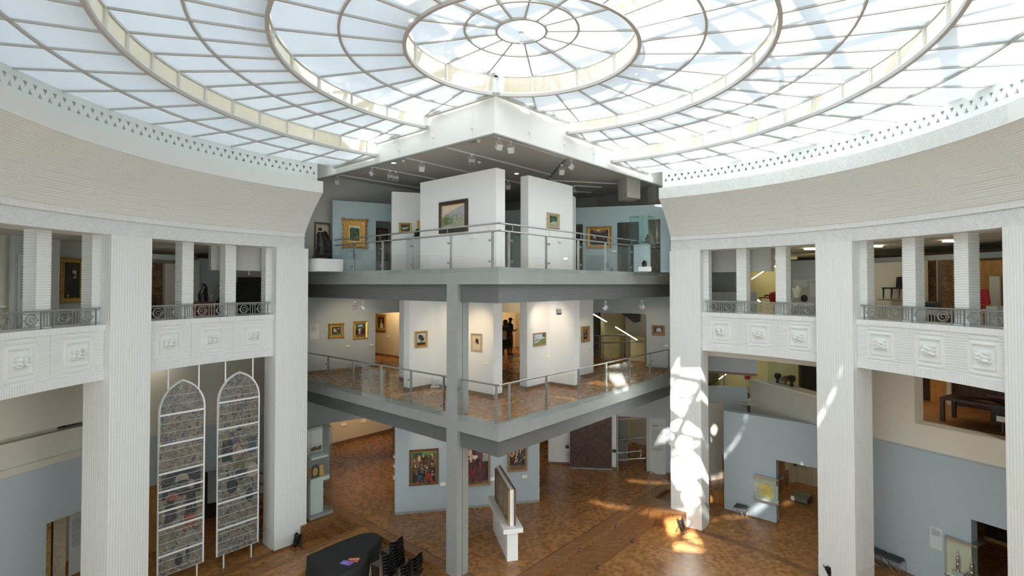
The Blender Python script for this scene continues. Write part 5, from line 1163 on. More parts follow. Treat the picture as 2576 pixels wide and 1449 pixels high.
t = thing('wall_showcase', 'glass showcase with silver lidded tankards set into the far right bay wall', 'showcase', tuple(pQ.P(2.1, .5)), 'wall showcases')
mb = MB(); mb.plbox(pQ, v0, v1 + .18, 1.62, 1.66, -.55, .14); mb.plbox(pQ, v0, v1 + .18, .50, .55, -.55, .14); mb.build('frame', M['steel'], t)
mb = MB(); mb.plbox(pQ, v0 + .03, v1 + .16, .55, .60, -.5, .12); mb.build('tray', M['paper'], t)
mb = MB(); mb.plbox(pQ, v0, v1 + .18, .55, 1.62, .135, .14); mb.plbox(pQ, v1 + .175, v1 + .18, .55, 1.62, -.55, .135); mb.plbox(pQ, v0, v0 + .005, .55, 1.62, 0, .135); mb.build('glass', M['showcase_glass'], t)
mb = MB(); mb.plbox(pQ, v0 + .01, v1 - .003, .60, 1.61, .001, .004); mb.build('backing', M['warm_wall'], t)
def tankard(c, h, r, label):
    t = thing('silver_tankard', label, 'tankard', tuple(c), 'silver tankards in the wall showcase'); mb = MB()
    mb.lathe([(r, 0), (r * 1.05, h * .03), (r * .6, h * .08), (r * .95, h * .12), (r * .95, h * .32), (r * 1.15, h * .36), (r * .7, h * .42), (r * .9, h * .48), (r * 1.2, h * .53), (r * .6, h * .58)], c, 18); mb.build('body', M['steel'], t)
    mb = MB(); mb.lathe([(r * .85, h * .585), (r * .9, h * .63), (r * .45, h * .70), (r * .55, h * .75), (r * .2, h * .80), (r * .22, h * .88), (r * .08, h)], c, 16); mb.build('lid', M['steel'], t)
c1 = pQ.P(2.30, .72, .065); mb = MB(); mb.plbox(pQ, 2.17, 2.45, .60, .72, .012, .125); tag(mb.build('display_block', M['greyblue_wall']), 'blue display block under the rear silver tankard', 'block')
tankard(c1, .62, .052, 'rear silver tankard standing on the blue block'); tankard(pQ.P(2.62, .60, .05), .66, .062, 'tall front silver tankard nearest the showcase corner'); tankard(pQ.P(2.50, .60, .06), .24, .045, 'short silver beaker between the two tall tankards')
p = pQ.P(.22, 0, .24); stool((p.x, p.y), math.atan2(pQ.d.y, pQ.d.x), 3, 'wire bench with dark cushions against the far right bay wall', 'wire_bench')
# dark room beyond that doorway
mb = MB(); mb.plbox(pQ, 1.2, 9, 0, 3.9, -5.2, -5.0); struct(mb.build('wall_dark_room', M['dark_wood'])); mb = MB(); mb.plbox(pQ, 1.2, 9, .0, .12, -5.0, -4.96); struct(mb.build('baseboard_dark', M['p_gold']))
# ---- left bays, ground floor
pU = plXY(floor_at(0, 1204.7, 3.97), floor_at(204, 1147, 3.97))
a0_ = pU.a(116, 1380); zdl = pU.z(116, 1318)
t = thing('display_wall', 'tall blue-grey wall behind the leftmost bay, with a doorway at its right', 'wall', tuple(pU.P(0, 0)))
mb = MB(); mb.plbox(pU, -6, a0_, 0, 3.97, -.3, 0); mb.plbox(pU, a0_, 9.5, zdl, 3.97, -.3, 0); mb.build('panel', M['bluegrey_wall'], t)
mb = MB(); mb.plbox(pU, -6, 9.5, 3.97, 4.15, -.25, .0); struct(mb.build('trim_18', M['beige_wall'])); zu_ = pU.z(60, 1098)
mb = MB(); mb.plbox(pU, -6, 9.5, 4.15, zu_ - .12, -.6, -.12); mb.plbox(pU, -6, pU.a(165, 1070), zu_ - .12, zu_ + .02, -.7, -.35); mb.plbox(pU, -6, 9.5, zu_ + .02, 7.2, -.6, -.12); struct(mb.build('wall_left_upper', M['beige_wall']))
mb = MB(); mb.plbox(pU, a0_ - 1, 9.0, 0, 3.9, -2.4, -2.2); struct(mb.build('wall_left_room', M['warm_wall']))
pU2 = plXY(pU.P(0, 0, -1.0).xy, pU.P(1, 0, -1.0).xy)
t = thing('door_frame', 'narrow yellow wood and black strip frame beside the left bay doorway', 'frame', tuple(pU2.P(pU2.a(122), 0)))
x0, x1, x2 = [pU2.a(q, 1380) for q in (114, 128, 133)]
mb = MB(); mb.plbox(pU2, x0 - .3, x1, 0, 3.4, -.1, 0); mb.build('yellow_board', M['p_gold'], t); mb = MB(); mb.plbox(pU2, x1, x2, 0, 3.4, -.12, .01); mb.build('black_strip', M['dark_wood'], t)
x3, x4 = pU2.a(134, 1380), pU2.a(171, 1380); mb = MB(); mb.plbox(pU2, x3, x4, 0, 3.4, -.5, -.1); struct(mb.build('trim_19', M['p_cream']))
textpanel(pU2, (173, 1290, 215, 1440), 'tall grey text panel in the leftmost bay doorway', 0, 40, blk=.05)
c = floor_at(125, 1373, 1.12); t = thing('wooden_cabinet', 'dark wooden cabinet with a broad top at the lower left corner', 'cabinet', (c.x, c.y, 0)); pK = plXY((c.x, c.y), floor_at(0, 1420, 1.12).xy)
mb = MB(); mb.plbox(pK, .08, 4.0, 0, 1.06, -.75, -.06); mb.build('body', M['step_side'], t); mb = MB(); mb.plbox(pK, 0, 4.05, 1.06, 1.12, -.85, 0); mb.build('table_top', M['step_wood'], t)
for k in range(4): mb = MB(); mb.plbox(pK, .2 + .8 * k, .85 + .8 * k, .15, .95, -.06, -.03); mb.build('door_panel', M['red_wood'], t)
# second left bay
pY = plXY(floor_at(377, 1098, 3.97), floor_at(540, 1066, 3.97)); zo_ = pY.z(377, 1224)
t = thing('display_wall', 'blue-grey wall band behind the two stained glass panels', 'wall', tuple(pY.P(0, zo_)))
mb = MB(); mb.plbox(pY, -2.2, 5.2, zo_, 3.97, -.3, 0); mb.build('panel', M['bluegrey_wall'], t)
mb = MB(); mb.plbox(pY, -2.2, 5.2, 3.97, 4.1, -.3, .02); mb.plbox(pY, -2.2, 5.6, 4.1, 7.2, -.5, -.02); struct(mb.build('wall_left_back', M['beige_wall']))
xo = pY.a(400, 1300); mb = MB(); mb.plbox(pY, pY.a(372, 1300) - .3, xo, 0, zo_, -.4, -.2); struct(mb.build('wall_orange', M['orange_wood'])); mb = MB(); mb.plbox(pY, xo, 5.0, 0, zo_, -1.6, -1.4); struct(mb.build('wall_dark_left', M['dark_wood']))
mb = MB(); xr = pY.a(648, 1200); mb.plbox(pY, 5.0, 5.3, 0, 4, -2, 0); struct(mb.build('wall_white_left', M['white_wall']))
t = thing('dark_shelf', 'dark open shelf beside the right stained glass panel', 'shelf', tuple(W(9.6, -2.6, 0)))
mb = MB(); mb.stbox(9.55, 9.6, -3.2, -2.2, .06, 2.6); mb.build('back', M['dark_wood'], t)
for k in range(6): mb = MB(); mb.stbox(9.2, 9.55, -3.2, -2.2, .5 + .38 * k, .53 + .38 * k); mb.build('board', M['red_wood'], t)
# ---- the two stained glass windows, hung in white frames between posts
pS = plXY(floor_at(563, 1430, 0), floor_at(634, 1402, 0))
mat('leading', (.34, .335, .31), .5); 
def sgm():
    m = mat('stained_glass', (.2, .18, .15), .25, spec=.5); nt = m.node_tree; b = nt.nodes['Principled BSDF']; uv = N(nt, 'ShaderNodeUVMap')
    vo = N(nt, 'ShaderNodeTexVoronoi', feature='DISTANCE_TO_EDGE'); vo.inputs['Scale'].default_value = 9; nt.links.new(uv.outputs[0], vo.inputs['Vector'])
    v2 = N(nt, 'ShaderNodeTexVoronoi'); v2.inputs['Scale'].default_value = 9; nt.links.new(uv.outputs[0], v2.inputs['Vector'])
    sp = N(nt, 'ShaderNodeSeparateColor'); nt.links.new(v2.outputs['Color'], sp.inputs[0])
    c = ramp(nt, sp.outputs[0], [(.0, (.15, .13, .095)), (.35, (.21, .19, .14)), (.6, (.16, .15, .115)), (.78, (.09, .088, .085)), (.88, (.18, .11, .085)), (.95, (.08, .10, .14))], 'CONSTANT')
    mx = N(nt, 'ShaderNodeMix', data_type='RGBA'); nt.links.new(mth(nt, 'LESS_THAN', vo.outputs['Distance'], .035), mx.inputs['Factor']); nt.links.new(c, mx.inputs[6]); mx.inputs[7].default_value = (.30, .295, .27, 1); nt.links.new(mx.outputs[2], b.inputs['Base Color'])
sgm()
paintm('sg_dark', [(.3, (.02, .025, .03)), (.7, (.06, .06, .06))], 12); paintm('sg_red', [(.3, (.16, .05, .035)), (.7, (.26, .10, .06))], 12); paintm('sg_blue', [(.3, (.05, .06, .08)), (.7, (.08, .10, .13))], 12); paintm('sg_olive', [(.3, (.09, .09, .05)), (.7, (.17, .16, .10))], 12); paintm('sg_pale', [(.3, (.22, .19, .14)), (.7, (.34, .29, .22))], 12)
def lancet(x0, x1, zb, zs, za, label, rails, posts, seed, figs):
    t = thing('stained_glass_window', label, 'stained glass', tuple(pS.P((x0 + x1) / 2, zb)), 'free-hanging stained glass windows'); rr = random.Random(seed); w = x1 - x0; xm = (x0 + x1) / 2; n = 12
    def halfw(z):
        if z <= zs: return w / 2
        k = (z - zs) / (za - zs); return w / 2 * math.sqrt(max(0, 1 - k ** 1.9)) if k < 1 else 0
    R = ((w / 2) ** 2 + (za - zs) ** 2) / w      # pointed arch radius
    def arch(side): return [(xm + side * (w / 2 - R + math.sqrt(max(0, R * R - (zs + (za - zs) * i / n - zs) ** 2))), zs + (za - zs) * i / n) for i in range(n + 1)]
    Rr, Ll = arch(1), arch(-1)
    out = [(x0, zb), (x1, zb)] + Rr[:-1] + [(xm, za)] + Ll[:-1][::-1]
    hw = lambda z: w / 2 if z <= zs else max(0, w / 2 - R + math.sqrt(max(0, R * R - (z - zs) ** 2)))
    mb = MB(); mb.tube([pS.P(x, z, 0) for x, z in out], .035, 4, closed=True); mb.build('frame', M['white_metal'], t)
    mb = MB(); mb.poly([pS.P(x, z, .012) for x, z in out], 0, False, [(x, z) for x, z in out]); mb.poly([pS.P(x, z, -.012) for x, z in out[::-1]], 0, False, [(x, z) for x, z in out[::-1]]); names = ['stained_glass']
    for k, (mn, pts) in enumerate(figs):
        if mn not in names: names.append(mn)
        mb.poly([pS.P(xm + w / 2 * x, zb + (zs - zb) * y, .0125 + .0006 * (k + 1)) for x, y in pts], names.index(mn))
    mb.build('glass', [M[q] for q in names], t)
    mb = MB()
    for z in rails: h = hw(z); mb.plbox(pS, xm - h, xm + h, z - .028, z + .028, .0, .035)
    mb.build('glazing_bar', M['white_metal'], t)
    mb = MB(); zz = zb + .15
    while zz < za - .25: h = hw(zz); mb.plbox(pS, xm - h, xm + h, zz - .005, zz + .005, .015, .026); zz += .27
    mb.build('saddle_bar', M['panel_white'], t)
    mb = MB()       # lattice in the head, figure outlines and canopy lines below
    L = lambda pts, r=.007: mb.tube([pS.P(x, z, .022) for x, z in pts], r, 3, cap=False)
    for sg in (-1, 1):
        for i in range(-14, 15):
            seg = []
            for k in range(24):
                z = zs + (za - zs) * k / 23; x = xm + sg * (z - zs) * .8 + i * .085
                if abs(x - xm) < hw(z) - .02 and abs(x - xm) > .12 : seg.append((x, z))
                elif len(seg) > 1: L(seg, .005); seg = []
                else: seg = []
            if len(seg) > 1: L(seg, .005)
    for k in range(-5, 6):
        x = xm + k * w * .095
        if k: L([(x, zs - .05), (x, zs - .9 - .15 * abs(k % 3))], .006)
    for i in range(46):
        z = rr.uniform(zb + .2, zs - .9); x = xm + rr.uniform(-.42, .42) * w; r = rr.uniform(.05, .16); a_ = rr.uniform(0, 6.3); e_ = rr.uniform(1.2, 3.6)
        L([(min(max(x + r * math.cos(a_ + e_ * q / 6), x0 + .04), x1 - .04), z + r * 1.2 * math.sin(a_ + e_ * q / 6)) for q in range(7)], .006)
    for mn, pts in figs:
        if len(pts) > 8: mb.tube([pS.P(xm + w / 2 * x, zb + (zs - zb) * y, .024) for x, y in pts], .008, 3, closed=True)
    mb.build('leading', M['leading'], t)
    for x, up in posts:
        mb = MB(); z0_, z1_ = up; mb.tube([pS.P(x, z0_, -.03), pS.P(x, z1_, -.03)], .028, 4); mb.build('post', M['white_metal'], t)
f1 = [('sg_dark', rec(-.85, .46, .85, .63)), ('sg_pale', ell(.0, .565, .30, .035)), ('sg_dark', ell(0, .53, .5, .03)), ('sg_red', ell(.42, .52, .17, .028)), ('sg_pale', ell(.42, .518, .10, .018)), ('sg_red', ell(-.42, .46, .26, .035)), ('sg_dark', [(-.75, .30), (-.2, .33), (-.3, .45), (-.65, .45)]), ('sg_dark', [(.1, .31), (.7, .34), (.6, .49), (.25, .48)]), ('sg_red', [(.1, .24), (.65, .26), (.5, .34), (.15, .33)]), ('sg_olive', [(-.55, .2), (-.1, .22), (-.2, .27), (-.5, .27)]), ('sg_dark', ell(-.1, .07, .18, .04)), ('sg_dark', ell(.3, .1, .12, .05))]
f2 = [('sg_dark', ell(0, .80, .16, .014)), ('sg_dark', rec(-.8, .60, -.3, .74)), ('sg_blue', rec(.42, .62, .85, .73)), ('sg_red', ell(.02, .66, .24, .045)), ('sg_pale', ell(.02, .655, .14, .03)), ('sg_dark', ell(-.3, .44, .3, .06)), ('sg_pale', ell(.72, .50, .22, .05)), ('sg_dark', ell(.1, .50, .3, .05)), ('sg_olive', [(-.3, .52), (.3, .54), (.25, .62), (-.2, .6)]), ('sg_dark', ell(.55, .34, .22, .05)), ('sg_red', [(-.06, .69), (.06, .69), (0, .78)])]
lancet(-1.85, -.62, .47, 5.28, 6.18, 'left stained glass lancet window in a white frame, reaching the lower edge of the view', (5.20, 4.32, 3.48, 2.96, 2.38, 1.86, 1.07), ((-1.62, (5.6, 6.66)), (-.78, (5.55, 6.66)), (-.78, (.0, .5)), (-1.62, (0, .5))), 3, f1)
lancet(-.22, 1.07, .45, 5.33, 6.20, 'right stained glass lancet window in a white frame, its foot posts visible', (5.30, 4.45, 3.61, 2.86, 2.11, 1.28), ((.0, (5.65, 6.66)), (.87, (5.65, 6.66)), (.0, (0, .48)), (.87, (0, .48))), 8, f2)
# ================================================================ UPPER SIDE ROOMS behind the balconies
ZF = 7.45
def plaz(az, r): q = PO(az, r); return Pl(q.xy, (math.cos(R_(az)), -math.sin(R_(az))), CC - q.xy)
def back(name, pl, bands, mats_, x0, x1, th=.15):
    mb = MB(); a0, a1 = sorted((pl.a(x0), pl.a(x1)))
    for (z0, z1, mi) in bands: mb.plbox(pl, a0, a1, z0, z1, -th, 0, mi)
    return struct(mb.build(name, [M[q] for q in mats_]))
# leftmost balcony room
q1 = plaz(-86, 13.6)
back('wall_room_left', q1, [(ZF, 10.36, 0)], ['warm_wall'], -120, 26); back('trim_20', Pl(q1.P(0, 0, .02).xy, q1.d, q1.n), [(ZF, 10.36, 0)], ['white_wall'], 26, 150)
q2 = plaz(-76, 14.2); back('wall_room_left_back', q2, [(ZF, 10.36, 0)], ['grey_wall'], 147, 330)
painting(q2, (147.5, 650, 209, 760), .13, 'gold_frame', 'dark portrait of a standing bearded man in a carved gold frame, leftmost balcony', 'p_dark',
         [('black', [(.3, .0), (.98, .0), (.92, .4), (.75, .6), (.55, .55), (.38, .35)]), ('p_flesh', ell(.66, .73, .12, .10)), ('p_hair', ell(.68, .82, .13, .045)), ('p_hair', ell(.62, .665, .07, .035)), ('p_white', [(.58, .57), (.72, .62), (.78, .6), (.64, .55)]), ('p_flesh', ell(.26, .06, .06, .03))], None, .1, orn=9)
q1b = Pl(q1.P(0, 0, .35).xy, q1.d, q1.n)
mb = MB(); a0, a1 = q1b.a(38), q1b.a(64); mb.plbox(q1b, a0, a1, ZF, q1b.z(50, 592), -.12, -.02); t = tag(mb.build('panel_stand', M['greyblue_wall']), 'tall grey-blue board standing in the leftmost balcony', 'board')
textpanel(q1b, (44, 640, 80, 815), 'dark grey text board behind the leftmost colonnettes', 1, 36, blk=.17)
for x, y, l in ((4, 771, 'label plate at the far left edge of the view'), (137, 751, 'upper of two small plates left of the bearded man portrait'), (137, 763.5, 'lower of two small plates left of the bearded man portrait')): plate(q2 if x > 100 else q1, x, y, l, .12, .05)
# second balcony room on the left
q3 = plaz(-62, 16.0)
back('wall_room_mid', q3, [(ZF, 10.12, 0), (10.12, 10.30, 1)], ['greyblue_wall', 'dark_wood'], 500, 700)
q3b = plaz(-64, 16.3); x_d0, x_d1 = 384, 441
back('trim_21', plaz(-67, 15.6), [(plaz(-67, 15.6).z(410, 653), 10.2, 0)], ['greyblue_wall'], 340, 470)
back('trim_22', plaz(-67, 16.6), [(ZF, 9.9, 0)], ['p_brown'], 340, 422); back('trim_23', plaz(-67, 16.4), [(ZF, 9.9, 0)], ['warm_wall'], 415, 500)
back('trim_24', plaz(-61, 15.8), [(ZF, plaz(-61, 15.8).z(490, 655), 0)], ['grey_wall'], 486, 502)
q4 = plaz(-54, 15.8); back('trim_25', q4, [(ZF, 10.15, 0)], ['beige_wall'], 592, 700)
# dark stair going up to the right with steel rail
q5 = plaz(-53, 14.6); t = thing('stair_flight', 'dark grey stair flight rising to the right behind the second left balcony', 'stairs', tuple(q5.P(q5.a(640), ZF)))
xs = [591, 597, 606, 616, 625.5, 634, 657]; ys = [757, 748, 734, 721, 709, 697, 686]
for i in range(6):
    a0, a1 = q5.a(xs[i]), q5.a(664); z = q5.z(xs[i], ys[i]); mb = MB(); mb.plbox(q5, a0, a1, ZF, z, -1.6 + .0 * i, -.02 * i); mb.build('step', M['concrete_grey'] if i < 0 else M['rubber'], t)
t = thing('stair_handrail', 'double steel stair handrail with posts behind the second left balcony', 'handrail', tuple(q5.P(q5.a(640), 9)))
tubes(q5, 'handrail', [[(592, 682), (636, 622), (657, 626)], [(600, 668), (634, 626)]], .028, 'steel', .1, t)
for x, y0, y1 in ((623, 635, 692), (648, 626, 684)): tubes(q5, 'post', [[(x, y0), (x, y1)]], .02, 'steel', .1, t)
mb = MB(); mb.plbox(q5, q5.a(625), q5.a(647), q5.z(636, 690), q5.z(636, 640), .08, .09); mb.build('glass_panel', M['clear_glass'], t)
t = thing('stair_handrail', 'lower steel handrail running down behind the bronze animal sculpture', 'handrail', tuple(plaz(-58, 15).P(0, 8)))
q6 = plaz(-58, 14.8); tubes(q6, 'handrail', [[(534, 738), (552, 715)], [(534, 752), (552, 730)]], .02, 'steel', .0, t); tubes(q6, 'post', [[(533, 742), (533, 765)]], .018, 'steel', .0, t)
# wooden pedestal with dark bronze bear-like figure
q7 = plaz(-60, 13.4); ac = q7.a(519); w_ = .5 * abs(q7.a(541) - q7.a(498)); zt7 = q7.z(519, 759)
t = thing('wooden_pedestal', 'reddish wooden pedestal behind the second left balcony railing', 'pedestal', tuple(q7.P(ac, ZF))); mb = MB(); mb.plbox(q7, ac - w_, ac + w_, ZF, zt7 - .04, -w_ * 1.6, 0); mb.build('body', M['red_wood'], t); mb = MB(); mb.plbox(q7, ac - w_ - .03, ac + w_ + .03, zt7 - .04, zt7, -w_ * 1.6 - .03, .03); mb.build('table_top', M['red_wood'], t)
def skin(name, pts, edges, matn, sub=2, root=0, parent=None):
    """one continuous body grown round a skeleton: pts = (x,y,z,radius)"""
    me = bpy.data.meshes.new(name); off = Vector(parent['_base']) if parent is not None and '_base' in parent else Vector((0, 0, 0))
    me.from_pydata([Vector(p[:3]) - off for p in pts], edges, []); o = bpy.data.objects.new(name, me); COL.objects.link(o)
    s = o.modifiers.new('skin', 'SKIN'); s.use_smooth_shade = True
    for i, v in enumerate(me.skin_vertices[0].data): v.radius = (pts[i][3], pts[i][4] if len(pts[i]) > 4 else pts[i][3]); v.use_root = (i == root)
    b = o.modifiers.new('sub', 'SUBSURF'); b.levels = sub; b.render_levels = sub; me.materials.append(M[matn])
    if parent is not None: o.parent = parent
    return o
h7 = q7.z(519, 713) - zt7; f7 = lambda x, y, k=0: tuple(q7.P(ac + x * h7, zt7 + y * h7, -.18 + k * h7))
o = skin('animal_sculpture', [(*f7(-.05, .14), .20 * h7), (*f7(-.10, .38), .21 * h7), (*f7(-.02, .62), .17 * h7), (*f7(.10, .82), .11 * h7), (*f7(.06, .95), .085 * h7), (*f7(-.10, .95), .05 * h7), (*f7(.14, .60), .10 * h7), (*f7(.20, .36), .06 * h7), (*f7(.24, .08), .06 * h7), (*f7(-.02, .03), .18 * h7), (*f7(.20, .03), .07 * h7)], [(0, 1), (1, 2), (2, 3), (3, 4), (4, 5), (2, 6), (6, 7), (7, 8), (0, 9), (9, 10)], 'dark_bronze')
tag(o, 'glossy black hunched animal sculpture on the reddish wooden pedestal', 'sculpture')
t = thing('dark_table', 'dark chair and low table at the left edge of the second left balcony', 'furniture', tuple(plaz(-68, 14).P(0, ZF))); q8 = plaz(-68, 14.2)
mb = MB(); mb.plbox(q8, q8.a(384), q8.a(412), q8.z(398, 760), q8.z(398, 756), -.5, 0); mb.plbox(q8, q8.a(384), q8.a(410), ZF, q8.z(398, 760), -.4, -.3); mb.build('table_top', M['dark_wood'], t); mb = MB(); mb.plbox(q8, q8.a(395), q8.a(414), q8.z(398, 756), q8.z(398, 742), -.45, -.4); mb.build('backrest', M['dark_wood'], t)
# first balcony room on the right
r1 = plaz(48, 15.6)
back('wall_room_right', r1, [(ZF, 10.05, 0), (10.05, 10.09, 1)], ['greyblue_wall', 'dark_wood'], 1770, 1850)
back('trim_26', r1, [(r1.z(1920, 667), 10.05, 0), (10.05, 10.09, 1)], ['greyblue_wall', 'dark_wood'], 1850, 1955); back('trim_27', r1, [(ZF, 10.05, 0), (10.05, 10.09, 1)], ['greyblue_wall', 'dark_wood'], 1955, 2080)
r2 = plaz(49, 19.0); back('wall_room_right_back', r2, [(ZF, 10.2, 0)], ['p_brown'], 1800, 1990)
t = thing('cable_coil', 'coiled thin cable hanging on the blue wall of the right balcony', 'cable', tuple(r1.P(r1.a(1828), 9.5))); 
mb = MB(); mb.tube([r1.P(*r1.hit(x, y), .02) for x, y in ((1829, 648), (1823, 652), (1820, 664), (1823, 675), (1828, 677), (1830, 668), (1828, 648), (1831, 665), (1828, 690), (1829, 702), (1833, 704), (1835, 692), (1834, 648))], .006, 5); mb.build('wire', M['iron'], t)
t = thing('ceiling_lights', 'row of lit ceiling tubes and a lit sloping handrail seen through the right balcony doorway', 'light', tuple(r2.P(r2.a(1920), 9.9))); 
r3 = plaz(48, 17.5); tubes(r3, 'lit_strip', [[(1891, 702), (1936, 672)]], .018, 'led', 0, t); tubes(r3, 'ceiling_tube', [[(1890, 672), (1897, 672)], [(1922, 671.5), (1933, 671)], [(1941, 671), (1952, 670.5)]], .03, 'led', 0, t); tubes(r3, 'lower_strip', [[(1906, 755), (1916, 761)]], .03, 'led', 0, t)
r4 = plaz(48, 17.0); t = thing('work_table', 'dark table with trestle legs in the room behind the right balcony', 'table', tuple(r4.P(r4.a(1925), ZF))); zt = r4.z(1925, 748)
mb = MB(); mb.plbox(r4, r4.a(1911), r4.a(1945), zt - .04, zt, -.5, .1); mb.build('table_top', M['dark_wood'], t)
tubes(r4, 'leg', [[(1914, 750), (1916, 764)]], .02, 'iron', .05, t); tubes(r4, 'leg', [[(1941, 750), (1939, 764)]], .02, 'iron', .05, t)
for i, (x, l) in enumerate(((1917, 'left dark chair back above the work table'), (1932, 'right dark chair back above the work table'))):
    mb = MB(); mb.tube([r4.P(r4.a(x + d), r4.z(x, y), -.55) for d, y in ((-6, 747), (-5, 744), (0, 743), (5, 744), (6, 747))], .035, 6); tag(mb.build('chair', M['black']), l, 'chair', 'chairs at the work table')
a, z = r4.hit(1948, 748); t = thing('red_chair', 'red round-backed chair right of the work table, right balcony room', 'chair', tuple(r4.P(a, ZF))); mb = MB(); mb.lathe([(.0, -.25), (.2, -.18), (.25, 0), (.2, .2), (.0, .26)], r4.P(a, z, 0), 14, sy=.35); mb.build('backrest', M['red_paint'], t)
mb = MB(); mb.tube([r4.P(a, z - .25, 0), r4.P(a, ZF, 0)], .03, 6); mb.build('leg', M['iron'], t)
mb = MB(); rl = [(1896, 715), (1903, 711), (1910, 708), (1907, 716), (1913, 720), (1920, 716)]
t = thing('wall_drawing', 'dark rounded metal relief on the back wall behind the right balcony', 'artwork', tuple(r2.P(r2.a(1908), 8.9))); mb.tube([r2.P(*r2.hit(x, y), .05) for x, y in ((1896, 716), (1902, 711), (1906, 708), (1912, 711), (1916, 715))], .06, 6); mb.tube([r2.P(r2.a(1913) + .11 * math.cos(k), r2.z(1913, 709) + .11 * math.sin(k), .05) for k in [i * .6 for i in range(11)]], .03, 6); mb.build('metal_shape', M['black'], t)
r5 = plaz(55, 14.2); a, z = r5.hit(2004, 748); t = thing('shell_chair', 'white petal-shaped chair on a pale plinth behind the right balcony', 'chair', tuple(r5.P(a, z)))
mb = MB(); wch = abs(r5.a(2014) - r5.a(1994)) / 2; prof = []
vs = []; nn = 16
for k in range(nn + 1):
    th = math.pi * (.05 + .9 * k / nn); hh = .42 + .07 * math.cos(th * 6); vs += [r5.P(a - wch * .55 * math.cos(th), z - .02, -.25 * math.sin(th) + .1), r5.P(a - wch * 1.05 * math.cos(th), z + hh * .95, -.38 * math.sin(th) + .1)]
mb.mesh(vs, [(2 * k, 2 * k + 2, 2 * k + 3, 2 * k + 1) for k in range(nn)], 0, True); mb.build('shell', M['paper'], t)
mb = MB(); 
for dx in (-.18, .18): mb.tube([r5.P(a + dx * .7, z, .05), r5.P(a + dx, z - .2, .1)], .012, 6)
mb.build('leg', M['steel'], t); zp5 = z - .2
mb = MB(); mb.plbox(r5, r5.a(1994), r5.a(2031), zp5 - .12, zp5, -.5, .35); tag(mb.build('display_plinth', M['paper']), 'pale plinth under the white petal-shaped chair', 'plinth')
o = skin('dark_vase', [(*r5.P(r5.a(2023), zp5 + .02, 0), .10), (*r5.P(r5.a(2023), zp5 + .16, 0), .15), (*r5.P(r5.a(2023), zp5 + .32, 0), .08)], [(0, 1), (1, 2)], 'dark_bronze'); tag(o, 'dark rounded object right of the white petal-shaped chair', 'museum object')
textpanel(r1, (2037, 700, 2062, 745), 'pale text panel at the right end of the first right balcony room', 1, 12, blk=.1)
mb = MB(); mb.plbox(r1, r1.a(1996), r1.a(2032), r1.z(2010, 722), r1.z(2010, 703), .02, .06); tag(mb.build('notice_board', M['panel_white']), 'pale board above the white petal-shaped chair', 'board')
# far right balcony room
r6 = plaz(76, 15.0)
back('wall_room_far', r6, [(ZF, r6.z(2350, 655), 0), (r6.z(2350, 655), 10.05, 1), (10.05, 10.12, 2)], ['p_brown', 'greyblue_wall', 'dark_wood'], 2100, 2700)
r7 = Pl(r6.P(0, 0, .35).xy, r6.d, r6.n); back('wall_panel_far', r7, [(ZF, r7.z(2230, 660), 0)], ['warm_wall'], 2100, 2326); back('wall_panel_far_end', r7, [(ZF, r7.z(2490, 655), 0)], ['orange_wood'], 2420, 2700)
mb = MB(); mb.plbox(r7, r7.a(2356), r7.a(2359), ZF, r7.z(2357, 655), -.2, 0); struct(mb.build('trim_28', M['steel']))
def pxchair(pl, name, label, back_, seat, legs, m1, m2, off=.1, shelf=None):
    t = thing(name, label, 'chair', tuple(pl.P(pl.a(seat[0][0]), pl.z(*seat[0]), off))); mb = MB(); c = [pl.hit(*p) for p in back_]; mb.mesh([pl.P(a, z, o) for o in (off, off + .05) for a, z in c], [tuple(range(len(c))), tuple(range(2 * len(c) - 1, len(c) - 1, -1))] + [(i, (i + 1) % len(c), len(c) + (i + 1) % len(c), len(c) + i) for i in range(len(c))]); mb.build('backrest', M[m1], t)
    a0, a1 = sorted((pl.a(*seat[0]), pl.a(*seat[1]))); z = pl.z(*seat[0]); mb = MB(); mb.plbox(pl, a0, a1, z - .05, z, off, off + .42); mb.build('seat', M[m1], t)
    for p, q in legs:
        mb = MB(); (a, z0), (b, z1) = pl.hit(*p), pl.hit(*q); mb.tube([pl.P(a, z0, off + .38), pl.P(b, z1, off + .38)], [.03, .015], 6); mb.build('leg', M[m2], t)
        mb = MB(); mb.tube([pl.P(a, z0, off + .04), pl.P(b, z1, off + .04)], [.02, .012], 6); mb.build('leg', M[m2], t)
    return t
pxchair(r7, 'design_chair', 'dark curved plywood chair shown on a wall shelf, far right balcony room', [(2262, 723), (2264, 697), (2276, 696), (2276, 723)], [(2248, 723), (2276, 724)], [((2250, 724), (2250, 752)), ((2272, 724), (2270, 752))], 'black', 'black')
a0, a1, z = r7.a(2239), r7.a(2277), r7.z(2258, 752.5); mb = MB(); mb.plbox(r7, a0, a1, z - .04, z - .005, 0, .6); tag(mb.build('wall_shelf', M['oak_frame']), 'thin wooden wall shelf under the dark plywood chair', 'shelf')
r8 = plaz(76, 13.6); a, z = r8.hit(2343, 768); o = skin('lounge_chair', [(*r8.P(a - .28, z - .02), .05), (*r8.P(a - .1, z + .02), .12), (*r8.P(a + .12, z + .03), .12), (*r8.P(a + .28, z - .0), .07)], [(0, 1), (1, 2), (2, 3)], 'dark_fabric'); tag(o, 'low dark rounded seat between the far right colonnettes', 'seat')
mb = MB(); mb.plbox(r8, a - .34, a + .38, z - .28, z - .15, -.3, .3); tag(mb.build('display_plinth', M['beige_wall']), 'plinth under the low dark rounded seat', 'plinth')
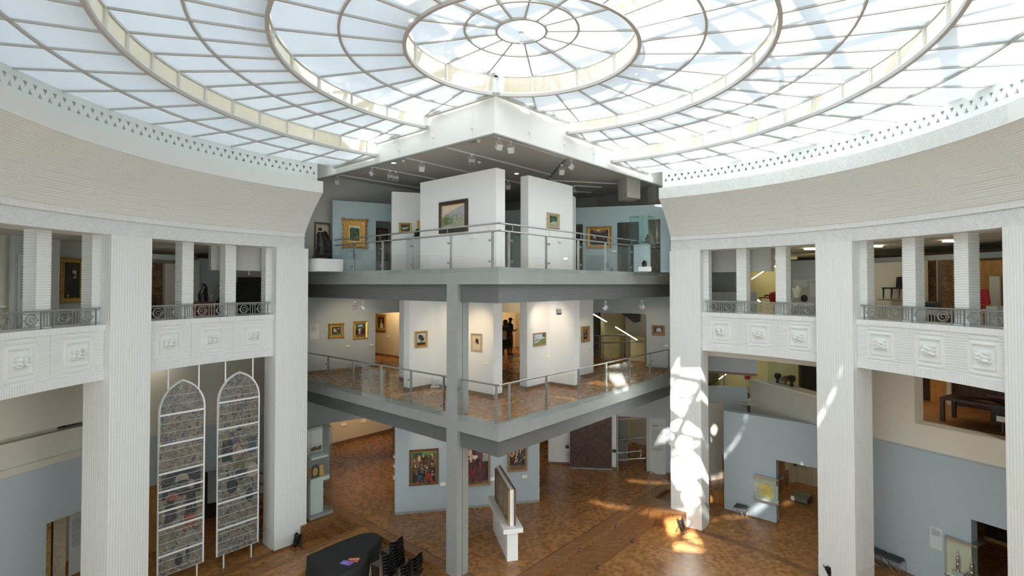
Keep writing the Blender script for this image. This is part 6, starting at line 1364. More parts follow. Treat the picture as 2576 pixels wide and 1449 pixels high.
r9 = plaz(80, 13.8); pxchair(r9, 'red_plastic_chair', 'red plastic chair with a tapered back at the right of the far balcony', [(2464, 766), (2464, 728), (2487, 728), (2493, 766)], [(2464, 768), (2496, 768)], [((2466, 770), (2466, 800)), ((2493, 768), (2500, 800))], 'red_paint', 'red_paint', 0)
mb = MB(); a0, a1 = r9.a(2502), r9.a(2530); z = r9.z(2515, 770); mb.plbox(r9, a0, a1, ZF + .02, z, -.3, .3); tag(mb.build('white_pedestal', M['panel_white']), 'low white pedestal at the right end of the far balcony', 'pedestal')
mb = MB(); mb.plbox(r7, r7.a(2499), r7.a(2525), ZF, r7.z(2510, 695), .1, .16); tag(mb.build('display_board', M['beige_wall']), 'pale upright board behind the low white pedestal', 'board')
for x0, x1, y, l in ((2197, 2218, 618.5, 'lit ceiling tube above the plywood chair, far right balcony'), (2374, 2398, 605.5, 'lit ceiling tube in the middle of the far right balcony'), (2025, 2051, 625.5, 'lit ceiling tube at the right end of the first right balcony'), (1, 2, 3, '')):
    if not l: continue
    a, b = floor_at(x0, y, 10.34), floor_at(x1, y, 10.34); mb = MB(); d = (b - a).normalized(); n = Vector((-d.y, d.x, 0)) * .05; mb.hexa([q + Vector((0, 0, dz)) for dz in (-.04, .0) for q in (a - n, b - n, b + n, a + n)]); tag(mb.build('ceiling_tube', M['led']), l, 'light', 'ceiling tubes')
# lamps added to light the side rooms, unseen and without fittings
for p, tg, e, a, c in ((PO(-67, 14.6, 10.1), PO(-67, 16.4, 8.4), 26, 120, (1, .70, .38)), (PO(-60, 13.3, 10.2), PO(-60, 15.5, 7.6), 24, 150, (1, .95, .85)), (PO(-84, 12.8, 10.2), PO(-86, 13.6, 8), 26, 130, (1, .85, .62)), (PO(48, 15.9, 10.0), PO(49, 19, 8.4), 45, 140, (1, .74, .40)), (PO(73, 13.2, 10.2), r7.P(r7.a(2240), 8.7), 26, 90, (1, .72, .38)),
                       (PO(80, 13.4, 10.2), PO(82, 15, 8.5), 22, 120, (1, .66, .32)), (PO(54, 13.4, 10.2), PO(56, 15, 8), 16, 130, (1, .95, .85)), (PO(62, 15.5, 6.9), PO(58, 15, 2), 60, 150, (1, .85, .62)), (PO(78, 13.6, 6.9), pQ.P(2, 3.5, 0), 26, 150, (1, .92, .78)), (pQ.P(2, 7.0, -2.2), pQ.P(1.2, 5.5, -4.0), 22, 120, (1, .7, .35)),
                       (PO(-85, 13.0, 6.9), PO(-85, 15, 3), 35, 150, (1, .92, .78)), (PO(-62, 13.4, 6.9), PO(-62, 15, 3), 22, 150, (1, .9, .75)), (pY.P(-1, 3.6, -1.0), pY.P(-1, .5, -.3), 18, 120, (1, .7, .35)), (W(-4, 14.5, 3.8), W(-4, 14.5, 0), 45, 140, (1, .82, .58))):
    lamp(p, tg, e * .6, a, 1.0, c, .15)
# ================================================================ THINGS ON THE PODIUM AND IN THE HALL
# tall glass case beside the small stair
pc = plS(8.28); c0, c1 = pc.a(780, 1300), pc.a(838, 1290); zA, zB, zC_, zD = ZP, ZP + .10, pc.z(777, 1143), pc.z(777, 1086); dS = .62
t = thing('glass_case', 'tall glass case with white inner plinth standing beside the left pillar', 'showcase', tuple(W(8.6, (c0 + c1) / 2, ZP)))
mb = MB(); mb.stbox(8.28, 8.28 + dS, c0, c1, ZP + .03, ZP + .14); mb.build('base', M['concrete_grey'], t)
mb = MB(); k = .04
P4 = [(8.28 + k, c0 + k), (8.28 + k, c1 - k), (8.28 + dS - k, c1 - k), (8.28 + dS - k, c0 + k)]
for (a, b), (c, d) in zip(P4, P4[1:] + P4[:1]): mb.poly([W(a, b, ZP + .14), W(c, d, ZP + .14), W(c, d, zD), W(a, b, zD)])
mb.poly([W(a, b, zD) for a, b in P4]); mb.build('glass', M['case_glass'], t)
mb = MB()
for a, b in P4: mb.tube([W(a, b, ZP + .14), W(a, b, zD)], .007, 4)
for z in (zC_, zD): mb.tube([W(a, b, z) for a, b in P4], .007, 4, closed=True)
mb.build('edge', M['iron'], t)
zp1, zp0 = pc.z(790, 1208), pc.z(790, 1218); mb = MB(); mb.stbox(8.38, 8.80, c0 + .06, c1 - .10, zp0, zp1); mb.stbox(8.44, 8.72, pc.a(789), pc.a(822), ZP + .14, zp0); mb.build('inner_plinth', M['panel_white'], t)
zs1 = pc.z(790, 1155); mb = MB(); mb.stbox(8.38, 8.80, c0 + .10, c1 - .16, zs1 - .06, zs1); mb.build('shelf', M['panel_white'], t)
mb = MB(); mb.stbox(8.80, 8.82, c0 + .10, c1 - .16, zs1 + .06, zD - .05); mb.build('back_panel', M['beige_wall'], t)
t = thing('winged_altarpiece', 'small gilt arched altarpiece with open wings inside the tall glass case', 'altarpiece', tuple(W(8.55, (c0 + c1) / 2, zp1)))
ca = pc.a(803); cw = .17; z = zp1 + .012; mb = MB(); mb.stbox(8.48, 8.52, ca - cw, ca + cw, z, z + .30); mb.prism([W(8.48, ca + cw * math.cos(x)).xy for x in (0,)] and [W(8.48, ca - cw).xy, W(8.48, ca + cw).xy, W(8.52, ca + cw).xy, W(8.52, ca - cw).xy], z, z + .3)
arc_ = [W(8.48, ca + cw * math.cos(math.pi * i / 12), z + .30 + cw * math.sin(math.pi * i / 12)) for i in range(13)]; mb.poly(arc_); mb.build('centre_panel', M['brown_frame'], t)
mb = MB(); mb.poly([W(8.474, ca + (cw - .03) * math.cos(math.pi * i / 12), z + .30 + (cw - .03) * math.sin(math.pi * i / 12)) for i in range(13)] + [W(8.474, ca - cw + .03, z + .03), W(8.474, ca + cw - .03, z + .03)], 0); mb.poly([W(8.471, ca + .10 * math.cos(x), z + .20 + .15 * math.sin(x)) for x in [i * .5 for i in range(12)]], 1); mb.build('relief', [M['p_blue'], M['gilt_bright']], t)
for sg, mn in ((-1, 'gold_frame'), (1, 'gold_frame')):
    mb = MB(); mb.hexa([W(s_, t_, zz) for zz in (z, z + .40) for s_, t_ in ((8.48, ca + sg * cw), (8.42, ca + sg * (cw + .13)), (8.44, ca + sg * (cw + .14)), (8.50, ca + sg * cw))]); mb.build('wing', M[mn], t)
for i in range(6):
    a = c0 + .16 + .07 * i; mb = MB(); mb.stbox(8.44 + .03 * (i % 2), 8.56, a - .018, a + .018, zC_ + .01, zC_ + .10 + .02 * (i % 3)); 
    tag(mb.build('small_relic', M['brown_frame']), ['leftmost', 'second', 'third', 'fourth', 'fifth', 'rightmost'][i] + ' small brown object in the row on top of the tall glass case shelf', 'museum object', 'row of small objects in the tall case')
mb = MB(); mb.poly([W(a, b, zC_) for a, b in P4]); o_ = mb.build('glass_shelf', M['clear_glass'], bpy.data.objects['glass_case'] if False else None); tag(o_, 'thin glass shelf between upper and lower parts of the tall glass case', 'shelf')
# free-standing panel triptych on a white stand
fl, fr_, bl = floor_at(1276, 1412.8, ZP), floor_at(1303, 1410, ZP), floor_at(1240.3, 1330.7, ZP)
G = Pl(fl.xy, (bl - fl).xy, Vector((-1, .0))); L_ = (bl - fl).xy.length; wd_ = .34
z1 = G.z(1276, 1340); z2 = z1 + .14
t = thing('display_stand', 'white display stand with overhanging top, right of the column', 'stand', tuple(fl))
mb = MB(); mb.plbox(G, 0, L_, ZP, z1, -wd_, 0); mb.build('pedestal', M['white_paint'], t); mb = MB(); mb.plbox(G, -.10, L_ + .35, z1, z2, -wd_ - .14, .14); mb.build('table_top', M['white_paint'], t)
zt = z2 + 1.10; mb = MB(); mb.plbox(G, .12, L_ + .1, z2, zt, -wd_ / 2 - .07, -wd_ / 2 + .05); mb.build('board', M['white_paint'], t)
t = thing('winged_panel_painting', 'three-part painting in heavy brown frames on the near side of the white stand', 'painting', tuple(G.P(1, z2, -.1)), 'framed paintings')
for i in range(3):
    a0, a1 = .12 + i * (L_ - .1) / 3, .12 + (i + 1) * (L_ - .1) / 3 - .01; f_ = .11; o0_, o1_ = -wd_ / 2 + .052, -wd_ / 2 + .11; z0_, z3_ = z2 + .0, zt - .02
    mb = MB(); mb.plbox(G, a0, a1, z0_, z0_ + f_, o0_, o1_); mb.plbox(G, a0, a1, z3_ - f_, z3_, o0_, o1_); mb.plbox(G, a0, a0 + f_, z0_ + f_, z3_ - f_, o0_, o1_); mb.plbox(G, a1 - f_, a1, z0_ + f_, z3_ - f_, o0_, o1_); mb.build('frame', M['brown_frame' if i == 2 else 'oak_frame'], t)
    mb = MB(); mb.plbox(G, a0 + f_, a1 - f_, z0_ + f_, z3_ - f_, o0_, o0_ + .02); mb.build('canvas', M['p_grey'], t)
t = thing('panel_painting', 'brown framed panel on the far side of the white stand board', 'painting', tuple(G.P(1, z2, -.3)), 'framed paintings')
mb = MB(); mb.plbox(G, .05, L_ + .15, z2 + .02, zt + .02, -wd_ / 2 - .12, -wd_ / 2 - .075); mb.build('frame', M['brown_frame'], t)
# old two-leaved gate leaning on the wall
woodm('gate_wood', (.035, .020, .012), (.10, .05, .026), 2.5, .5, 0); mat('gate_strap', (.12, .105, .09), .5, metal=.4)
t = thing('wooden_gate', 'huge dark old wooden gate with iron straps in diamond pattern against the wall', 'gate', tuple(pG.P((g0 + g1) / 2, ZP))); gz = ZP + 3.35; gm = (g0 + g1) / 2; gm = pG.a(1477.5, 1150)
for a0, a1 in ((g0, gm - .008), (gm + .008, g1)):
    mb = MB(); mb.plbox(pG, a0, a1, ZP + .02, gz, 0, .10); lf = mb.build('door_leaf', M['gate_wood'], t)
    mb = MB(); w_ = a1 - a0
    for zz in (ZP + .15, ZP + 1.25, ZP + 2.35): 
        for (p, q) in (((a0 + .08, zz), (a1 - .08, zz + 1.0)), ((a0 + .08, zz + 1.0), (a1 - .08, zz))): mb.tube([pG.P(p[0], p[1], .105), pG.P(q[0], q[1], .105)], .011, 4)
    c = mb.build('iron_strap', M['gate_strap'], None); c.data.transform(Matrix.Translation(-Vector(t['_base']))); c.parent = lf
mb = MB(); mb.plbox(pG, g0 - .03, g1 + .03, ZP, ZP + .05, -.0, .12); mb.build('bottom_rail', M['iron'], t)
for a, zz in ((g0 - .12, ZP + .95), (g1 + .12, ZP + .85)): mb = MB(); mb.plbox(pG, a - .08, a + .08, zz - .05, zz + .05, .0, .12); mb.build('hinge', M['black'], t)
mb = MB(); mb.plbox(wl, wl.a(1541.5, 1113) - .06, wl.a(1548, 1113) + .04, wl.z(1545, 1117), wl.z(1545, 1110.5), 0, .03); tag(mb.build('label_plate', M['paper']), 'cream label on the pier right of the old wooden gate', 'label', 'small wall labels')
for x, y, l in ((863, 1066.5, 'left of two labels high on the warm back wall, podium level'), (913, 1058, 'right of two labels high on the warm back wall, podium level')): plate(plS(15.7), x, y, l, .3, .14)
# rails in the opening left of the tall text panel
pz = Pl(RW1.P(0, 0, -.6).xy, RW1.d, RW1.n); t = thing('stair_railing', 'tubular stair rails seen through the opening beside the tall text panel', 'railing', tuple(pz.P(pz.a(1590, 1120), 1.5)))
tubes(pz, 'handrail', [[(1552, 1107.5), (1628, 1101)]], .04, 'steel', 0, t); tubes(pz, 'middle_rail', [[(1552, 1120), (1580, 1117), (1587, 1114)], [(1552, 1137), (1560, 1140), (1614, 1134), (1611, 1150)]], .028, 'steel', 0, t); tubes(pz, 'post', [[(1571.5, 1107), (1571.5, 1157)]], .03, 'steel', 0, t); tubes(pz, 'lower_rail', [[(1552, 1157.5), (1624, 1152.5)]], .03, 'steel', 0, t)
pz2 = Pl(RW1.P(0, 0, -1.4).xy, RW1.d, RW1.n); mb = MB(); mb.plbox(pz2, pz2.a(1548, 1100), pz2.a(1579, 1100), ZP, T1, -.3, 0); struct(mb.build('trim_29', M['concrete_grey'])); tubes(pz2, 'trim_30', [[(1552, 1054), (1630, 1050)]], .08, 'p_cream')['kind'] = 'structure'
# middle gallery stair opening
pw = Pl(RW.P(0, 0, -1.6).xy, RW.d, RW.n)
mb = MB(); mb.plbox(pw, pw.a(1480, 850), pw.a(1516, 850), Z2, T2, -2, -1.9); struct(mb.build('trim_31', M['p_brown'])); mb = MB(); mb.plbox(pw, pw.a(1552, 850), pw.a(1640, 850), Z2, T2, -1.95, -1.85); struct(mb.build('trim_32', M['grey_wall']))
mb = MB(); mb.plbox(pw, pw.a(1580), pw.a(1616), pw.z(1598, 912), pw.z(1598, 850), -.6, -.5); tag(mb.build('yellow_board', M['yellow_wall']), 'pale yellow wall panel in the stair opening, middle gallery', 'panel')
t = thing('stair_handrail', 'sloping handrail with two lit strips in the stair opening, middle gallery', 'handrail', tuple(pw.P(pw.a(1550), pw.z(1550, 822)))); tubes(pw, 'rail', [[(1480, 781), (1612, 860)]], .035, 'concrete_grey', .0, t); tubes(pw, 'lit_strip', [[(1490, 789), (1526.5, 809.5)], [(1549, 822.5), (1603, 855)]], .018, 'led', .05, t)
t = thing('landing_railing', 'glass railing of the landing inside the stair opening, middle gallery', 'railing', tuple(pw.P(pw.a(1550), pw.z(1550, 860)))); tubes(pw, 'handrail', [[(1480, 862), (1625, 857.5)], [(1480, 844), (1575, 842)]], .03, 'iron', .3, t)
for x, y0, y1 in ((1512, 843, 915), (1571, 860, 915), (1580, 843, 860)): tubes(pw, 'post', [[(x, y0), (x, y1)]], .025, 'iron', .3, t)
t = thing('stair_railing', 'pair of parallel handrails going down in the stair opening, middle gallery', 'railing', tuple(pw.P(pw.a(1520), pw.z(1520, 890)))); tubes(pw, 'handrail', [[(1485, 864), (1552, 910)], [(1485, 872), (1545, 912)]], .02, 'steel', .5, t)
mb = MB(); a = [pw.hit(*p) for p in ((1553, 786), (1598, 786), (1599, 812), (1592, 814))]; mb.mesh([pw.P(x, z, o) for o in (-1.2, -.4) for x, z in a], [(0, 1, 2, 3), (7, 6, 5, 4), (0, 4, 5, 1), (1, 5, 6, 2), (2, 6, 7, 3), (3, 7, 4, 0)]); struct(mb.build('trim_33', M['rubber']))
# handrails
t = thing('stair_handrail', 'bent steel handrail on a single post by the steps near the sunlit pillar', 'handrail', tuple(floor_at(1634, 1249, ZP))); pb0 = floor_at(1634, 1249, ZP); ph_ = Pl(pb0.xy, U, -V); zh = ph_.z(1634, 1186)
e_ = Pl(pb0.xy, U, -V); a1, z1_ = e_.hit(1690, 1219)
mb = MB(); mb.tube([pb0, pb0 + Vector((0, 0, zh - ZP - .08)), e_.P(-.03 if a1 < 0 else .03, zh), e_.P(a1 * .12, zh), e_.P(a1, z1_)], .022, 10); mb.build('rail', M['steel'], t); mb = MB(); mb.lathe([(.05, 0), (.05, .012), (.025, .02)], pb0, 14); mb.build('foot', M['steel'], t)
pilA = plaz(35.65, 10.8); t = thing('pillar_handrail', 'short dark handrail stub on the right side of the sunlit pillar', 'handrail', tuple(cyl_at(1770, 1265, 11.1) and PO(cyl_at(1770, 1265, 11.1)[0], 11.1, cyl_at(1770, 1265, 11.1)[1])))
pts = []
for x, y, r in ((1766, 1262, 11.25), (1773, 1263, 11.25), (1775, 1266, 11.3), (1787, 1281, 11.6)): a, z = cyl_at(x, y, r); pts.append(PO(a, r, z))
mb = MB(); mb.tube(pts, .022, 8); mb.build('rail', M['iron'], t)
# ---- piano under its black cover
out = []
key = [(5.36, -2.58), (5.40, -1.9), (5.40, -1.2), (5.36, -.80), (5.22, -.52), (4.98, -.40), (4.72, -.46), (4.52, -.68), (4.38, -1.0), (4.18, -1.32), (3.92, -1.52), (3.74, -1.68), (3.67, -1.9), (3.66, -2.58)]
for i in range(len(key)):
    p, q = key[i], key[(i + 1) % len(key)]; m_ = 4 if i < len(key) - 1 else 10
    for k in range(m_): out.append((p[0] + (q[0] - p[0]) * k / m_, p[1] + (q[1] - p[1]) * k / m_))
cs, ct = sum(p[0] for p in out) / len(out), sum(p[1] for p in out) / len(out)
t = thing('grand_piano', 'grand piano under a draped black cloth cover, lower left of the column', 'piano', tuple(W(cs, ct, 0)))
rows = []; prof = [(.0, 1.0), (.015, .99), (.03, .96), (.035, .80), (.045, .60), (.06, .40), (.075, .20), (.085, .06)]; vs = []; n = len(out)
for j, (e, z) in enumerate(prof):
    for i, (s_, t_) in enumerate(out):
        a, b = out[i - 1], out[(i + 1) % n]; nx, ny = (b[1] - a[1]), -(b[0] - a[0]); l = math.hypot(nx, ny) or 1; nx, ny = nx / l, ny / l
        if (s_ - cs) * nx + (t_ - ct) * ny < 0: nx, ny = -nx, -ny
        f_ = (max(0, .96 - z)) * .055 * math.sin(i * 1.13) * math.sin(i * .37 + 1); vs.append(W(s_ + nx * (e + f_), t_ + ny * (e + f_), z))
mb = MB(); mb.mesh(vs, [tuple(range(n))] + [(j * n + i, j * n + (i + 1) % n, (j + 1) * n + (i + 1) % n, (j + 1) * n + i) for j in range(len(prof) - 1) for i in range(n)], 0, True); mb.build('cloth_cover', M['black_cloth'], t)
for s_, t_ in ((5.1, -2.3), (3.9, -2.3), (4.95, -.8)): mb = MB(); mb.tube([W(s_, t_, .0), W(s_, t_, .7)], .06, 8); mb.build('leg', M['black_gloss'], t)
def flyers(px, py, mats_, label, n_):
    c = floor_at(px, py, 1.0); nm = label
    t = thing('flyer', label, 'flyer', (c.x, c.y, 1.001), 'flyers on the piano'); ang = -TH * .5 + .2 * n_; w, h = .17, .10
    for k in range(2):
        mb = MB(); T = Matrix.Translation((c.x + .03 * k, c.y + .035 * k, 1.003 + .004 * k)) @ Matrix.Rotation(ang + .25 * k, 4, 'Z'); mb.box(-w, w, -h, h, 0, .002, 0, T); mb.box(-w * .9, w * .1, -h * .8, h * .2, .002, .0025, 1, T); mb.box(-w * .1, w * .85, h * .15, h * .75, .002, .0026, 2, T); mb.build('sheet', [M[q] for q in mats_], t)
mat('flyer_violet', (.30, .16, .62), .4); mat('flyer_blue', (.22, .36, .80), .4); mat('flyer_orange', (.72, .12, .03), .4); mat('flyer_pink', (.62, .10, .30), .4)
flyers(871, 1416.5, ('flyer_violet', 'flyer_blue', 'flyer_pink'), 'violet and blue flyers lying on the black piano cover', 0)
c = floor_at(889, 1410, 1.0); t = thing('flyer', 'orange and red flyers lying on the black piano cover', 'flyer', (c.x, c.y, 1.001), 'flyers on the piano')
for k in range(2):
    mb = MB(); T = Matrix.Translation((c.x, c.y + .05 * k, 1.003 + .004 * k)) @ Matrix.Rotation(-.1 + .2 * k, 4, 'Z'); mb.box(-.16, .16, -.09, .09, 0, .002, 0, T); mb.box(-.12, .13, -.03, .035, .002, .003, 1, T)
    for q in range(7): mb.box(-.11 + .032 * q, -.09 + .032 * q, -.02, .025, .003, .0035, 2, T)
    mb.build('sheet', [M['flyer_orange'], M['paper'], M['black']], t)
# ---- stacked chairs
def chair(label):
    t = thing('stacking_chair', label, 'chair', (0, 0, 0), 'stacked black chairs by the podium steps', local=True); w = .22
    vs = []; nx, ny = 6, 7
    for j in range(ny + 1):
        for i in range(nx + 1):
            x = -w + 2 * w * i / nx; y = .22 - .44 * j / ny; z = .445 + .012 * (x / w) ** 2 - (.03 * ((y - .12) / .1) ** 2 if y > .12 else 0); vs.append((x * (1 if y < .1 else .94), y, z))
    top = [(j * (nx + 1) + i, j * (nx + 1) + i + 1, (j + 1) * (nx + 1) + i + 1, (j + 1) * (nx + 1) + i) for j in range(ny) for i in range(nx)]
    mb = MB(); mb.mesh(vs, top, 0, True); mb.mesh([(x, y, z - .012) for x, y, z in vs], [f[::-1] for f in top], 0, True); mb.build('seat', M['seat_brown'], t)
    vs = []
    for j in range(4):
        for i in range(9):
            k = -1 + 2 * i / 8; vs.append((k * .235, -.24 - .03 * j - .05 * (1 - k * k) + .03 * math.sin(k * 3), .66 + .06 * j + .02 * math.sin(k * 3)))
    f_ = [(j * 9 + i, j * 9 + i + 1, (j + 1) * 9 + i + 1, (j + 1) * 9 + i) for j in range(3) for i in range(8)]
    mb = MB(); mb.mesh(vs, f_, 0, True); mb.mesh([(x, y - .014, z) for x, y, z in vs], [f[::-1] for f in f_], 0, True); mb.tube([vs[27 + i] for i in range(9)], .009, 5); mb.tube([vs[i] for i in range(9)], .009, 5); mb.build('backrest', M['black_gloss'], t)
    for sx in (-1, 1):
        mb = MB(); mb.tube([(sx * .20, .19, .43), (sx * .245, .22, .0)], .010, 6); mb.build('leg', M['steel'], t)
        mb = MB(); mb.tube([(sx * .225, -.30, .80), (sx * .22, -.22, .45), (sx * .245, -.26, .0)], .010, 6); mb.build('leg', M['steel'], t)
    return t
mat('seat_brown', (.10, .065, .045), .5)
ordn = ['topmost', 'second', 'third', 'fourth', 'fifth', 'sixth', 'seventh', 'eighth', 'ninth', 'tenth', 'lowest']
ch0 = None
for (px, py, zt, nst, rz, l) in ((981, 1381, 1.30, 10, 0.0, 'tallest stack, behind the piano tail'), (958, 1415, 1.24, 9, .10, 'front left stack beside the piano'), (1030, 1420, .90, 5, -.06, 'right-hand stack nearest the podium steps'), (1002, 1440, .98, 6, .14, 'front right stack at the lower edge')):
    c = floor_at(px, py, zt - .0); ang = math.atan2(U.y, U.x) - math.pi / 2 + rz
    for k in range(nst):
        zz = (zt - .445) - .085 * k; lab = 'black chair, ' + (ordn[k] if k < nst - 1 else 'lowest') + ' of the ' + l
        if zz < -.001 or k == nst - 1: zz = 0
        fw = Vector((math.cos(ang + math.pi / 2), math.sin(ang + math.pi / 2), 0)) * (-.012 * k)
        if ch0 is None: ch0 = chair(lab); o = ch0; o.location = (c.x + fw.x, c.y + fw.y, zz); o.rotation_euler = (0, 0, ang)
        else: dup(ch0, (c.x + fw.x, c.y + fw.y, zz), ang, lab)
        if zz == 0: break
# ---- par lamps on the floor
def par(px, py, ang, label):
    c = floor_at(px, py, 0); t = thing('floor_spotlight', label, 'spotlight', (c.x, c.y, 0), 'black floor spotlights'); T = Matrix.Translation((c.x, c.y, 0)) @ Matrix.Rotation(ang, 4, 'Z'); TT = T @ Matrix.Translation((0, 0, .27)) @ Matrix.Rotation(R_(-18), 4, 'X')
    mb = MB(); mb.lathe([(.0, -.20), (.05, -.19), (.085, -.13), (.09, -.10), (.10, -.09), (.10, -.05), (.11, -.04), (.11, .0), (.115, .01), (.12, .10), (.125, .11), (.125, .20), (.11, .20), (.11, .12)], (0, 0, 0), 20, T=TT); mb.build('can', M['black_gloss'], t)
    mb = MB(); mb.lathe([(.0, .15), (.11, .16)], (0, 0, 0), 18, T=TT); mb.build('lens', M['steel'], t)
    mb = MB()
    for k in range(4): a = k * math.pi / 2; mb.box(-.04, .04, .118, .13, .16, .24, 0, TT @ Matrix.Rotation(a, 4, 'Z'))
    mb.build('filter_clip', M['black'], t)
    for sy, k in ((-.14, .0), (.14, .0)):
        mb = MB(); mb.tube([(-.13, 0, .30), (-.15, sy, .012), (.15, sy, .012), (.13, 0, .30)], .008, 6, T=T); mb.build('stand_bracket', M['black'], t)
    mb = MB(); mb.tube([(.12, .0, .20), (.22, .05, .10), (.24, .16, .01), (.40, .20, .01)], .006, 5, T=T); mb.build('cable', M['black'], t); return t
par(746, 1381, -.7, 'black spotlight on the floor in front of the left gallery pillar'); par(1714, 1340, .55, 'black spotlight on the floor in front of the sunlit pillar')
c = floor_at(2112, 1449, 0); par(2090, 1463, .9, 'black spotlight just peeping in at the foot of the right pillar')
# ---- hygrometer stand in the middle gallery
c = floor_at(1095, 974, Z2); t = thing('climate_stand', 'small white floor rack with a measuring device, middle gallery left of the column', 'stand', tuple(c))
T = Matrix.Translation(c) @ Matrix.Rotation(-.2, 4, 'Z'); mb = MB(); mb.box(-.16, .16, -.09, .09, 0, .03, 0, T); mb.build('base', M['white_paint'], t)
mb = MB()
for x in (-.13, -.01, .03, .13): mb.tube([(x, -.06, .03), (x, -.06, .28), (x, .06, .28), (x, .06, .03)], .008, 5, T=T)
mb.build('wire_frame', M['white_metal'], t); mb = MB(); mb.box(-.11, -.02, -.04, .04, .05, .24, 0, T); mb.build('device', M['panel_white'], t); mb = MB(); mb.box(.05, .11, -.04, .04, .06, .20, 0, T); mb.build('device', M['bar_metal'], t)

# ================================================================ TOP GALLERY SCULPTURES
px_ = plS(7.9); ac, zc = px_.hit(829, 651); w_ = abs(px_.a(863) - px_.a(798))
t = thing('white_pedestal', 'white pedestal under the bronze figure at the left end of the top gallery', 'pedestal', tuple(px_.P(px_.a(831), Z3))); mb = MB(); mb.plbox(px_, px_.a(799), px_.a(863), Z3, zc, -.8, 0); mb.build('body', M['white_paint'], t)
S_ = lambda x, y, k=0: tuple(px_.P(*px_.hit(x, y), -.4 + k))
px2 = 1 / (1327 / 20.5)
o = skin('equestrian_bronze', [(*S_(825, 640), .13), (*S_(824, 622), .17), (*S_(820, 606), .17), (*S_(819, 592), .13), (*S_(819, 580), .10), (*S_(806, 640, .1), .08), (*S_(796, 648, .15), .05), (*S_(836, 634), .12), (*S_(840, 620), .08), (*S_(838, 607), .07), (*S_(832, 597), .05), (*S_(829, 592), .03), (*S_(843, 645), .07), (*S_(845, 649), .05), (*S_(828, 612, .12), .06), (*S_(836, 605, .14), .04)],
         [(0, 1), (1, 2), (2, 3), (3, 4), (0, 5), (5, 6), (0, 7), (7, 8), (8, 9), (9, 10), (10, 11), (7, 12), (12, 13), (2, 14), (14, 15)], 'dark_bronze', 2, 1); tag(o, 'dark bronze crowned rider figure on the white pedestal, left end of the top gallery', 'sculpture')
mb = MB()
for k in range(5): q = Vector(S_(815.5 + 1.9 * k, 572)); mb.tube([q - Vector((0, 0, .09)), q + Vector((0, 0, .05))], [.02, .006], 5)
c_ = mb.build('crown', M['dark_bronze']); c_.parent = o
pb2 = plT(1.15); a0, a1 = sorted((pb2.a(1022), pb2.a(1055))); zz = pb2.z(1040, 596)
t = thing('grey_pedestal', 'slim grey pedestal carrying the small dark bust, top gallery left', 'pedestal', tuple(pb2.P((a0 + a1) / 2, Z3))); mb = MB(); mb.plbox(pb2, a0, a1, Z3, zz, -.3, 0); mb.build('body', M['greyblue_wall'], t)
B_ = lambda x, y, k=0: tuple(pb2.P(*pb2.hit(x, y), -.15 + k))
o = skin('portrait_bust', [(*B_(1040, 593), .10, .07), (*B_(1040, 589), .09, .07), (*B_(1040, 584), .04), (*B_(1041, 578), .085), (*B_(1041, 574), .07), (*B_(1045, 578), .02)], [(0, 1), (1, 2), (2, 3), (3, 4), (3, 5)], 'dark_bronze', 2, 1); tag(o, 'small dark bronze portrait bust on the slim grey pedestal', 'sculpture')
vt = plT(7.3); s0v = vt.a(1627); s1v = vt.a(1583); t1v = plS(s0v).a(1648); ztv = vt.z(1605, 543); zbv = vt.z(1610, 612)
t = thing('glass_case', 'tall green-tinted glass case with a dark bust at the right of the top gallery', 'showcase', tuple(W(s0v, 7.3, Z3))); mb = MB()
Q4 = [(s0v, 7.3), (s1v, 7.3), (s1v, t1v), (s0v, t1v)]
for (a, b), (c, d) in zip(Q4, Q4[1:] + Q4[:1]): mb.poly([W(a, b, zbv), W(c, d, zbv), W(c, d, ztv), W(a, b, ztv)])
mb.poly([W(a, b, ztv) for a, b in Q4]); mb.build('glass', M['green_glass'], t); mb = MB(); mb.stbox(s0v, s1v, 7.3, t1v, zbv - .03, zbv); mb.build('shelf', M['green_glass'], t)
mb = MB(); mb.stbox(s0v + .12, s1v - .12, 7.42, t1v - .12, Z3, zbv - .03); mb.build('pedestal', M['paleblue_wall'], t)
V_ = lambda x, y, k=0: tuple(vt.P(*vt.hit(x, y), -.35 + k))
o = skin('portrait_bust', [(*V_(1619, 608), .14, .09), (*V_(1619, 603), .11, .08), (*V_(1619, 599), .05), (*V_(1620, 593), .10), (*V_(1620, 588), .085), (*V_(1616, 592), .025)], [(0, 1), (1, 2), (2, 3), (3, 4), (3, 5)], 'dark_bronze', 2, 1); tag(o, 'dark bronze head inside the green-tinted glass case', 'sculpture')
vu = plT(6.7); z_ = vu.z(1617, 671); zb__ = Z3
mb = MB(); mb.plbox(vu, vu.a(1629), vu.a(1606), Z3, z_, -.3, 0); tag(mb.build('white_plinth', M['white_paint']), 'low white plinth under the seated bronze child, right of the top gallery', 'plinth')
Y_ = lambda x, y, k=0: tuple(vu.P(*vu.hit(x, y), -.15 + k))
o = skin('seated_bronze', [(*Y_(1617, 667), .11), (*Y_(1616, 661), .07), (*Y_(1616, 657), .06), (*Y_(1616.5, 653.5), .05), (*Y_(1621, 667, .05), .05), (*Y_(1612, 668, .05), .05), (*Y_(1619, 661, .05), .03)], [(0, 1), (1, 2), (2, 3), (0, 4), (0, 5), (2, 6)], 'dark_bronze', 2, 0); tag(o, 'small seated bronze child figure on the low white plinth', 'sculpture')
mb = MB(); mb.plbox(plXY(pbl.P(0, 0, .25).xy, pbl.P(1, 0, .25).xy), pbl.a(928), pbl.a(939), pbl.z(933, 629), pbl.z(933, 606), -.25, -.22); tag(mb.build('white_board', M['panel_white']), 'small white board right of the carved gilt tree painting', 'board')

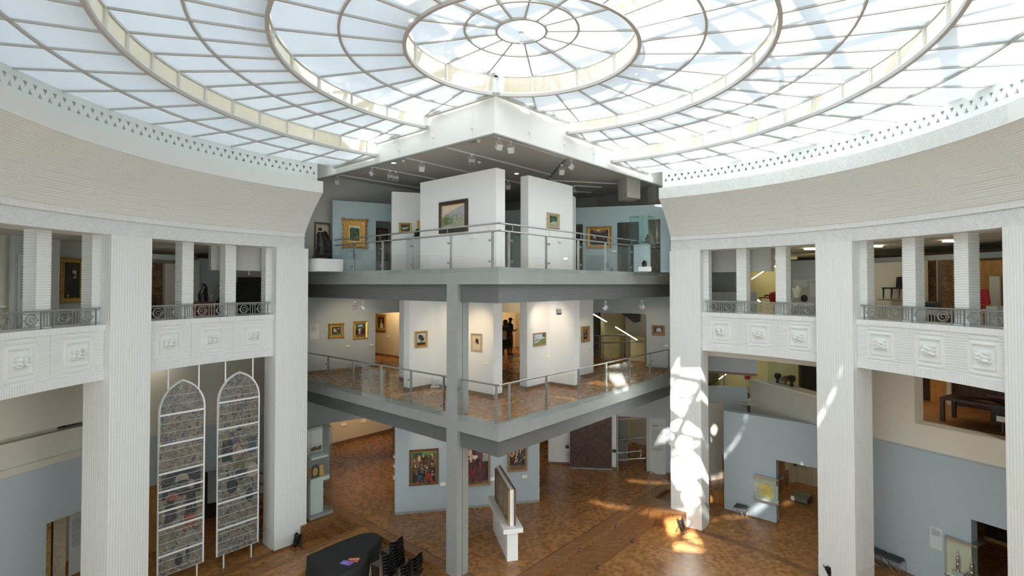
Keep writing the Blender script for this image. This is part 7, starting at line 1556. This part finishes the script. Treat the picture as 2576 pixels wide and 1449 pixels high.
# ================================================================ VISITORS IN THE BACK ROOM
def visitor(base, face, H, label, cap, arm_up, clothes):
    t = thing('person', label, 'person', tuple(base), 'visitors in the back room'); fx = Vector((math.cos(face), math.sin(face), 0)); rx = Vector((fx.y, -fx.x, 0)); k = H / 1.72
    def p(x, y, z, r, r2=None): q = base + rx * x * k + fx * y * k + Vector((0, 0, z * k)); return (q.x, q.y, q.z, r * k, (r2 or r) * k)
    pts = [p(0, 0, .95, .125, .10), p(0, .0, 1.10, .115, .09), p(0, .01, 1.28, .15, .10), p(0, .0, 1.42, .12, .08), p(0, .01, 1.49, .052), p(0, .03, 1.58, .078), p(0, .03, 1.65, .075),
           p(-.10, 0, .90, .095), p(-.11, .02, .50, .062), p(-.11, -.01, .28, .052), p(-.11, -.03, .09, .036), p(-.12, .10, .035, .034),
           p(.10, .02, .90, .095), p(.11, .05, .50, .062), p(.11, .02, .28, .052), p(.11, .0, .09, .036), p(.12, .13, .035, .034),
           p(-.19, 0, 1.39, .055), p(-.25, -.02, 1.12, .042), p(-.22, .12, .92, .032), p(-.20, .17, .86, .026),
           p(.19, 0, 1.39, .055), p(.25, .02, 1.12, .042), p(.20, .20 if arm_up else .10, 1.14 if arm_up else .92, .032), p(.16, .26 if arm_up else .14, 1.18 if arm_up else .86, .026)]
    ed = [(0, 1), (1, 2), (2, 3), (3, 4), (4, 5), (5, 6), (0, 7), (7, 8), (8, 9), (9, 10), (10, 11), (0, 12), (12, 13), (13, 14), (14, 15), (15, 16), (3, 17), (17, 18), (18, 19), (19, 20), (3, 21), (21, 22), (22, 23), (23, 24)]
    body = skin('body', pts, ed, 'skin_dark', 2, 0, t)
    for hi, sx in ((20, -1), (24, 1)):
        h = Vector(pts[hi][:3]); up = Vector((0, 0, .3 if (arm_up and sx == 1) else -1)); fr2 = fx * (.9 if (arm_up and sx == 1) else .25)
        dr = (up + fr2).normalized()
        for f_ in range(5):
            off_ = fx * (.018 * (f_ - 2)) if f_ else rx * (-sx * .02) + fx * .03
            ln = (.05, .075, .085, .078, .06)[f_]; a = h + off_ * k; skin('finger', [(*a, .010), (*(a + dr * ln * .5 * k), .009), (*(a + (dr + rx * -sx * .4).normalized() * ln * k), .007)], [(0, 1), (1, 2)], 'skin_dark', 1, 0, t)
    def ringm(zs, mn, nm, fold=.0):
        vs = []; n = 18
        for z, a, b, y0 in zs:
            for i in range(n): th = 2 * math.pi * i / n; g = 1 + fold * math.sin(5 * th); q = base + rx * a * g * math.cos(th) * k + fx * (b * g * math.sin(th) + y0) * k + Vector((0, 0, z * k)); vs.append(q)
        mb = MB(); mb.mesh(vs, [(j * n + i, j * n + (i + 1) % n, (j + 1) * n + (i + 1) % n, (j + 1) * n + i) for j in range(len(zs) - 1) for i in range(n)], 0, True); mb.build(nm, M[mn], t)
    ringm(clothes[0], 'cloth_black', 'dress', .05); 
    for sx, arm in ((-1, (17, 18)), (1, (21, 22))):
        a, b = Vector(pts[arm[0]][:3]), Vector(pts[arm[1]][:3]); mb = MB(); mb.tube([a + (a - b) * .1, a + (b - a) * .8], [.075 * k, .062 * k], 10); mb.build('sleeve', M['cloth_black'], t)
    for sx, y0 in ((-.115, .03), (.115, .055)): mb = MB(); q = base + rx * sx * k + fx * y0 * k; mb.lathe([(.045, 0), (.055, .02), (.05, .06), (.038, .09)], q, 12, T=None); s_ = mb.build('shoe', M['rubber'], t); mb = MB(); mb.tube([q + Vector((0, 0, .035)), q + fx * .11 + Vector((0, 0, .03))], [.042, .032], 8); mb.tube([q + fx * -.05 + Vector((0, 0, .01)), q + fx * .14 + Vector((0, 0, .01))], .03, 6); mb.build('shoe_sole', M['white_paint'], t)
    hc = base + fx * .0 * k + Vector((0, 0, 1.62 * k)); mb = MB()
    if cap:
        mb.lathe([(.102, -.02), (.106, .02), (.09, .07), (.04, .10), (.0, .105)], hc + fx * .03, 14); mb.hexa([hc + fx * y + rx * x + Vector((0, 0, z)) for z in (.0, .015) for x, y in ((-.06, .12), (.06, .12), (.05, .22), (-.05, .22))]); mb.build('cap', M['cloth_black'], t)
    else:
        mb.lathe([(.05, -.26), (.10, -.20), (.125, -.08), (.13, .0), (.115, .07), (.06, .115), (.0, .12)], hc - fx * .02, 14); mb.build('hair', M['p_hair'], t)
    # face: nose, eyes and mouth on the front of the head
    fcx = base + fx * .105 * k + Vector((0, 0, 1.60 * k)); mb = MB(); mb.tube([fcx + Vector((0, 0, .02)), fcx + fx * .018 + Vector((0, 0, -.015))], [.008, .013], 6); mb.build('nose', M['skin_dark'], t)
    mb = MB()
    for sx in (-.03, .03): mb.lathe([(0, -.006), (.008, 0), (0, .006)], fcx + rx * sx + Vector((0, 0, .02)) - fx * .008, 6)
    mb.build('eyes', M['black'], t); mb = MB(); mb.tube([fcx + rx * -.022 + Vector((0, 0, -.045)) - fx * .008, fcx + rx * .022 + Vector((0, 0, -.045)) - fx * .008], .005, 5); mb.build('mouth', M['p_wine'], t)
    return t, p
mat('skin_dark', (.10, .055, .035), .55); mat('cloth_black', (.014, .013, .015), .85); mat('bag_beige', (.24, .20, .14), .8, noise=.3, nscale=12)
c = floor_at(1272, 896, Z2); H1 = (896 - 802) * c.y / F
view = math.atan2(c.y, c.x)
tA, pA_ = visitor(c, view - .35, H1 * .97, 'person seen from behind in dark clothes with big dark hair and a backpack', False, False, ([(.36, .20, .15, 0), (.60, .185, .14, 0), (.95, .16, .125, 0), (1.15, .145, .11, 0), (1.35, .185, .115, 0), (1.45, .12, .08, 0)],))
c2 = c + Vector((.22, .42, 0)); visitor(c2, view - 1.2, H1 * 1.02, 'person in a dark cap turned to the right, partly behind the one with the backpack', True, True, ([(.42, .17, .14, 0), (.70, .165, .13, 0), (.95, .15, .12, 0), (1.15, .14, .11, 0), (1.35, .185, .12, 0), (1.45, .12, .08, 0)],))
fx = Vector((math.cos(view - .35), math.sin(view - .35), 0)); rx = Vector((fx.y, -fx.x, 0)); bc = c - fx * .20
t = thing('backpack', 'beige and dark backpack on the back of the person with big dark hair', 'backpack', tuple(bc + Vector((0, 0, .9))))
mb = MB(); T = Matrix.Translation(bc + Vector((0, 0, 1.12))) @ Matrix.Rotation(view - .35 - math.pi / 2, 4, 'Z'); mb.hexa([T @ Vector(q) for q in ((-.15, -.09, -.24), (.15, -.09, -.24), (.15, .07, -.24), (-.15, .07, -.24), (-.12, -.05, .22), (.12, -.05, .22), (.12, .07, .22), (-.12, .07, .22))]); mb.build('bag', M['bag_beige'], t, .04)
mb = MB(); mb.box(-.11, .11, -.13, -.08, -.20, -.02, 0, T); mb.build('pocket', M['p_grey'], t)
mb = MB()
for x in (-.1, .1): mb.tube([T @ Vector((x, .07, .2)), T @ Vector((x, .16, .26)), T @ Vector((x, .30, .20)), T @ Vector((x, .30, -.05)), T @ Vector((x, .08, -.2))], .014, 5)
mb.build('strap', M['cloth_black'], t)
